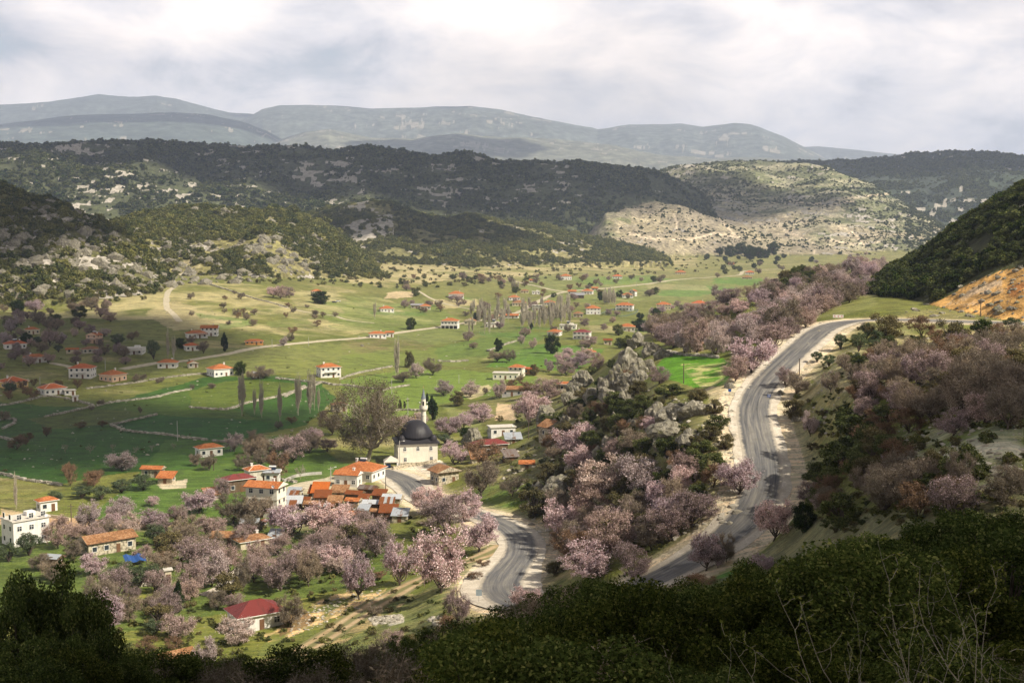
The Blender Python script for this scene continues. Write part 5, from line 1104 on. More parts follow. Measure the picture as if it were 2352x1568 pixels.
for y in (-.25, .25): archwin(mq, -w/2, y*d, 4.5, 3, .95, 1.3); window_part(mq, -w/2, y*d, .95, 3, .85, 1.25)
MBd().box(-w/2-.1, w/2+.1, -d/2-.1, d/2+.1, Hm-.5, Hm-.25).build('cornice', MFR, mq)
HOUSES.append(dict(px=955, py=1040, name='the mosque', o=mq))
# minaret
sc_ = mc[1]/FPX; mp = march([975], [1040])[0]; my = mc[1]+d*.62; mx = (971-1176)/FPX*my; mg = float(GZ(mx, my))
mn = root('minaret', 'slim cream minaret with a grey cone top behind the mosque dome', 'minaret', (mx, my, mg), 0)
def zpy(py_): return float(at(971, py_, Y=my)[2])-mg
zb = zpy(936.5); zc_ = zpy(915.5); zt_ = zpy(892)
def ring(prof, kk=16):
    b = MBd()
    for r_, z_ in prof: b.V += [(r_*math.cos(i*2*math.pi/kk), r_*math.sin(i*2*math.pi/kk), z_) for i in range(kk)]
    for j in range(len(prof)-1): b.F += [(j*kk+i, j*kk+(i+1) % kk, (j+1)*kk+(i+1) % kk, (j+1)*kk+i) for i in range(kk)]
    b.F.append(tuple(range(kk))[::-1]); b.F.append(tuple((len(prof)-1)*kk+i for i in range(kk))); b.M = [0]*len(b.F); return b
ra = .84
ring([(1.5, -2), (1.5, 3), (ra, 5), (ra, zb-2.6), (ra*1.12, zb-2.55), (ra*1.12, zb-2.3), (ra, zb-2.25), (ra*.98, zb-1.2)]).build('shaft', MW['cream'], mn, smooth=False)
ring([(ra*.98, zb-1.2), (ra*1.6, zb-.5), (ra*1.72, zb-.1), (ra*1.72, zb+.95), (ra*1.6, zb+.95), (ra*1.6, zb)]).build('balcony', MW['cream'], mn)
ring([(ra*.92, zb-.2), (ra*.92, zc_)]).build('upper_shaft', MW['cream'], mn)
ring([(ra*1.06, zc_), (ra*1.0, zc_+.2), (ra*.5, zc_+(zt_-zc_)*.5), (.05, zt_)]).build('spire', plain('zinc', (.20, .23, .27), .5), mn)
MBd().tube((0, 0, zt_-.1), (0, 0, zpy(884)), .06, .03).tube((0, 0, zt_+.4), (0, 0, zt_+.7), .17, .1).build('finial', MGD, mn)
MBd().box(-.3, .3, -ra*.97, -ra*.8, zb+.6, zb+2.3).build('doorway', MBK, mn)
for sx in (-1, 1): MBd().tube((sx*ra*.9, -.1, zb+1.9), (sx*(ra+.6), -.2, zb+1.9), .05, .24).build('loudspeaker', MWT, mn)
# canopy beside the mosque
p = march([898], [1073])[0]; cn = root('gazebo', 'white tent roofed gazebo left of the mosque', 'gazebo', p, .15)
b = MBd(); c4 = [(-2.4, -2.4, 2.3), (2.4, -2.4, 2.3), (2.4, 2.4, 2.3), (-2.4, 2.4, 2.3)]
for i in range(4): b.poly([c4[i], c4[(i+1) % 4], (0, 0, 4.0)]); b.poly([tuple(np.array(c4[i])-[0, 0, .25]), tuple(np.array(c4[(i+1) % 4])-[0, 0, .25]), c4[(i+1) % 4], c4[i]])
b.build('canopy', plain('canvas', (.62, .58, .50), .9), cn)
for sx in (-1, 1):
    for sy in (-1, 1): MBd().box(sx*2.2-.13, sx*2.2+.13, sy*2.2-.13, sy*2.2+.13, -1, 2.3).build('post', MWT, cn)
MBd().box(-1.6, -.1, -.5, .5, 0, 1.2).build('counter', plain('blue_panel', (.05, .12, .32)), cn)
# blue sheet on a roof, concrete cube with sand heap
p = march([310], [1296])[0]; MBd().box(-3.2, 3.2, -2, 2, 1.6, 1.75)
tq = root('tarpaulin_shelter', 'bright blue tarpaulin shelter beside the long stone barn', 'shelter', p, .5)
b = MBd(); 
for i in range(6):
    x0_, x1_ = -2.4+i*.8, -2.4+(i+1)*.8; za = 1.7+.25*math.sin(i*1.9); zc2 = 1.7+.25*math.sin((i+1)*1.9); b.poly([(x0_, -1.8, za-.5), (x1_, -1.8, zc2-.5), (x1_, 1.8, zc2+.4), (x0_, 1.8, za+.4)])
b.build('sheet', plain('blue_tarpaulin', (.03, .09, .28), .5), tq)
for x in (-2.3, 2.3): MBd().box(x-.08, x+.08, -1.7, -1.55, -1, 1.2).build('post', MPO, tq)
# ------------------------------------------------------------------ dry stone walls
def wall(pts, label, hgt=.95, th=.5, mat='w', name='stone_wall', seed=1):
    P = draped(pts, .75); r = np.random.default_rng(seed); b = []
    T = np.gradient(P[:, :2], axis=0); T /= np.linalg.norm(T, axis=1)[:, None]+1e-9; Nn = np.stack([-T[:, 1], T[:, 0]], 1)
    V, F = [], []; n0 = 0
    sz = min(1.0, .45+P[0, 1]/1500)
    for q, nn in zip(P, Nn):
        for lv in range(2):
            if r.random() < .12*(lv+1)*.7: continue
            c_ = np.array([q[0], q[1], GZ(q[0], q[1])])+np.append(nn*r.normal()*th*.28, (.15+lv*.36)*hgt+r.normal()*.05)
            s_ = np.array([.52, .40, .26])*(.7+.7*r.random())*sz*1.25; an = math.atan2(nn[1], nn[0])+1.57+r.normal()*.3; ca2, sa2 = math.cos(an), math.sin(an)
            cube = (np.array(boxv(-1, 1, -1, 1, -1, 1))+r.normal(size=(8, 3))*.18)*s_; cube = np.stack([cube[:, 0]*ca2-cube[:, 1]*sa2, cube[:, 0]*sa2+cube[:, 1]*ca2, cube[:, 2]], 1)+c_
            V.append(cube); F.append(np.array(BF)+n0); n0 += 8
    me = mesh_from(name, np.vstack(V), np.vstack(F), [MST]); o = link(name, me); tagp(o, label, 'stone wall' if name == 'stone_wall' else 'low wall'); return o
MST, nt, bb = newmat('limestone'); c_ = ramp(nt, island(nt), [(0, (.24, .22, .175)), (.5, (.38, .35, .28)), (1, (.52, .48, .41))]); L(nt, c_, bb.inputs['Base Color'])
WL = [([(200, 893), (260, 886), (326, 877), (360, 871), (395, 866), (440, 861), (480, 858)], 'long pale stone wall running below the peach bungalow'),
 ([(0, 931), (25, 929), (76, 917), (101, 911), (143, 914), (168, 919), (195, 926), (215, 932)], 'stone wall curving below the yellow house'),
 ([(225, 932), (262, 924), (316, 918), (361, 912), (395, 903), (437, 895)], 'stone wall between the two dark green fields'),
 ([(106, 957), (150, 948), (215, 934)], 'thin broken stone line leading to the wall junction'),
 ([(358, 953), (310, 964), (255, 976)], 'straight thick stone wall at the head of the dark corner field'),
 ([(257, 978), (289, 989), (353, 996), (413, 1004), (474, 1011)], 'curving stone wall around the dark corner field'),
 ([(490, 1013), (517, 1016)], 'short stone wall end beside the grey trees'),
 ([(437, 936), (497, 941), (531, 939), (568, 926), (638, 911), (712, 889), (736, 880)], 'long stone wall passing behind the tall poplars'),
 ([(635, 870), (706, 877), (736, 879)], 'stone wall left of the lone two storey house'), ([(738, 878), (765, 884), (800, 885)], 'stone wall right of the lone two storey house'),
 ([(781, 871), (821, 858), (860, 850), (899, 842)], 'stone wall climbing across the lit meadow to the tall poplar'), ([(878, 897), (915, 889), (939, 886)], 'stone bank below the tall poplar'),
 ([(781, 884), (804, 887), (865, 894)], 'stone bank at the edge of the field behind the plane tree'), ([(902, 944), (930, 942), (964, 944)], 'stone wall behind the minaret'),
 ([(0, 1087), (67, 1104), (138, 1114)], 'white stone wall under the lower left field'), ([(252, 1340), (336, 1346), (386, 1347)], 'stone wall at the foot of the olive trees'),
 ([(1533, 808), (1569, 816), (1610, 818), (1650, 822)], 'white stone wall behind the bright meadow'), ([(1009, 830), (1040, 831), (1073, 829)], 'faint stone row in the middle green field'),
 ([(0, 1005), (27, 1011)], 'short stone wall at the left edge below the dark fields'), ([(0, 965), (30, 963), (33, 972), (8, 985)], 'curled stone wall at the far left field'),
 ([(627, 1098), (660, 1104), (680, 1108)], 'rubble wall behind the lower houses'), ([(650, 1008), (625, 1012), (600, 1020)], 'low stone line beyond the grey trees'),
 ([(1185, 784), (1150, 796), (1120, 806)], 'broken stone row beside the olive coloured tree'), ([(660, 706), (600, 690), (540, 672), (470, 650)], 'long stone row crossing the sunlit slope'), ([(700, 888), (668, 905), (655, 911)], 'thin stone row near the poplar bases')]
for i, (pt, lb) in enumerate(WL): wall(pt, lb, seed=i+40)
def curb(pts, label, hgt=.9, th=.35, mat=None, name='retaining_wall'):
    P = draped(pts, 1.2); T = np.gradient(P[:, :2], axis=0); T /= np.linalg.norm(T, axis=1)[:, None]+1e-9; Nn = np.stack([-T[:, 1], T[:, 0]], 1); n = len(P); V = []
    for s_, z_ in ((-1, -1.), (-1, hgt), (1, hgt), (1, -1.)): V.append(np.stack([P[:, 0]+Nn[:, 0]*th/2*s_, P[:, 1]+Nn[:, 1]*th/2*s_, GZ(P[:, 0], P[:, 1])+z_], 1))
    V = np.stack(V, 1).reshape(-1, 3); g = np.arange(n*4).reshape(n, 4); F = np.concatenate([np.stack([g[:-1, k], g[1:, k], g[1:, (k+1) % 4], g[:-1, (k+1) % 4]], -1).reshape(-1, 4) for k in range(4)]+[g[:1], g[-1:, ::-1]])
    o = link(name, mesh_from(name, V, F, [mat or MW['concrete']])); tagp(o, label, 'low wall')
curb([(652, 1107), (665, 1101), (682, 1095), (710, 1091), (739, 1089)], 'low pale wall curving along the village road')
curb([(903, 1079), (922, 1075), (944, 1071), (975, 1067), (1003, 1061)], 'low stone kerb wall in front of the mosque', 1.1, .4, MW['stone'])
curb([(66, 1183), (90, 1186), (135, 1192), (160, 1197)], 'low beige wall along the orange dirt road', 1.0, .4, MW['beige'])
# ------------------------------------------------------------------ rocks
def rockmat():
    m, nt, b = newmat('grey_limestone'); P = ocoord(nt); n_ = noise(nt, mapping(nt, P, (1, 1, .5)), .9, 7, .7, .4); cr = noise(nt, mapping(nt, P, (1.4, 1.4, .4)), .7, 5, .6, 1.2)
    c = ramp(nt, n_, [(.32, (.085, .08, .055)), (.46, (.21, .195, .15)), (.66, (.42, .39, .32))]); c = mixc(nt, ramp(nt, cr, [(.42, 0), (.5, .85), (.55, 0)]), c, (.09, .08, .06))
    li = noise(nt, P, .5, 5, .7); c = mixc(nt, ramp(nt, li, [(.56, 0), (.66, .7)]), c, (.20, .20, .08)); L(nt, c, b.inputs['Base Color']); bump(nt, b, n_, .9, .4); return m
MR = rockmat()
import bmesh
def ico(sub):
    bm = bmesh.new(); bmesh.ops.create_icosphere(bm, subdivisions=sub, radius=1); V = np.array([v.co[:] for v in bm.verts]); F = np.array([[v.index for v in f.verts] for f in bm.faces]); bm.free(); return V, F
IC4, IC2, IC3 = ico(5), ico(2), ico(4)
def rock_mesh(name, lumps, seed, ic=IC4):
    """lumps: (x, y, z, rx, ry, rz) - one jagged outcrop"""
    V, F, n0 = [], [], 0; r = np.random.default_rng(seed)
    for L_ in lumps:
        v = ic[0].copy(); k = r.normal(size=(14, 3)); k /= np.linalg.norm(k, axis=1)[:, None]; lim = .55+.4*r.random(14)
        for kk_, l_ in zip(k, lim):     # chop with planes: angular faces
            dd = v@kk_-l_; v = v-np.maximum(dd, 0)[:, None]*kk_*.93
        s_ = L_[3:]; w_ = v*s_; q = w_+np.array(L_[:3])
        h_ = fbm(q[:, 0]*.9+q[:, 2]*.3+seed, q[:, 1]*.9-q[:, 2]*.7, 4, seed, .55, True)*.13+fbm(q[:, 0]*.35, q[:, 2]*.5+q[:, 1]*.35, 3, seed+5)*.25
        st_ = np.sin(q[:, 2]*2.3+q[:, 0]*.5)*.04
        q = q+v*(h_+st_)[:, None]*min(s_)*1.1; V.append(q); F.append(F0 := ic[1]+n0); n0 += len(v)
    return mesh_from(name, np.vstack(V), np.vstack(F), [MR], smooth=False)
def rock_at(px, py, wpx, hpx, label, seed, lumps=None, ic=IC4, name='boulder', cat='boulder', group=None):
    p = march([px], [py])[0]; s_ = p[1]/FPX/.985*(1.0 if wpx > 90 or wpx < 15 else 1.28); w_ = wpx*s_; h_ = hpx*s_; r = np.random.default_rng(seed)
    if lumps is None:
        n = 3 if wpx > 30 else 2; lumps = [((r.random()-.5)*.45, .25+(r.random()-.5)*.3, .12+.25*r.random(), .30+.15*r.random(), .3+.1*r.random(), .55+.3*r.random()) for _ in range(n)]
    LL = [(a*w_, b_*w_, c_*h_, d_*w_, e*w_, f*h_) for a, b_, c_, d_, e, f in lumps]
    o = link(name, rock_mesh(name, LL, seed, ic), None, p-[0, 0, .15*h_], math.atan2(-p[0], p[1])); tagp(o, label, cat, group); return o
# the tall crag: leaning slabs rising to a point
rock_at(1437, 895, 150, 122, 'tall jagged limestone crag rising beside the bright meadow', 61, [(-.22, .25, .12, .20, .2, .32), (-.12, .3, .30, .18, .2, .36), (-.02, .35, .48, .16, .2, .40), (.04, .38, .68, .12, .16, .30), (.10, .3, .25, .2, .22, .34), (.0, .2, .25, .2, .2, .3), (-.18, .32, .2, .2, .2, .3), (.16, .36, .35, .18, .2, .34), (-.05, .45, .55, .16, .2, .3), (.22, .3, .12, .22, .2, .24), (.20, .42, .42, .14, .16, .26), (-.32, .2, .02, .14, .14, .22), (.36, .35, .10, .14, .15, .18), (.05, .1, .06, .22, .15, .18), (.30, .5, .30, .12, .12, .2)], IC3, 'rock_crag', 'crag')
rock_at(1462, 800, 50, 34, 'pointed rock summit at the back of the crag', 62, [(-.1, .3, .3, .3, .3, .5), (.05, .3, .6, .22, .25, .45), (.3, .3, .2, .25, .3, .4)], IC3, 'rock_crag', 'crag')
rock_at(1340, 893, 52, 50, 'smooth pale boulder left of the crag foot', 63, [(0, .3, .4, .5, .4, .6), (-.3, .2, .1, .3, .3, .35)])
for i, (a, b_, w, h, lb) in enumerate([
 (1264, 972, 50, 42, 'large pale boulder below the stone pavilion'), (1302, 968, 26, 20, 'small boulder right of the large pale boulder'), (1500, 965, 52, 44, 'upright grey rock at the left of the broad slabs'), (1545, 962, 80, 34, 'broad weathered slab below the bright meadow'),
 (1600, 955, 60, 24, 'flat grey slab near the road bend'), (1545, 1000, 90, 26, 'long cracked slab sloping down to the right'), (1580, 1022, 70, 28, 'lowest cracked slab of the broad outcrop'), (1525, 1030, 40, 26, 'brown block under the cracked slabs'), (1400, 1032, 34, 30, 'rounded grey boulder above the pale flat stone'), (1381, 1052, 42, 24, 'pale flat stone among pink trees'),
 (1407, 977, 26, 32, 'standing rock in the dark scrub'), (1365, 918, 42, 28, 'small outcrop under the crag foot'), (1312, 925, 48, 20, 'low rocks right of the stone pavilion'), (1437, 928, 34, 34, 'striped rock beneath the crag'), (1285, 1140, 72, 36, 'broad mossy rock above the bend of the road'),
 (1097, 1024, 52, 34, 'grey rock left of the steel roofed shed'), (1127, 995, 22, 14, 'small stone in front of the flat bungalow'), (1677, 893, 30, 13, 'white stones at the corner of the meadow'), (1797, 908, 22, 14, 'white stone at the right road verge'), (1827, 968, 32, 14, 'pale rock shelf under the dark round bush'),
 (1500, 815, 46, 28, 'rocky spur right of the crag'), (1525, 822, 40, 16, 'low white rocks at the meadow corner'), (1490, 850, 30, 22, 'rock at the left meadow edge'), (542, 1070, 13, 15, 'round white boulder behind the lower houses'), (1240, 1130, 30, 24, 'grey rock left of the broad mossy rock'), (1360, 1000, 34, 22, 'mossy rock in the middle of the scrub slope'), (1470, 880, 40, 24, 'broken rock at the right crag foot'), (1330, 1085, 40, 26, 'brown rock behind the pale blossom trees'), (1458, 978, 30, 26, 'pale rock left of the upright grey rock'), (1620, 1005, 30, 16, 'slab beside the road verge'), (830, 795, 12, 5, 'stone in the brown vineyard')]):
    rock_at(a, b_, w, h, lb, 70+i, ic=IC3 if w > 45 else IC3)
def stones(name, label, poly, n, s0, s1, seed, mat=None, flat=.6):
    r_ = np.random.default_rng(seed); q_ = np.array(poly, float); a0, b0 = q_.min(0); a1, b1 = q_.max(0)
    q = np.stack([r_.uniform(a0, a1, n*2), r_.uniform(b0, b1, n*2)], 1); q = q[inpoly(q[:, 0], q[:, 1], poly)][:n]; P = march(q[:, 0], q[:, 1]); P = P[np.isfinite(P).all(1)]
    V, F = [], []; v0, f0 = ico(1)
    for i, p in enumerate(P):
        s_ = (s0+(s1-s0)*r_.random()**3); v = (v0+r_.normal(size=v0.shape)*.16)*[s_, s_*(.6+.5*r_.random()), s_*flat]+p; V.append(v); F.append(f0+i*len(v0))
    tagp(link(name, mesh_from(name, np.vstack(V), np.vstack(F), [mat or MST])), kind='stuff', label=label)
stones('loose_stones', 'loose pale stones on the rocky slope', [(1100, 1000), (1300, 900), (1480, 880), (1640, 930), (1690, 1050), (1700, 1200), (1280, 1300), (1190, 1160)], 900, .18, 1.1, 1)
stones('verge_stones', 'broken white stones along the road verge', [(1650, 880), (1700, 830), (1900, 735), (1880, 770), (1740, 880), (1690, 930), (1690, 1100), (1640, 1000)], 500, .15, .75, 2)
stones('field_stones', 'stones lying in the fields and meadows', [(0, 700), (400, 690), (900, 680), (1400, 690), (1380, 860), (900, 960), (0, 1100)], 500, .2, .8, 3)
stones('hill_boulders', 'white limestone boulders on the near hills', [(0, 450), (130, 470), (270, 525), (450, 480), (640, 490), (860, 600), (560, 650), (0, 690)], 1100, 1.5, 7.5, 4, MR, .75)
stones('rubble_heap', 'heap of white gravel beside the dirt track', [(845, 1418), (920, 1410), (926, 1425), (860, 1436)], 420, .15, .5, 5)
stones('rubble', 'pile of pale stones right of the dirt track', [(975, 1420), (1030, 1410), (1035, 1435), (1000, 1440)], 90, .2, .7, 6)
stones('terrace_stones', 'stony ground on the hillside at the right', [(1850, 800), (2352, 760), (2352, 1120), (1990, 1100), (1850, 960)], 900, .12, .7, 7)
stones('track_stones', 'stones and rubble on the orange bank of the dirt track', [(690, 1405), (760, 1370), (880, 1345), (880, 1375), (760, 1425), (650, 1470)], 420, .12, .45, 8)
stones('bank_stones', 'rocks on the orange cut bank', [(2060, 722), (2150, 690), (2230, 645), (2352, 600), (2352, 735), (2060, 736)], 160, .2, 1.5, 9, MR)
# ------------------------------------------------------------------ poles, masts and road signs
def pole(px, py, hpx, label, mat=None, cross=True, lamp=False, name='utility_pole', cat='utility pole', rad=.13, group=None):
    p = march([px], [py])[0]; h = hpx*p[1]/FPX/.985; o = root(name, label, cat, p, .4, group)
    MBd().tube((0, 0, -.5), (0, 0, h), rad*1.2, rad*.8, 8).build('pole', mat or MPO, o)
    if cross: MBd().box(-.9, .9, -.07, .07, h-.7, h-.58).build('crossarm', mat or MPO, o)
    if lamp: q = MBd().tube((0, 0, h-.4), (1.3, -.3, h-.1), .04).build('lamp_arm', MPC, o); MBd().box(1.1, 1.75, -.45, -.15, h-.18, h-.04).build('lamp_head', MWT, q)
    return o
for a in [(918, 1073, 62, 'concrete lamp post at the mosque corner', MPC, False, True), (1214, 1008, 76, 'dark wooden pole beside the flat bungalow', None, True, False), (2252, 727, 42, 'wooden pole at the foot of the orange bank', None, True, False), (1836, 863, 40, 'leaning wooden pole at the edge of the upper road', None, False, False),
 (886, 1135, 44, 'wooden pole between the sheds and the road', None, False, False), (634, 1250, 36, 'wooden pole left of the steel roofed shed', None, False, False), (760, 1105, 34, 'lamp post on the village road', MPC, True, True), (937, 960, 48, 'metal mast in the field left of the minaret', MPC, True, False),
 (242, 851, 28, 'pale pole in the left village garden', MPC, False, False), (399, 831, 30, 'pale pole beside the valley road', MPC, False, False), (92, 888, 24, 'pale pole near the white house with dark windows', MPC, False, False), (408, 1012, 46, 'thin mast in the dark corner field', MPC, False, False), (491, 1080, 40, 'dark pole behind the left orange roof', None, True, False),
 (164, 1200, 44, 'wooden pole behind the white block house', None, True, False), (292, 1212, 36, 'wooden pole among the blossom trees on the left', None, False, False), (900, 905, 36, 'pale pole in the lit meadow', MPC, False, False), (1054, 880, 20, 'thin pole in front of the round shrubs', MPC, False, False), (709, 794, 20, 'pole at the blossom tree on the valley road', MPC, False, False), (625, 799, 20, 'pole beside the orange walled house', MPC, False, False), (1462, 660, 16, 'far pole on the valley road', MPC, False, False), (1570, 880, 46, 'thin wooden pole standing in the meadow', None, False, False)]:
    pole(a[0], a[1], a[2], a[3], a[4], a[5], a[6])
def sign(px, py, w, h, hp, label, mats, draw=None, rz=0.):
    p = march([px], [py])[0]; o = root('road_sign', label, 'road sign', p, rz-math.atan2(p[0], p[1])); MBd().tube((0, 0, -.5), (0, 0, hp+h), .05).build('post', MPC, o)
    b = MBd().box(-w/2, w/2, -.09, -.05, hp, hp+h); q = b.build('panel', mats[0], o)
    if draw:
        f = MBd(); draw(f, w, h, hp); f.build('marking', mats[1], q)
MBL = plain('blue_sign', (.02, .09, .36), .4); MRD = plain('red_sign', (.55, .03, .03), .4); MGB = plain('sign_back', (.30, .36, .40), .5)
def chev(f, w, h, z):
    n = max(1, int(round(w/h)))
    for i in range(n):
        x = -w/2+w*(i+.5)/n; s_ = h*.36; y = -.10
        for sg in (1, -1): f.poly([(x+s_*.5, y, z+h/2+sg*s_), (x+s_*1.0, y, z+h/2+sg*s_), (x-s_*.1, y, z+h/2), (x-s_*.6, y, z+h/2)][::sg])
def arr(f, w, h, z): f.box(-w*.1, w*.1, -.10, -.092, z+h*.15, z+h*.7); f.box(-w*.3, w*.3, -.10, -.092, z+h*.6, z+h*.75)
sign(1766, 925, .65, .65, 1.3, 'blue road sign at the inside of the upper bend', (MBL, MFR), arr)
sign(1857, 1130, .9, .9, .6, 'red and white chevron sign at the outer verge', (MFR, MRD), chev)
sign(1925, 735, 3.0, .9, .7, 'row of red and white chevrons on the upper bend', (MFR, MRD), chev)
sign(1100, 1383, 1.1, 1.2, 1.3, 'grey back of a road sign at the lower hairpin', (MGB, MGB))
sign(1676, 905, .7, .6, .6, 'small blue marker beside the meadow track', (MBL, MFR))
# garden fence of the villa
def fence(pts, label, hgt=1.6):
    P = draped(pts, 2.0); o = root('garden_fence', label, 'fence', P[0]); b = MBd(); n = len(P); c0 = P[0]
    V = []
    for i, q in enumerate(P): x_, y_, z_ = q-c0; b.box(x_-.05, x_+.05, y_-.05, y_+.05, z_-.3, z_+hgt)
    b.build('post_row', MPC, o); f = MBd()
    for q, e in zip(P[:-1], P[1:]):
        a_, b_ = q-c0, e-c0
        for k_ in range(5): z_ = .2+k_*.32; f.poly([(a_[0], a_[1], a_[2]+z_), (b_[0], b_[1], b_[2]+z_), (b_[0], b_[1], b_[2]+z_+.12), (a_[0], a_[1], a_[2]+z_+.12)])
    f.build('mesh_panel', plain('green_mesh', (.03, .12, .09)), o)
fence([(1380, 722), (1410, 712), (1440, 716), (1465, 714), (1455, 722), (1425, 728), (1382, 723)], 'green garden fence around the white villa')
# white car and small things in the village
def car(px, py, rz, mat, label):
    p = march([px], [py])[0]; o = root('parked_car', label, 'car', p, rz); b = MBd()
    b.V = [(-2.1, -.85, .3), (2.1, -.85, .3), (2.1, .85, .3), (-2.1, .85, .3), (-2.15, -.85, .95), (2.05, -.85, .85), (2.05, .85, .85), (-2.15, .85, .95)]; b.F = list(BF); b.M = [0]*6; b.build('body', mat, o)
    b = MBd(); b.V = [(-1.9, -.78, .93), (1.0, -.78, .88), (1.0, .78, .88), (-1.9, .78, .93), (-1.5, -.66, 1.45), (.3, -.66, 1.45), (.3, .66, 1.45), (-1.5, .66, 1.45)]; b.F = list(BF); b.M = [0]*6; b.build('cabin', MGL, o)
    for x in (-1.3, 1.3):
        for y in (-.86, .86): MBd().tube((x, y-.1, .32), (x, y+.1, .32), .32, k=12).build('wheel', MBK, o)
car(777, 693, .3, MWT, 'white car parked right of the round evergreen'); car(768, 695, .5, plain('dark_paint', (.05, .055, .06), .3), 'dark car parked beside the white car'); car(1394, 695, .1, plain('blue_paint', (.10, .20, .30), .3), 'bluish car parked at the far hamlet')
# ------------------------------------------------------------------ overhead clouds: they shade the dark parts of the valley
def cloudmat():
    m = bpy.data.materials.new('cloud'); m.use_nodes = True; nt = m.node_tree; nt.nodes.clear(); out = nt.nodes.new('ShaderNodeOutputMaterial')
    d_ = nt.nodes.new('ShaderNodeBsdfDiffuse'); d_.inputs[0].default_value = (.9, .9, .92, 1); t = nt.nodes.new('ShaderNodeBsdfTranslucent'); t.inputs[0].default_value = (.62, .64, .68, 1); mx = nt.nodes.new('ShaderNodeMixShader'); mx.inputs[0].default_value = .5
    L(nt, d_.outputs[0], mx.inputs[1]); L(nt, t.outputs[0], mx.inputs[2]); tr = nt.nodes.new('ShaderNodeBsdfTransparent'); m2 = nt.nodes.new('ShaderNodeMixShader')
    a = attr(nt, 'dens', 'Fac'); n_ = noise(nt, gpos(nt), .0045, 5, .62)
    k = ramp(nt, mth(nt, 'ADD', a, mth(nt, 'MULTIPLY', mth(nt, 'SUBTRACT', n_, .5), 1.1)), [(.10, 0), (.42, 1)])
    L(nt, mth(nt, 'MULTIPLY', k, .93), m2.inputs[0]); L(nt, tr.outputs[0], m2.inputs[1]); L(nt, mx.outputs[0], m2.inputs[2]); L(nt, m2.outputs[0], out.inputs[0]); return m
MCL = cloudmat()
CLOUDS = []
def cloud(gx, gy, rx, ry, rot, label, gz=0., alt=2700., seed=1):
    """shade centred on the ground at (gx, gy)"""
    t = (alt-gz)/sd[2]; c_ = np.array([gx, gy, gz])+sd*t; v = IC3[0].copy(); q = v*[rx, ry, 95.]; n_ = fbm(v[:, 0]*2.2+seed, v[:, 1]*2.2, 4, 600+seed)
    q[:, 2] += 45*fbm(v[:, 0]*4+seed, v[:, 1]*4+v[:, 2], 4, 700+seed)+20; q[:, 2] = np.where(v[:, 2] < 0, q[:, 2]*.35, q[:, 2]); rad_ = np.hypot(v[:, 0], v[:, 1]); q[:, :2] *= (1+.22*n_)[:, None]
    ca2, sa2 = math.cos(rot), math.sin(rot); q = np.stack([q[:, 0]*ca2-q[:, 1]*sa2, q[:, 0]*sa2+q[:, 1]*ca2, q[:, 2]], 1)
    me = mesh_from('cloud', q, IC3[1], [MCL], smooth=True); a = me.attributes.new('dens', 'FLOAT', 'POINT'); a.data.foreach_set('value', (1.05-rad_**3.0*1.15).astype(np.float32))
    tagp(link('cloud', me, None, c_), kind='structure', label=label); CLOUDS.append(c_)
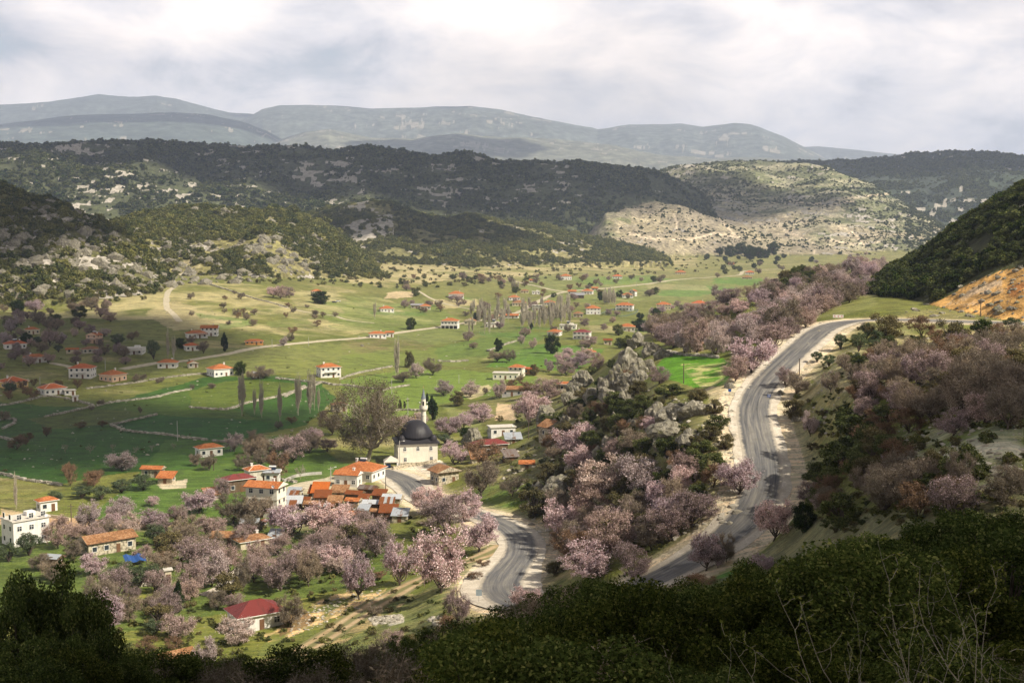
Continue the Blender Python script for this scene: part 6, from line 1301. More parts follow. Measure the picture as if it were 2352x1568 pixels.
# ------------------------------------------------------------------ trees placed one by one: (kind, px, py of the foot, crown width, height)
print('trees')
TL = """
P 1013 1361 138 165|P 825 1377 78 118|P 919 1344 76 114|D 865 1277 88 95|P 1100 1267 88 92|D 1016 1230 112 105|P 982 1183 72 75|P 1066 1196 78 74|B 1107 1142 82 92|B 1177 1139 60 52|S 1228 1186 76 66
P 1305 1243 105 110|D 1403 1270 124 105|A 1403 1142 140 95|A 1470 1128 112 92|D 1355 1195 105 90|P 1530 1176 92 86|D 1537 1243 110 98|B 1497 1263 92 92|P 1352 1330 124 92|D 1450 1330 95 92|P 1212 1398 70 56|D 1050 1430 62 80|S 1275 1320 50 34
P 1622 1310 88 98|P 1649 1303 36 58|P 1777 1243 84 108|B 1669 1290 42 70|P 1696 1135 98 88|D 1592 1210 112 96|P 1568 1142 74 80|T 1609 1346 78 32|E 1847 1222 54 72|M 1880 1115 70 56|M 1931 1082 94 72
B 2205 1125 68 94|B 2089 1162 132 122|B 2032 1152 92 92|B 2308 1168 92 92|B 1914 1172 58 50|D 1857 1155 62 54|P 1746 1312 60 44|A 1636 1400 62 44
P 1726 857 106 88|D 1689 875 66 62|A 1646 817 58 72|D 1602 815 66 84|A 1572 815 50 62|D 1545 800 60 56|D 1777 800 92 68|D 1850 753 54 48|A 1730 786 82 62|D 1812 775 60 52
B 1830 911 58 62|D 1804 889 48 48|S 1822 962 54 46|A 1861 1002 40 62|B 1908 900 46 52|B 1958 881 42 56|D 1998 926 74 84|B 2066 835 52 54|T 2022 842 78 48|S 2183 802 88 70|E 2254 775 54 42|T 2116 775 72 52|S 2032 780 84 62
D 2113 889 94 84|B 2220 963 132 132|B 2140 970 92 92|B 2314 986 112 112|T 2086 995 90 60|B 2301 902 90 80|D 2170 880 90 80|B 2250 870 80 74|D 2070 960 90 80|T 2330 880 80 60|D 2190 1000 90 66
M 1948 979 60 44|M 1965 1003 92 54|T 2015 982 70 46|M 2042 969 64 42|M 1931 1064 72 58|O 1972 808 32 46|O 1931 802 30 36|O 2012 795 36 40|O 1904 842 28 30|O 1877 832 26 26|O 1990 780 30 40|M 1985 1060 60 50|M 1900 1130 70 56
D 2025 630 40 40|P 1995 644 46 42|D 1960 655 44 40
C 993 964 32 58|Y 981 927 10 26|Y 919 942 13 26|Y 929 938 9 18|A 1019 908 43 36|A 1080 911 44 38|S 1050 932 38 34|A 1147 915 32 46|T 1174 902 34 32|T 1214 913 62 46|D 1255 915 74 50|P 1103 969 64 44|P 1218 970 88 76|P 1030 1002 60 50|P 1060 990 56 46|A 949 980 70 34|P 905 985 50 30
E 1073 1013 32 34|O 1023 1020 40 24|P 1046 1067 60 58|T 1110 1070 92 60|P 1318 1044 102 78|P 1335 1080 80 60|B 1463 1044 96 66|D 1420 1060 70 60|P 1497 987 54 32|T 1446 882 44 38|D 1513 882 50 44|M 1537 908 60 26|M 1483 970 40 26|D 1580 1100 80 66|S 1260 1110 60 50|T 1350 1120 70 50
S 1600 925 60 34|M 1650 990 56 40|S 1665 1030 46 40|M 1610 1060 66 48|S 1640 950 50 34|T 1380 960 60 40|M 1350 1000 60 36|S 1400 990 50 40|T 1440 1000 50 40|M 1330 940 50 28|S 1290 1000 44 30|E 1385 905 40 40|S 1340 920 50 30|M 1420 930 60 34|S 1470 900 40 26|T 1560 1085 60 40|M 1530 1120 60 44|S 1480 1080 60 44|M 1600 1150 50 40|T 1640 1120 70 60|M 1440 800 34 30|M 1420 770 26 26|M 1462 790 26 22|M 1425 800 26 24|S 1455 830 30 24|M 1405 845 24 22|S 1440 870 30 22|E 1470 760 36 28|M 1360 860 26 20
A 956 868 38 36|B 993 861 46 40|B 925 878 46 27|S 939 844 26 40|E 944 757 26 27|E 1268 812 35 44|E 1144 807 22 30|B 1087 801 25 17|E 1093 737 14 19|E 1379 690 13 21|E 1507 727 22 20|E 1470 735 16 18|C 1221 757 10 18
B 1140 831 42 27|B 1170 831 32 30|A 1261 854 23 32|A 1197 791 18 23|A 1224 801 20 26|P 1305 822 32 26|P 1325 845 60 36|D 1300 862 50 36|D 1352 797 46 27|S 1228 862 26 26|P 1290 835 36 28|A 1340 830 40 34|D 1370 850 36 44|B 1195 880 22 22|B 1115 905 16 18
L 861 733 9 44|L 1078 767 7 42|L 1085 764 7 42|L 1113 767 11 78|L 1124 767 10 80|L 1144 736 12 62|L 1168 740 8 50|L 1177 666 7 27|L 1183 667 7 27|L 1190 668 7 25|L 1200 733 10 52|L 1208 734 9 46|L 1228 752 10 55|L 1239 753 10 52|L 1250 751 10 60|L 1262 748 11 62|L 1282 718 9 50|L 1289 733 9 52|L 1296 735 8 48|L 1389 699 8 32|L 1394 699 8 34|L 1400 700 8 33|L 1406 699 8 34|L 1412 700 8 32
L 556 956 22 112|L 585 952 11 72|L 601 959 13 96|L 643 969 15 96|L 685 953 20 108|L 712 949 17 108|L 722 942 11 100|L 732 945 9 62|L 386 824 9 75|L 400 824 12 56|L 912 868 17 106|L 37 1170 11 95
C 516 807 19 46|E 737 698 39 30|P 626 684 26 29|D 645 686 30 30|D 664 684 28 28|P 635 676 20 20
D 116 795 40 44|A 27 765 32 42|A 13 792 32 32|A 145 782 18 20|A 170 774 17 21|D 208 768 30 24|A 239 775 28 22|O 269 795 34 30|P 80 718 42 32|B 173 718 34 26|B 285 821 32 30|O 353 825 30 44|B 467 812 28 32|A 652 794 20 23|E 40 720 30 30|B 130 760 40 30|E 60 790 30 26|B 95 810 36 28|B 240 815 30 26|E 415 800 24 24|B 440 790 24 22
A 281 1081 68 50|A 538 1037 42 46|B 591 1060 66 62|D 672 1060 92 72|P 722 1013 40 34|T 158 1091 32 28|T 215 1112 50 40|W 150 1040 17 23|W 207 1040 25 25|W 259 1037 18 20|W 312 1040 19 20|W 349 1037 16 18|W 400 1030 16 18|B 313 875 20 17|B 329 874 16 16|B 232 931 19 15|B 487 892 20 15|B 442 894 11 14|B 322 949 11 18|T 40 1033 50 34|T 60 1022 36 30|T 107 1003 24 30|T 185 983 30 15|T 235 980 26 15|B 10 966 26 26|B 605 869 50 30|E 551 862 28 32|B 580 872 30 24
B 210 942 14 12|B 363 880 12 14|B 372 878 12 14|B 640 985 20 20|T 670 972 30 16|T 740 960 26 20|B 760 1000 60 60|T 640 1100 60 66|B 710 1040 60 50|B 560 1080 40 40|W 690 1100 30 44|B 480 1080 40 40|B 450 1070 30 34
A 275 1201 64 64|P 350 1162 32 26|P 457 1178 84 60|P 353 1211 74 46|D 511 1144 42 52|D 410 1205 46 52|A 208 1221 62 72|D 134 1258 67 77|D 370 1232 50 40|A 296 1232 52 58|P 255 1218 46 44|O 359 1252 48 54|O 67 1275 52 52|O 128 1154 34 30|O 188 1144 46 30|O 232 1147 46 32|O 329 1124 60 36|O 279 1131 50 32|T 161 1117 36 56|T 215 1117 50 44
B 537 1201 82 72|B 588 1205 82 74|D 484 1238 72 62|D 453 1299 112 68|D 437 1363 72 82|A 487 1346 86 88|D 524 1319 72 77|P 215 1319 62 52|O 285 1339 72 52|O 323 1346 60 52|O 353 1339 50 44|C 410 1406 36 78|B 558 1356 42 82|D 645 1356 90 96|B 709 1346 62 88|P 672 1232 112 84|P 756 1232 100 88|D 739 1279 72 70|A 773 1319 46 44|D 590 1300 60 60|D 560 1255 60 56|D 640 1275 66 56|P 800 1240 66 60|D 830 1215 56 50|D 700 1290 60 56
P 242 1447 76 92|D 407 1467 90 64|A 545 1478 84 70|B 668 1440 62 82|A 470 1547 62 92|O 353 1460 46 42|B 120 1330 60 50|B 170 1280 50 46|T 380 1300 50 36|B 430 1250 44 44|D 330 1290 46 40|B 130 1340 44 40|T 340 1500 60 40|T 400 1490 50 36|B 700 1330 40 44
O 20 1290 50 44|B 90 1310 50 44|B 250 1350 44 36|D 300 1380 44 40|B 500 1400 50 50|D 540 1400 44 44|B 350 1400 50 44
T 870 1330 40 24|T 1090 1330 44 20|T 1110 1300 36 16|B 860 1415 34 30|T 1035 1470 70 60|D 900 1500 60 60|B 850 1540 80 66|S 800 1560 60 50|M 760 1560 60 44|S 950 1500 60 44
""".replace('\n', '|')
CODE = {'P': 'almond_pink', 'A': 'almond_pale', 'D': 'almond_dusk', 'B': 'bare', 'T': 'thicket', 'S': 'scrub', 'M': 'maquis', 'E': 'ever', 'O': 'olive', 'C': 'conifer', 'Y': 'cypress', 'L': 'poplar', 'W': 'white_bare'}
items = [t.split() for t in TL.split('|') if t.strip()]
pts = march([float(t[1]) for t in items], [float(t[2]) for t in items])
for t, p in zip(items, pts):
    if not np.isfinite(p).all(): continue
    s = p[1]/FPX/.985; put_tree(CODE[t[0]], p, float(t[3])*s, float(t[4])*s, float(t[1]), float(t[2]))
# the great bare plane tree left of the mosque
tree_px('plane', 845, 1058, 170, 185, lab='huge bare plane tree with pale spreading limbs left of the mosque')
# groves filled at random: picture area, kinds, count, crown size in metres
HL = np.array([tuple(h_['o'].location)[:2] for h_ in HOUSES])
ROCKY = [(1475, 915), (1625, 925), (1640, 985), (1600, 1030), (1500, 1035)]
def fill(poly, kinds, n, smin, smax, gap=.75, seed=1, asp=.85, lids=None):
    r = random.Random(seed); x0 = min(p[0] for p in poly); x1 = max(p[0] for p in poly); y0 = min(p[1] for p in poly); y1 = max(p[1] for p in poly)
    cand = [(r.uniform(x0, x1), r.uniform(y0, y1)) for _ in range(n*14)]
    ca_ = np.array(cand); ca_ = ca_[inpoly(ca_[:, 0], ca_[:, 1], poly) & ~inpoly(ca_[:, 0], ca_[:, 1], ROCKY) & ~inpoly(ca_[:, 0], ca_[:, 1], [(180, 1255), (330, 1255), (330, 1325), (200, 1330)]) & ~inpoly(ca_[:, 0], ca_[:, 1], [(480, 1240), (640, 1235), (640, 1295), (490, 1300)])]
    P = march(ca_[:, 0], ca_[:, 1]); done = []; c = 0
    for q, p in zip(ca_, P):
        if not np.isfinite(p).all() or c >= n: continue
        if np.min((ROAD[:, 0]-p[0])**2+(ROAD[:, 1]-p[1])**2) < (330 if p[0] > 45 and p[1] < 330 else 81): continue
        if HL.size and np.min((HL[:, 0]-p[0])**2+(HL[:, 1]-p[1])**2) < 64: continue
        sz = r.uniform(smin, smax)
        if any((p[0]-d[0])**2+(p[1]-d[1])**2 < (gap*(sz+d[2])/2)**2 for d in done): continue
        if any(abs(T['px']-q[0])*p[1]/FPX < .35*(sz+T['w']) and abs(T['Y']-p[1]) < .35*(sz+T['w']) for T in TREES[-900:]): continue
        done.append((p[0], p[1], sz)); c += 1
        put_tree(r.choice(kinds), p, sz, sz*asp*r.uniform(.85, 1.15), q[0], q[1])
    return c
PK = ['almond_pink', 'almond_dusk', 'almond_pale', 'almond_pale', 'almond_dusk', 'bare']
fill([(1490, 770), (1560, 730), (1660, 700), (1760, 680), (1840, 650), (1960, 620), (2040, 600), (1990, 680), (1900, 720), (1830, 770), (1750, 800), (1640, 790), (1540, 800)], PK+['bare'], 120, 7.5, 12.0, .55, 3)
fill([(1450, 740), (1560, 700), (1600, 740), (1480, 780)], PK, 12, 7, 9, .6, 5)
fill([(1870, 605), (1990, 585), (2040, 595), (1990, 640), (1900, 640)], PK, 16, 8, 10, .6, 6)
fill([(1770, 650), (1850, 618), (1900, 640), (1880, 670), (1780, 690)], ['maquis', 'maquis', 'scrub'], 26, 4, 7, .6, 7)
fill([(1250, 1180), (1500, 1120), (1650, 1180), (1620, 1240), (1480, 1300), (1270, 1290)], ['almond_dusk', 'almond_pink', 'bare', 'bare', 'scrub', 'thicket'], 24, 5.5, 8.5, .65, 8)
fill([(1230, 960), (1420, 900), (1640, 960), (1700, 1080), (1640, 1180), (1300, 1130)], ['maquis', 'scrub', 'scrub', 'thicket', 'maquis', 'bare'], 64, 3, 6.5, .6, 9)
fill([(1850, 1130), (2000, 1080), (2352, 1120), (2352, 1190), (2000, 1200), (1880, 1240)], ['bare', 'scrub', 'almond_dusk', 'thicket', 'maquis', 'bare'], 44, 4, 6.5, .6, 10)
fill([(2000, 850), (2352, 800), (2352, 980), (2060, 990)], ['bare', 'bare', 'bare', 'thicket', 'scrub', 'almond_dusk'], 46, 5.5, 8.5, .5, 11)
fill([(1830, 760), (2000, 790), (2352, 760), (2300, 800), (1990, 860), (1850, 850)], ['scrub', 'olive', 'thicket', 'maquis', 'bare'], 30, 2.5, 5, .7, 12)
fill([(1800, 900), (2000, 900), (2060, 1080), (1880, 1180), (1840, 1060)], ['scrub', 'bare', 'maquis', 'thicket', 'almond_dusk'], 26, 3, 5.5, .6, 24)
fill([(1190, 640), (1600, 635), (1500, 690), (1250, 690), (1040, 640)], ['bare', 'almond_dusk', 'thicket', 'bare', 'maquis'], 46, 6, 11, 1.0, 13)
fill([(900, 640), (1100, 630), (1180, 700), (1050, 740), (900, 720)], ['bare', 'almond_dusk', 'thicket', 'maquis'], 20, 5, 9, 1.0, 14)
fill([(1000, 690), (1400, 690), (1440, 760), (1050, 790)], ['bare', 'almond_dusk', 'almond_dusk'], 34, 6, 10, 1.0, 15)
fill([(1195, 705), (1320, 695), (1325, 752), (1200, 760)], ['poplar'], 24, 3.4, 5.0, .8, 41, 3.6)
fill([(1080, 720), (1160, 715), (1170, 762), (1085, 768)], ['poplar'], 10, 3.4, 5.0, .8, 42, 3.8)
fill([(1385, 680), (1420, 680), (1420, 700), (1385, 700)], ['poplar'], 6, 4, 5, .6, 43, 3.2)
fill([(430, 670), (800, 680), (780, 770), (640, 790), (440, 745)], ['bare', 'thicket', 'bare'], 26, 4, 7, 1.2, 16)
fill([(0, 690), (200, 690), (330, 720), (220, 760), (0, 760)], ['bare', 'almond_dusk', 'maquis', 'bare'], 26, 6, 11, .9, 17)
fill([(0, 770), (330, 770), (320, 840), (0, 850)], ['bare', 'almond_dusk', 'almond_dusk', 'olive'], 24, 5, 8, .9, 18)
fill([(0, 880), (180, 890), (200, 920), (60, 925), (0, 930)], ['bare', 'olive', 'thicket'], 10, 4, 6, .9, 19)
fill([(560, 1020), (740, 1000), (800, 1060), (560, 1075)], ['bare', 'almond_dusk'], 8, 6, 8.5, .7, 20)
fill([(100, 1230), (500, 1220), (860, 1240), (780, 1330), (560, 1350), (420, 1440), (250, 1460), (200, 1300)], ['almond_dusk', 'bare', 'almond_pink', 'bare', 'almond_dusk', 'scrub'], 46, 5.5, 8.5, .6, 21)
fill([(1560, 590), (1900, 590), (1820, 625), (1640, 640)], ['maquis', 'bare', 'ever'], 22, 8, 13, .9, 22)
fill([(1650, 582), (1790, 582), (1790, 598), (1650, 600)], ['ever'], 9, 18, 28, .5, 23)
# ------------------------------------------------------------------ the near slope: oak scrub, each with its own foot on the ground
TOPX = [0, 230, 300, 600, 760, 960, 1030, 1090, 1150, 1250, 1370, 1450, 1560, 1640, 1730, 1777, 1870, 1950, 2050, 2100, 2200, 2270, 2352, 2500]
TOPY = [1500, 1520, 1500, 1480, 1490, 1455, 1440, 1392, 1400, 1362, 1335, 1335, 1325, 1345, 1312, 1298, 1290, 1245, 1200, 1185, 1190, 1160, 1155, 1150]
def near_rows():
    r = random.Random(77); done = []
    for Y0, dpx in ((17, 250), (22, 210), (29, 170), (38, 135), (50, 112), (64, 92), (82, 78), (102, 66)):
        px = -60+r.random()*dpx
        while px < 2480:
            Y = Y0*r.uniform(.9, 1.12); x = (px-1176)/FPX*Y; g = float(GZ(x, Y)); ty = float(np.interp(px, TOPX, TOPY))+r.choice((0, 0, 1, 2))*22+r.uniform(-14, 26)
            if Y < 30: ty = max(ty, 1420 if px > 900 else 1560)+r.uniform(0, 110)
            if px < 900 and Y < 45: px += dpx; continue
            if px < 900 and Y < 60 and r.random() < .5: px += dpx; continue
            zt = float(at(px, ty, Y=Y)[2]); h = zt-g
            hmax = 5.6 if Y > 35 else 4.2
            h = min(h, hmax*r.uniform(.85, 1.1))
            if h > 1.2:
                w = h*r.uniform(.95, 1.3); w = max(w, dpx/FPX*Y*1.02)
                k = r.choice(['near_oak', 'near_oak', 'near_oak', 'near_gold'] if 1000 < px < 2352 else ['near_oak', 'near_oak', 'near_thicket', 'near_gold'])
                if px > 1000 and r.random() < (.45 if px > 1950 and Y > 60 else .16): k = 'near_thicket'
                if px < 1000 and r.random() < .3: k = 'near_thicket'
                put_tree(k, (x, Y, g), w, h, px, ty)
            px += dpx*r.uniform(.85, 1.15)
near_rows()
# the large dark oak at the lower left corner
for px, ty, Y, w in ((95, 1300, 62, 5.6), (20, 1335, 60, 4.5), (165, 1360, 60, 4.4), (215, 1430, 58, 3.6), (60, 1440, 52, 4.6), (150, 1480, 50, 4.4), (250, 1520, 56, 3.6), (30, 1520, 46, 4.4)):
    x = (px-1176)/FPX*Y; g = float(GZ(x, Y)); zt = float(at(px, ty, Y=Y)[2]); put_tree('near_oak' if px != 150 else 'near_gold', (x, Y, g), w*.98, zt-g, px, ty)
for px, Y, h in ((1640, 9.5, 1.9), (1700, 10.5, 2.0), (1860, 9, 1.9), (1760, 8.2, 1.5), (1980, 9, 2.2), (2120, 10, 2.3), (2230, 8.5, 1.8), (2320, 10, 2.4), (2180, 14, 3.0), (2290, 17, 3.4), (2060, 15, 2.6), (1560, 12, 1.7), (1480, 15, 1.9)):
    x = (px-1176)/FPX*Y; g = float(GZ(x, Y)); put_tree('sapling', (x, Y, g), h, h, px, 1560)
# ------------------------------------------------------------------ scrub covering the hills: nobody could count it
def scatter(name, label, pos, size, protos):
    me = bpy.data.meshes.new(name); me.vertices.add(len(pos)); me.vertices.foreach_set('co', pos.astype(np.float32).ravel())
    a = me.attributes.new('sc', 'FLOAT_VECTOR', 'POINT'); a.data.foreach_set('vector', size.astype(np.float32).ravel())
    a = me.attributes.new('rot', 'FLOAT', 'POINT'); a.data.foreach_set('value', rng.random(len(pos)).astype(np.float32)*6.28)
    o = link(name, me); tagp(o, kind='stuff', label=label)
    ng = bpy.data.node_groups.new(name, 'GeometryNodeTree'); ng.interface.new_socket('Geometry', in_out='INPUT', socket_type='NodeSocketGeometry'); ng.interface.new_socket('Geometry', in_out='OUTPUT', socket_type='NodeSocketGeometry')
    gi = ng.nodes.new('NodeGroupInput'); go = ng.nodes.new('NodeGroupOutput'); jn = ng.nodes.new('GeometryNodeJoinGeometry')
    for i, po in enumerate(protos):
        oi = ng.nodes.new('GeometryNodeObjectInfo'); oi.inputs['Object'].default_value = po; oi.inputs['As Instance'].default_value = False
        g2 = ng.nodes.new('GeometryNodeGeometryToInstance'); ng.links.new(oi.outputs['Geometry'], g2.inputs[0]); ng.links.new(g2.outputs[0], jn.inputs[0])
    ip = ng.nodes.new('GeometryNodeInstanceOnPoints'); ip.inputs['Pick Instance'].default_value = True
    ng.links.new(gi.outputs[0], ip.inputs['Points']); ng.links.new(jn.outputs[0], ip.inputs['Instance'])
    na = ng.nodes.new('GeometryNodeInputNamedAttribute'); na.data_type = 'FLOAT_VECTOR'; na.inputs['Name'].default_value = 'sc'
    ng.links.new(next(s for s in na.outputs if s.enabled), ip.inputs['Scale'])
    nr = ng.nodes.new('GeometryNodeInputNamedAttribute'); nr.data_type = 'FLOAT'; nr.inputs['Name'].default_value = 'rot'
    cx = ng.nodes.new('ShaderNodeCombineXYZ'); ng.links.new(next(s for s in nr.outputs if s.enabled), cx.inputs[2]); ng.links.new(cx.outputs[0], ip.inputs['Rotation'])
    ng.links.new(ip.outputs[0], go.inputs[0])
    md = o.modifiers.new('scatter', 'NODES'); md.node_group = ng
    return o
def proto(name, me): return bpy.data.objects.new(name, me)
def blob(seed, n, fol, lsize, W=.5, H=.5, clumps=14, cr=.22):
    t, c = make_bushy('scrub_bush', seed, fol, n, lsize, W, H, .42, clumps, cr, stemr=.02); return c
PR_near = [proto('scrub_bush', blob(900+i, 520, ('hillscrub', 'maquis', 'hillscrub')[i % 3], .115, clumps=18)) for i in range(4)]
PR_far = [proto('scrub_clump', blob(950+i, 110, ('maquis', 'maquis', 'ever')[i % 3], .26, clumps=8, cr=.25)) for i in range(3)]
PR_sl = [proto('slope_bush', blob(930+i, 520, ('maquis', 'ever', 'maquis')[i % 3], .115, clumps=18)) for i in range(3)]
PR_tw = [proto('dry_bush', blob(980+i, 400, ('scrub', 'maquis')[i % 2], .10)) for i in range(2)]
def hill_points(n, thr, r0, r1, px0=-260, px1=2700):
    t0 = math.atan((px0-1176)/FPX); t1 = math.atan((px1-1176)/FPX)
    th = rng.uniform(t0, t1, n); r = np.sqrt(rng.uniform(r0*r0, r1*r1, n)); x = r*np.sin(th); y = r*np.cos(th)
    i = np.clip(((th-TH0)/(TH1-TH0)*(NC_-1)).round().astype(int), 0, NC_-1); j = np.clip(np.interp(r, rr, np.arange(NR_)).round().astype(int), 0, NR_-1)
    return x, y, r, LID[j, i], rock[j, i], PX[j, i], PY[j, i]
x, y, r, l, k, qx, qy = hill_points(330000, 0, 1000, 2600)
dens = np.clip(.66+2.2*fbm(x/45, y/45, 4, 500), .03, .95); dens[l == 1] *= .8; dens[k > .45] *= .1; ok = np.isin(l, [1, 2, 3]) & (rng.random(len(x)) < dens)
bare_ = inpoly(qx, qy, [(380, 600), (440, 590), (455, 650), (380, 660)]); ok &= ~(bare_ & (rng.random(len(x)) < .85))
foot = ((l == 2) & (qy > 615)) | ((l == 3) & (qy > 585)); ok &= ~(foot & (rng.random(len(x)) < .55))
vis_y = qy < 700; ok &= vis_y
x, y = x[ok], y[ok]; s = 5.4*np.exp(rng.normal(size=len(x))*.32); print('near scrub', len(x))
scatter('hill_scrub', 'dense green scrub on the near hills across the valley', np.stack([x, y, GZ(x, y)-.4], 1), np.stack([s, s, s*.8], 1), PR_near[:3])
x, y, r, l, k, qx, qy = hill_points(400000, 0, 2400, 5600)
dens = np.clip(.50+1.5*fbm(x/90, y/90, 4, 510), .04, .85); dens[k > .45] *= .08; dens[l == 6] *= .5; dens[l == 5] *= .22; dens[(l == 6) & (qx > 2080)] *= 3; ok = np.isin(l, [4, 5, 6, 7]) & (rng.random(len(x)) < dens)
x, y = x[ok], y[ok]; s = 7.6*np.exp(rng.normal(size=len(x))*.33); s = np.where(np.isin(l[ok], [5, 6]), s*.55, s); print('far scrub', len(x))
scatter('ridge_scrub', 'dark scrub and woodland on the ridge behind the valley', np.stack([x, y, GZ(x, y)-.6], 1), np.stack([s, s, s*.75], 1), PR_far)
x, y, r, l, k, qx, qy = hill_points(26000, 0, 330, 760, 1650, 3000)
bank = inpoly(qx, qy, [(2000, 760), (2060, 722), (2150, 690), (2230, 640), (2300, 610), (2352, 590), (2800, 540), (2800, 800)])
ok = (l == 13) & ~bank & (rng.random(len(x)) < np.clip(.8+fbm(x/14, y/14, 3, 520), 0, 1)); x, y = x[ok], y[ok]; s = 3.2*np.exp(rng.normal(size=len(x))*.22); print('R', len(x))
scatter('slope_scrub', 'dense evergreen scrub on the right slope above the orange bank', np.stack([x, y, GZ(x, y)-.2], 1), np.stack([s, s, s*.8], 1), [PR_sl[0], PR_sl[1], PR_near[1], PR_sl[2]])
# sparse low bushes and tufts on the rough slopes and along the foot of the hills
def loose(name, label, poly, n, s0, s1, protos, seed):
    r_ = np.random.default_rng(seed); poly_ = np.array(poly, float); a0, b0 = poly_.min(0); a1, b1 = poly_.max(0)
    q = np.stack([r_.uniform(a0, a1, n), r_.uniform(b0, b1, n)], 1); q = q[inpoly(q[:, 0], q[:, 1], poly)]
    P = march(q[:, 0], q[:, 1]); P = P[np.isfinite(P).all(1)]
    d = np.array([np.min((ROAD[:, 0]-p[0])**2+(ROAD[:, 1]-p[1])**2) for p in P]); P = P[d > 90]
    s = r_.uniform(s0, s1, len(P)); scatter(name, label, P-[0, 0, .1], np.stack([s, s, s*.7], 1), protos)
PR_t = [proto('dry_tuft', PR_tw[0].data), proto('green_tuft', PR_near[0].data), proto('brown_tuft', PR_tw[1].data)]
loose('valley_scrub', 'low bushes dotted along the foot of the hills', [(860, 600), (1600, 590), (1750, 600), (1600, 625), (1250, 640), (950, 668), (860, 660), (700, 655), (560, 650), (420, 650), (330, 690), (120, 700), (0, 690), (250, 660), (560, 635), (850, 640)], 1500, 2.5, 6.5, PR_t, 31)
loose('slope_bushes', 'small bushes between the rocks below the road', [(1100, 960), (1300, 900), (1500, 890), (1640, 940), (1690, 1080), (1700, 1200), (1620, 1250), (1280, 1300), (1180, 1160)], 520, .9, 2.6, PR_t, 32)
loose('hillside_tufts', 'low tufts on the stony hillside at the right', [(1800, 750), (2352, 770), (2352, 1180), (1900, 1240), (1850, 1100), (1790, 960), (1800, 880), (1900, 790)], 620, .8, 2.2, PR_t, 33)
loose('field_tufts', 'scattered tufts along the field edges', [(0, 700), (800, 690), (1400, 690), (1380, 860), (1200, 900), (900, 960), (780, 1000), (0, 1100)], 200, .4, 1.4, PR_t, 34)
loose('orchard_tufts', 'low weeds and brush under the orchard trees', [(500, 1210), (1000, 1180), (1120, 1260), (1090, 1380), (900, 1500), (600, 1568), (200, 1480), (100, 1250)], 560, .6, 2.0, PR_t, 35)
def gp(px, py): return march([px], [py])[0]
cloud(-900, 3250, 1950, 640, -.06, 'broad cloud shading the dark ridge', 200, seed=1)
cloud(300, 3250, 520, 430, .1, 'cloud shading the right end of the dark ridge', 180, seed=7)
cloud(-610, 1180, 270, 300, .2, 'cloud shading the left hill', 60, seed=2)
cloud(-320, 740, 165, 200, .3, 'cloud shading the left village', seed=3)
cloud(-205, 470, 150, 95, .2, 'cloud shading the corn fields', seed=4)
cloud(45, 26, 200, 60, -.08, 'cloud above the near slope', 60, seed=6)
cloud(172, 120, 58, 62, .4, 'cloud shading the right hillside', 50, seed=8)
cloud(-170, 2050, 200, 190, -.1, 'small cloud shading the middle hollow', 60, seed=9)
cloud(1700, 4900, 900, 600, .1, 'cloud shading the wooded far slope', 250, seed=10)
cloud(-4300, 11600, 2600, 900, 0, 'high cloud shading the left mountain shoulder', 600, alt=4800, seed=11)
cloud(-2300, 15700, 1500, 700, 0, 'high cloud shading the middle mountain', 1200, alt=5000, seed=12)
cloud(-900, 10800, 900, 700, .2, 'high cloud shading a mountain spur', 400, alt=4800, seed=13)
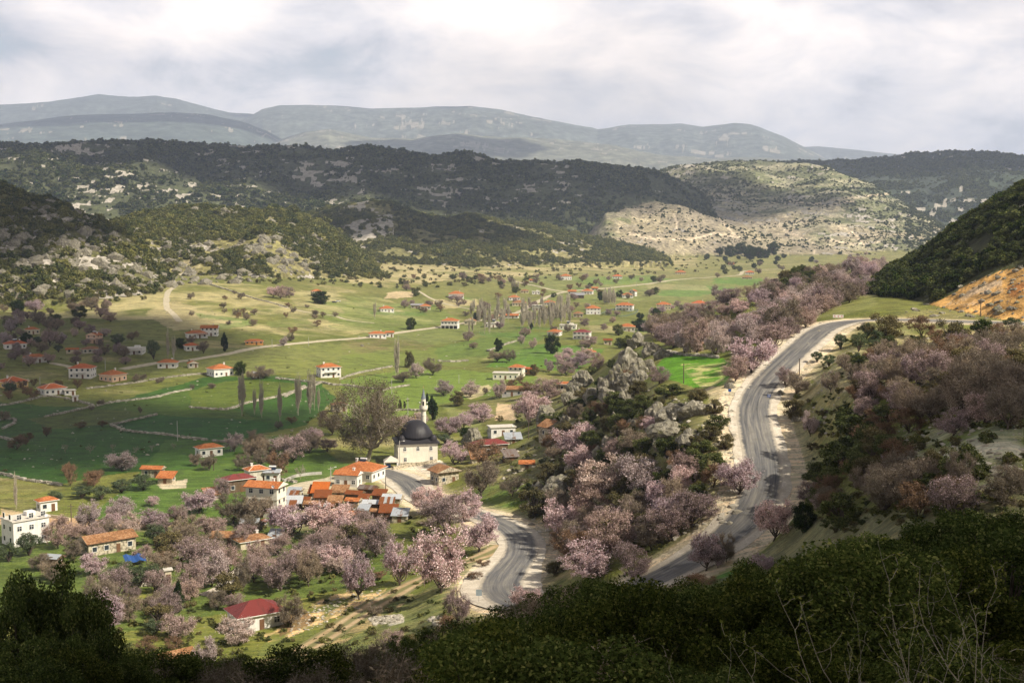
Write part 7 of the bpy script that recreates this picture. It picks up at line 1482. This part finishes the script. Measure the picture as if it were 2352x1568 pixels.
# ------------------------------------------------------------------ labels of the trees, from what stands nearest
LM = [(955, 1040, 'mosque'), (971, 950, 'minaret'), (832, 1100, 'large hip roofed house'), (612, 1160, 'tall cream house'), (60, 1230, 'white block house'), (578, 1250, 'worn orange cottage'), (248, 1260, 'long stone barn'), (588, 1430, 'crimson roofed house'), (352, 1090, 'left orange roof'), (480, 1040, 'house at the field edge'), (108, 1165, 'small white house'),
 (870, 1165, 'shed cluster'), (1021, 1100, 'old stone house in the bend'), (1124, 1035, 'maroon roofed house'), (1152, 990, 'flat roofed bungalow'), (1268, 990, 'cottage on the rocky slope'), (1264, 955, 'large pale boulder'), (1435, 840, 'jagged crag'), (1545, 975, 'broad grey slabs'), (1590, 855, 'bright meadow'), (1285, 1130, 'mossy rock'), (1176, 900, 'grey house in the meadow'), (1163, 860, 'long flat house'),
 (1300, 885, 'stone pavilion'), (1337, 770, 'maroon roofed white house'), (1274, 765, 'blue porch house'), (1435, 705, 'fenced villa'), (1362, 712, 'box shaped house'), (1305, 748, 'cream flat house'), (1134, 745, 'solar roofed cream house'), (1034, 745, 'house on columns'), (867, 770, 'lane farmhouse'), (888, 708, 'upper meadow cottage'), (967, 702, 'grey roofed barn'), (1048, 676, 'high meadow house'), (1187, 690, 'houses beyond the poplars'),
 (1235, 700, 'unfinished concrete house'), (1299, 633, 'topmost central house'), (1330, 675, 'far hamlet'), (1418, 633, 'far road house'), (1563, 622, 'level field house'), (1524, 700, 'house above the pink trees'), (1606, 697, 'red roofed house at the grove'), (1722, 622, 'far end house'), (1798, 625, 'knoll house'), (1840, 640, 'scrubby knoll'), (755, 850, 'lone two storey house'), (594, 860, 'shining metal shed'), (506, 852, 'white farmhouse'), (386, 836, 'roadside white house'),
 (306, 800, 'modern flat house'), (260, 862, 'peach bungalow'), (190, 858, 'balcony house'), (120, 895, 'white ridged house'), (30, 878, 'yellow house'), (82, 825, 'dark windowed house'), (35, 792, 'far left solar house'), (74, 760, 'beige upper house'), (217, 775, 'pink gabled house'), (188, 805, 'low old houses'), (451, 768, 'arcade house'), (584, 785, 'orange walled house'), (727, 670, 'tall cream farmhouse'), (645, 670, 'upper slope'), (420, 640, 'hill path'),
 (560, 940, 'poplar row'), (779, 935, 'ruined field house'), (315, 980, 'dark corner field'), (60, 1000, 'lower left field'), (250, 1030, 'sapling field'), (1140, 1362, 'lower hairpin'), (1203, 1245, 'middle bend'), (950, 1120, 'first bend'), (1520, 1325, 'hidden road stretch'), (1740, 1190, 'steep road curve'), (1757, 1050, 'straight road climb'), (1725, 940, 'upper bend'), (1830, 800, 'upper road'), (1960, 730, 'top of the road'), (2252, 700, 'orange bank'), (2150, 850, 'right hillside'), (2250, 1040, 'stony clearing'),
 (1930, 1000, 'hollow below the road'), (2050, 1130, 'lower right slope'), (1350, 1220, 'blossom grove above the hairpin'), (1640, 1370, 'grass patch'), (885, 1425, 'white gravel heap'), (780, 1400, 'orange track bank'), (340, 1340, 'olive garden wall'), (430, 1500, 'old red roof'), (1000, 1330, 'dirt track'), (700, 1300, 'lower orchard'), (760, 1200, 'shed blossom'), (440, 1200, 'left orchard'), (1700, 720, 'pink grove'), (1780, 770, 'roadside grove'), (1600, 790, 'meadow grove'), (1940, 610, 'grove on the ridge'), (1100, 640, 'foot of the hills'), (900, 640, 'hollow foot'),
 (1700, 588, 'far dark wood'), (1820, 605, 'far valley end'), (1030, 820, 'mid field'), (940, 850, 'tall lone poplar'), (1120, 720, 'poplar grove'), (1460, 650, 'far bend of the road'), (620, 740, 'sunlit meadow'), (500, 710, 'tan meadow'), (120, 720, 'foot of the left hill'),
 (100, 1420, 'lower left corner'), (400, 1560, 'bottom left edge'), (700, 1540, 'bottom of the dirt track'), (950, 1520, 'bottom centre left'), (1180, 1480, 'bottom centre'), (1400, 1450, 'bottom centre right'), (1620, 1450, 'foreground below the grass patch'), (1850, 1400, 'foreground slope'), (2080, 1330, 'foreground shoulder'), (2280, 1300, 'right foreground'), (2250, 1500, 'lower right corner'), (1900, 1530, 'bottom right edge'), (1150, 1420, 'foreground top edge')]
LOOK = {'almond_pink': 'pink blossoming almond tree', 'almond_pale': 'pale blossoming almond tree', 'almond_dusk': 'brownish half bloomed almond', 'bare': 'leafless grey brown tree', 'thicket': 'russet leafless shrub', 'scrub': 'olive brown shrub', 'maquis': 'dark green shrub', 'ever': 'dark round evergreen', 'olive': 'grey green olive tree',
        'conifer': 'dark conifer', 'cypress': 'dark slim cypress', 'poplar': 'tall bare poplar', 'white_bare': 'pale bare little tree', 'near_oak': 'dense dark oak shrub', 'near_gold': 'yellow green oak shrub', 'near_thicket': 'twiggy leafless shrub', 'sapling': 'bare twig with buds', 'plane': 'huge bare plane tree'}
GRP = {'almond_pink': 'almond trees in blossom', 'almond_pale': 'almond trees in blossom', 'almond_dusk': 'almond trees in blossom', 'bare': 'leafless trees', 'thicket': 'leafless shrubs', 'scrub': 'evergreen shrubs', 'maquis': 'evergreen shrubs', 'ever': 'round evergreen trees', 'olive': 'olive trees', 'conifer': 'conifers', 'cypress': 'cypresses', 'poplar': 'poplars of the valley', 'white_bare': 'young bare trees', 'near_oak': 'oak shrubs on the near slope', 'near_gold': 'oak shrubs on the near slope', 'near_thicket': 'leafless shrubs', 'sapling': 'bare twigs in the foreground'}
ORD = ['first', 'second', 'third', 'fourth', 'fifth', 'sixth', 'seventh', 'eighth', 'ninth', 'tenth', 'eleventh', 'twelfth', 'thirteenth', 'fourteenth', 'fifteenth', 'sixteenth']
LMA = np.array([(a, b) for a, b, _ in LM], float); by = {}
for T in TREES:
    kd = T['kind']; T['o']['category'] = KIND[kd][1]
    if kd in GRP: T['o']['group'] = GRP[kd]
    if T['lab']: T['o']['label'] = T['lab']; continue
    dx = LMA[:, 0]-T['px']; dy = LMA[:, 1]-(T['py']-10); k = int(np.argmin(dx**2+(dy*1.6)**2))
    rel = ('at' if math.hypot(dx[k], dy[k]) < 22 else 'left of' if dx[k] > abs(dy[k])*1.0 else 'right of' if -dx[k] > abs(dy[k])*1.0 else 'below' if dy[k] < 0 else 'above')
    by.setdefault((LOOK[kd], rel, LM[k][2]), []).append(T)
for (lk, rel, nm), ts in by.items():
    ts.sort(key=lambda t: t['px'])
    for i, T in enumerate(ts):
        T['o']['label'] = (f'{lk} {rel} the {nm}' if len(ts) == 1 else f'{ORD[min(i, 15)]} {lk} from left, {rel} {nm}')
# ------------------------------------------------------------------ haze
def haze(dens):
    x0, x1, y0, y1, z0, z1 = -15500, 15500, -60, 22600, float(Z.min())-1.0, float(Z.max())+25.
    V = [(x, y, z) for z in (z0, z1) for y in (y0, y1) for x in (x0, x1)]
    me = mesh_from('haze', V, [(0, 2, 3, 1), (4, 5, 7, 6), (0, 1, 5, 4), (2, 6, 7, 3), (0, 4, 6, 2), (1, 3, 7, 5)])
    m = bpy.data.materials.new('haze_air'); m.use_nodes = True; nt = m.node_tree; nt.nodes.clear()
    out = nt.nodes.new('ShaderNodeOutputMaterial'); v = nt.nodes.new('ShaderNodeVolumePrincipled')
    v.inputs['Density'].default_value = dens; v.inputs['Color'].default_value = (.62, .73, 1.0, 1); v.inputs['Anisotropy'].default_value = -.2
    nt.links.new(v.outputs[0], out.inputs['Volume']); me.materials.append(m)
    o = link('haze', me); tagp(o, kind='stuff', label='thin blue haze filling the valley air')
haze(HAZE)
print('done', len(bpy.data.objects))
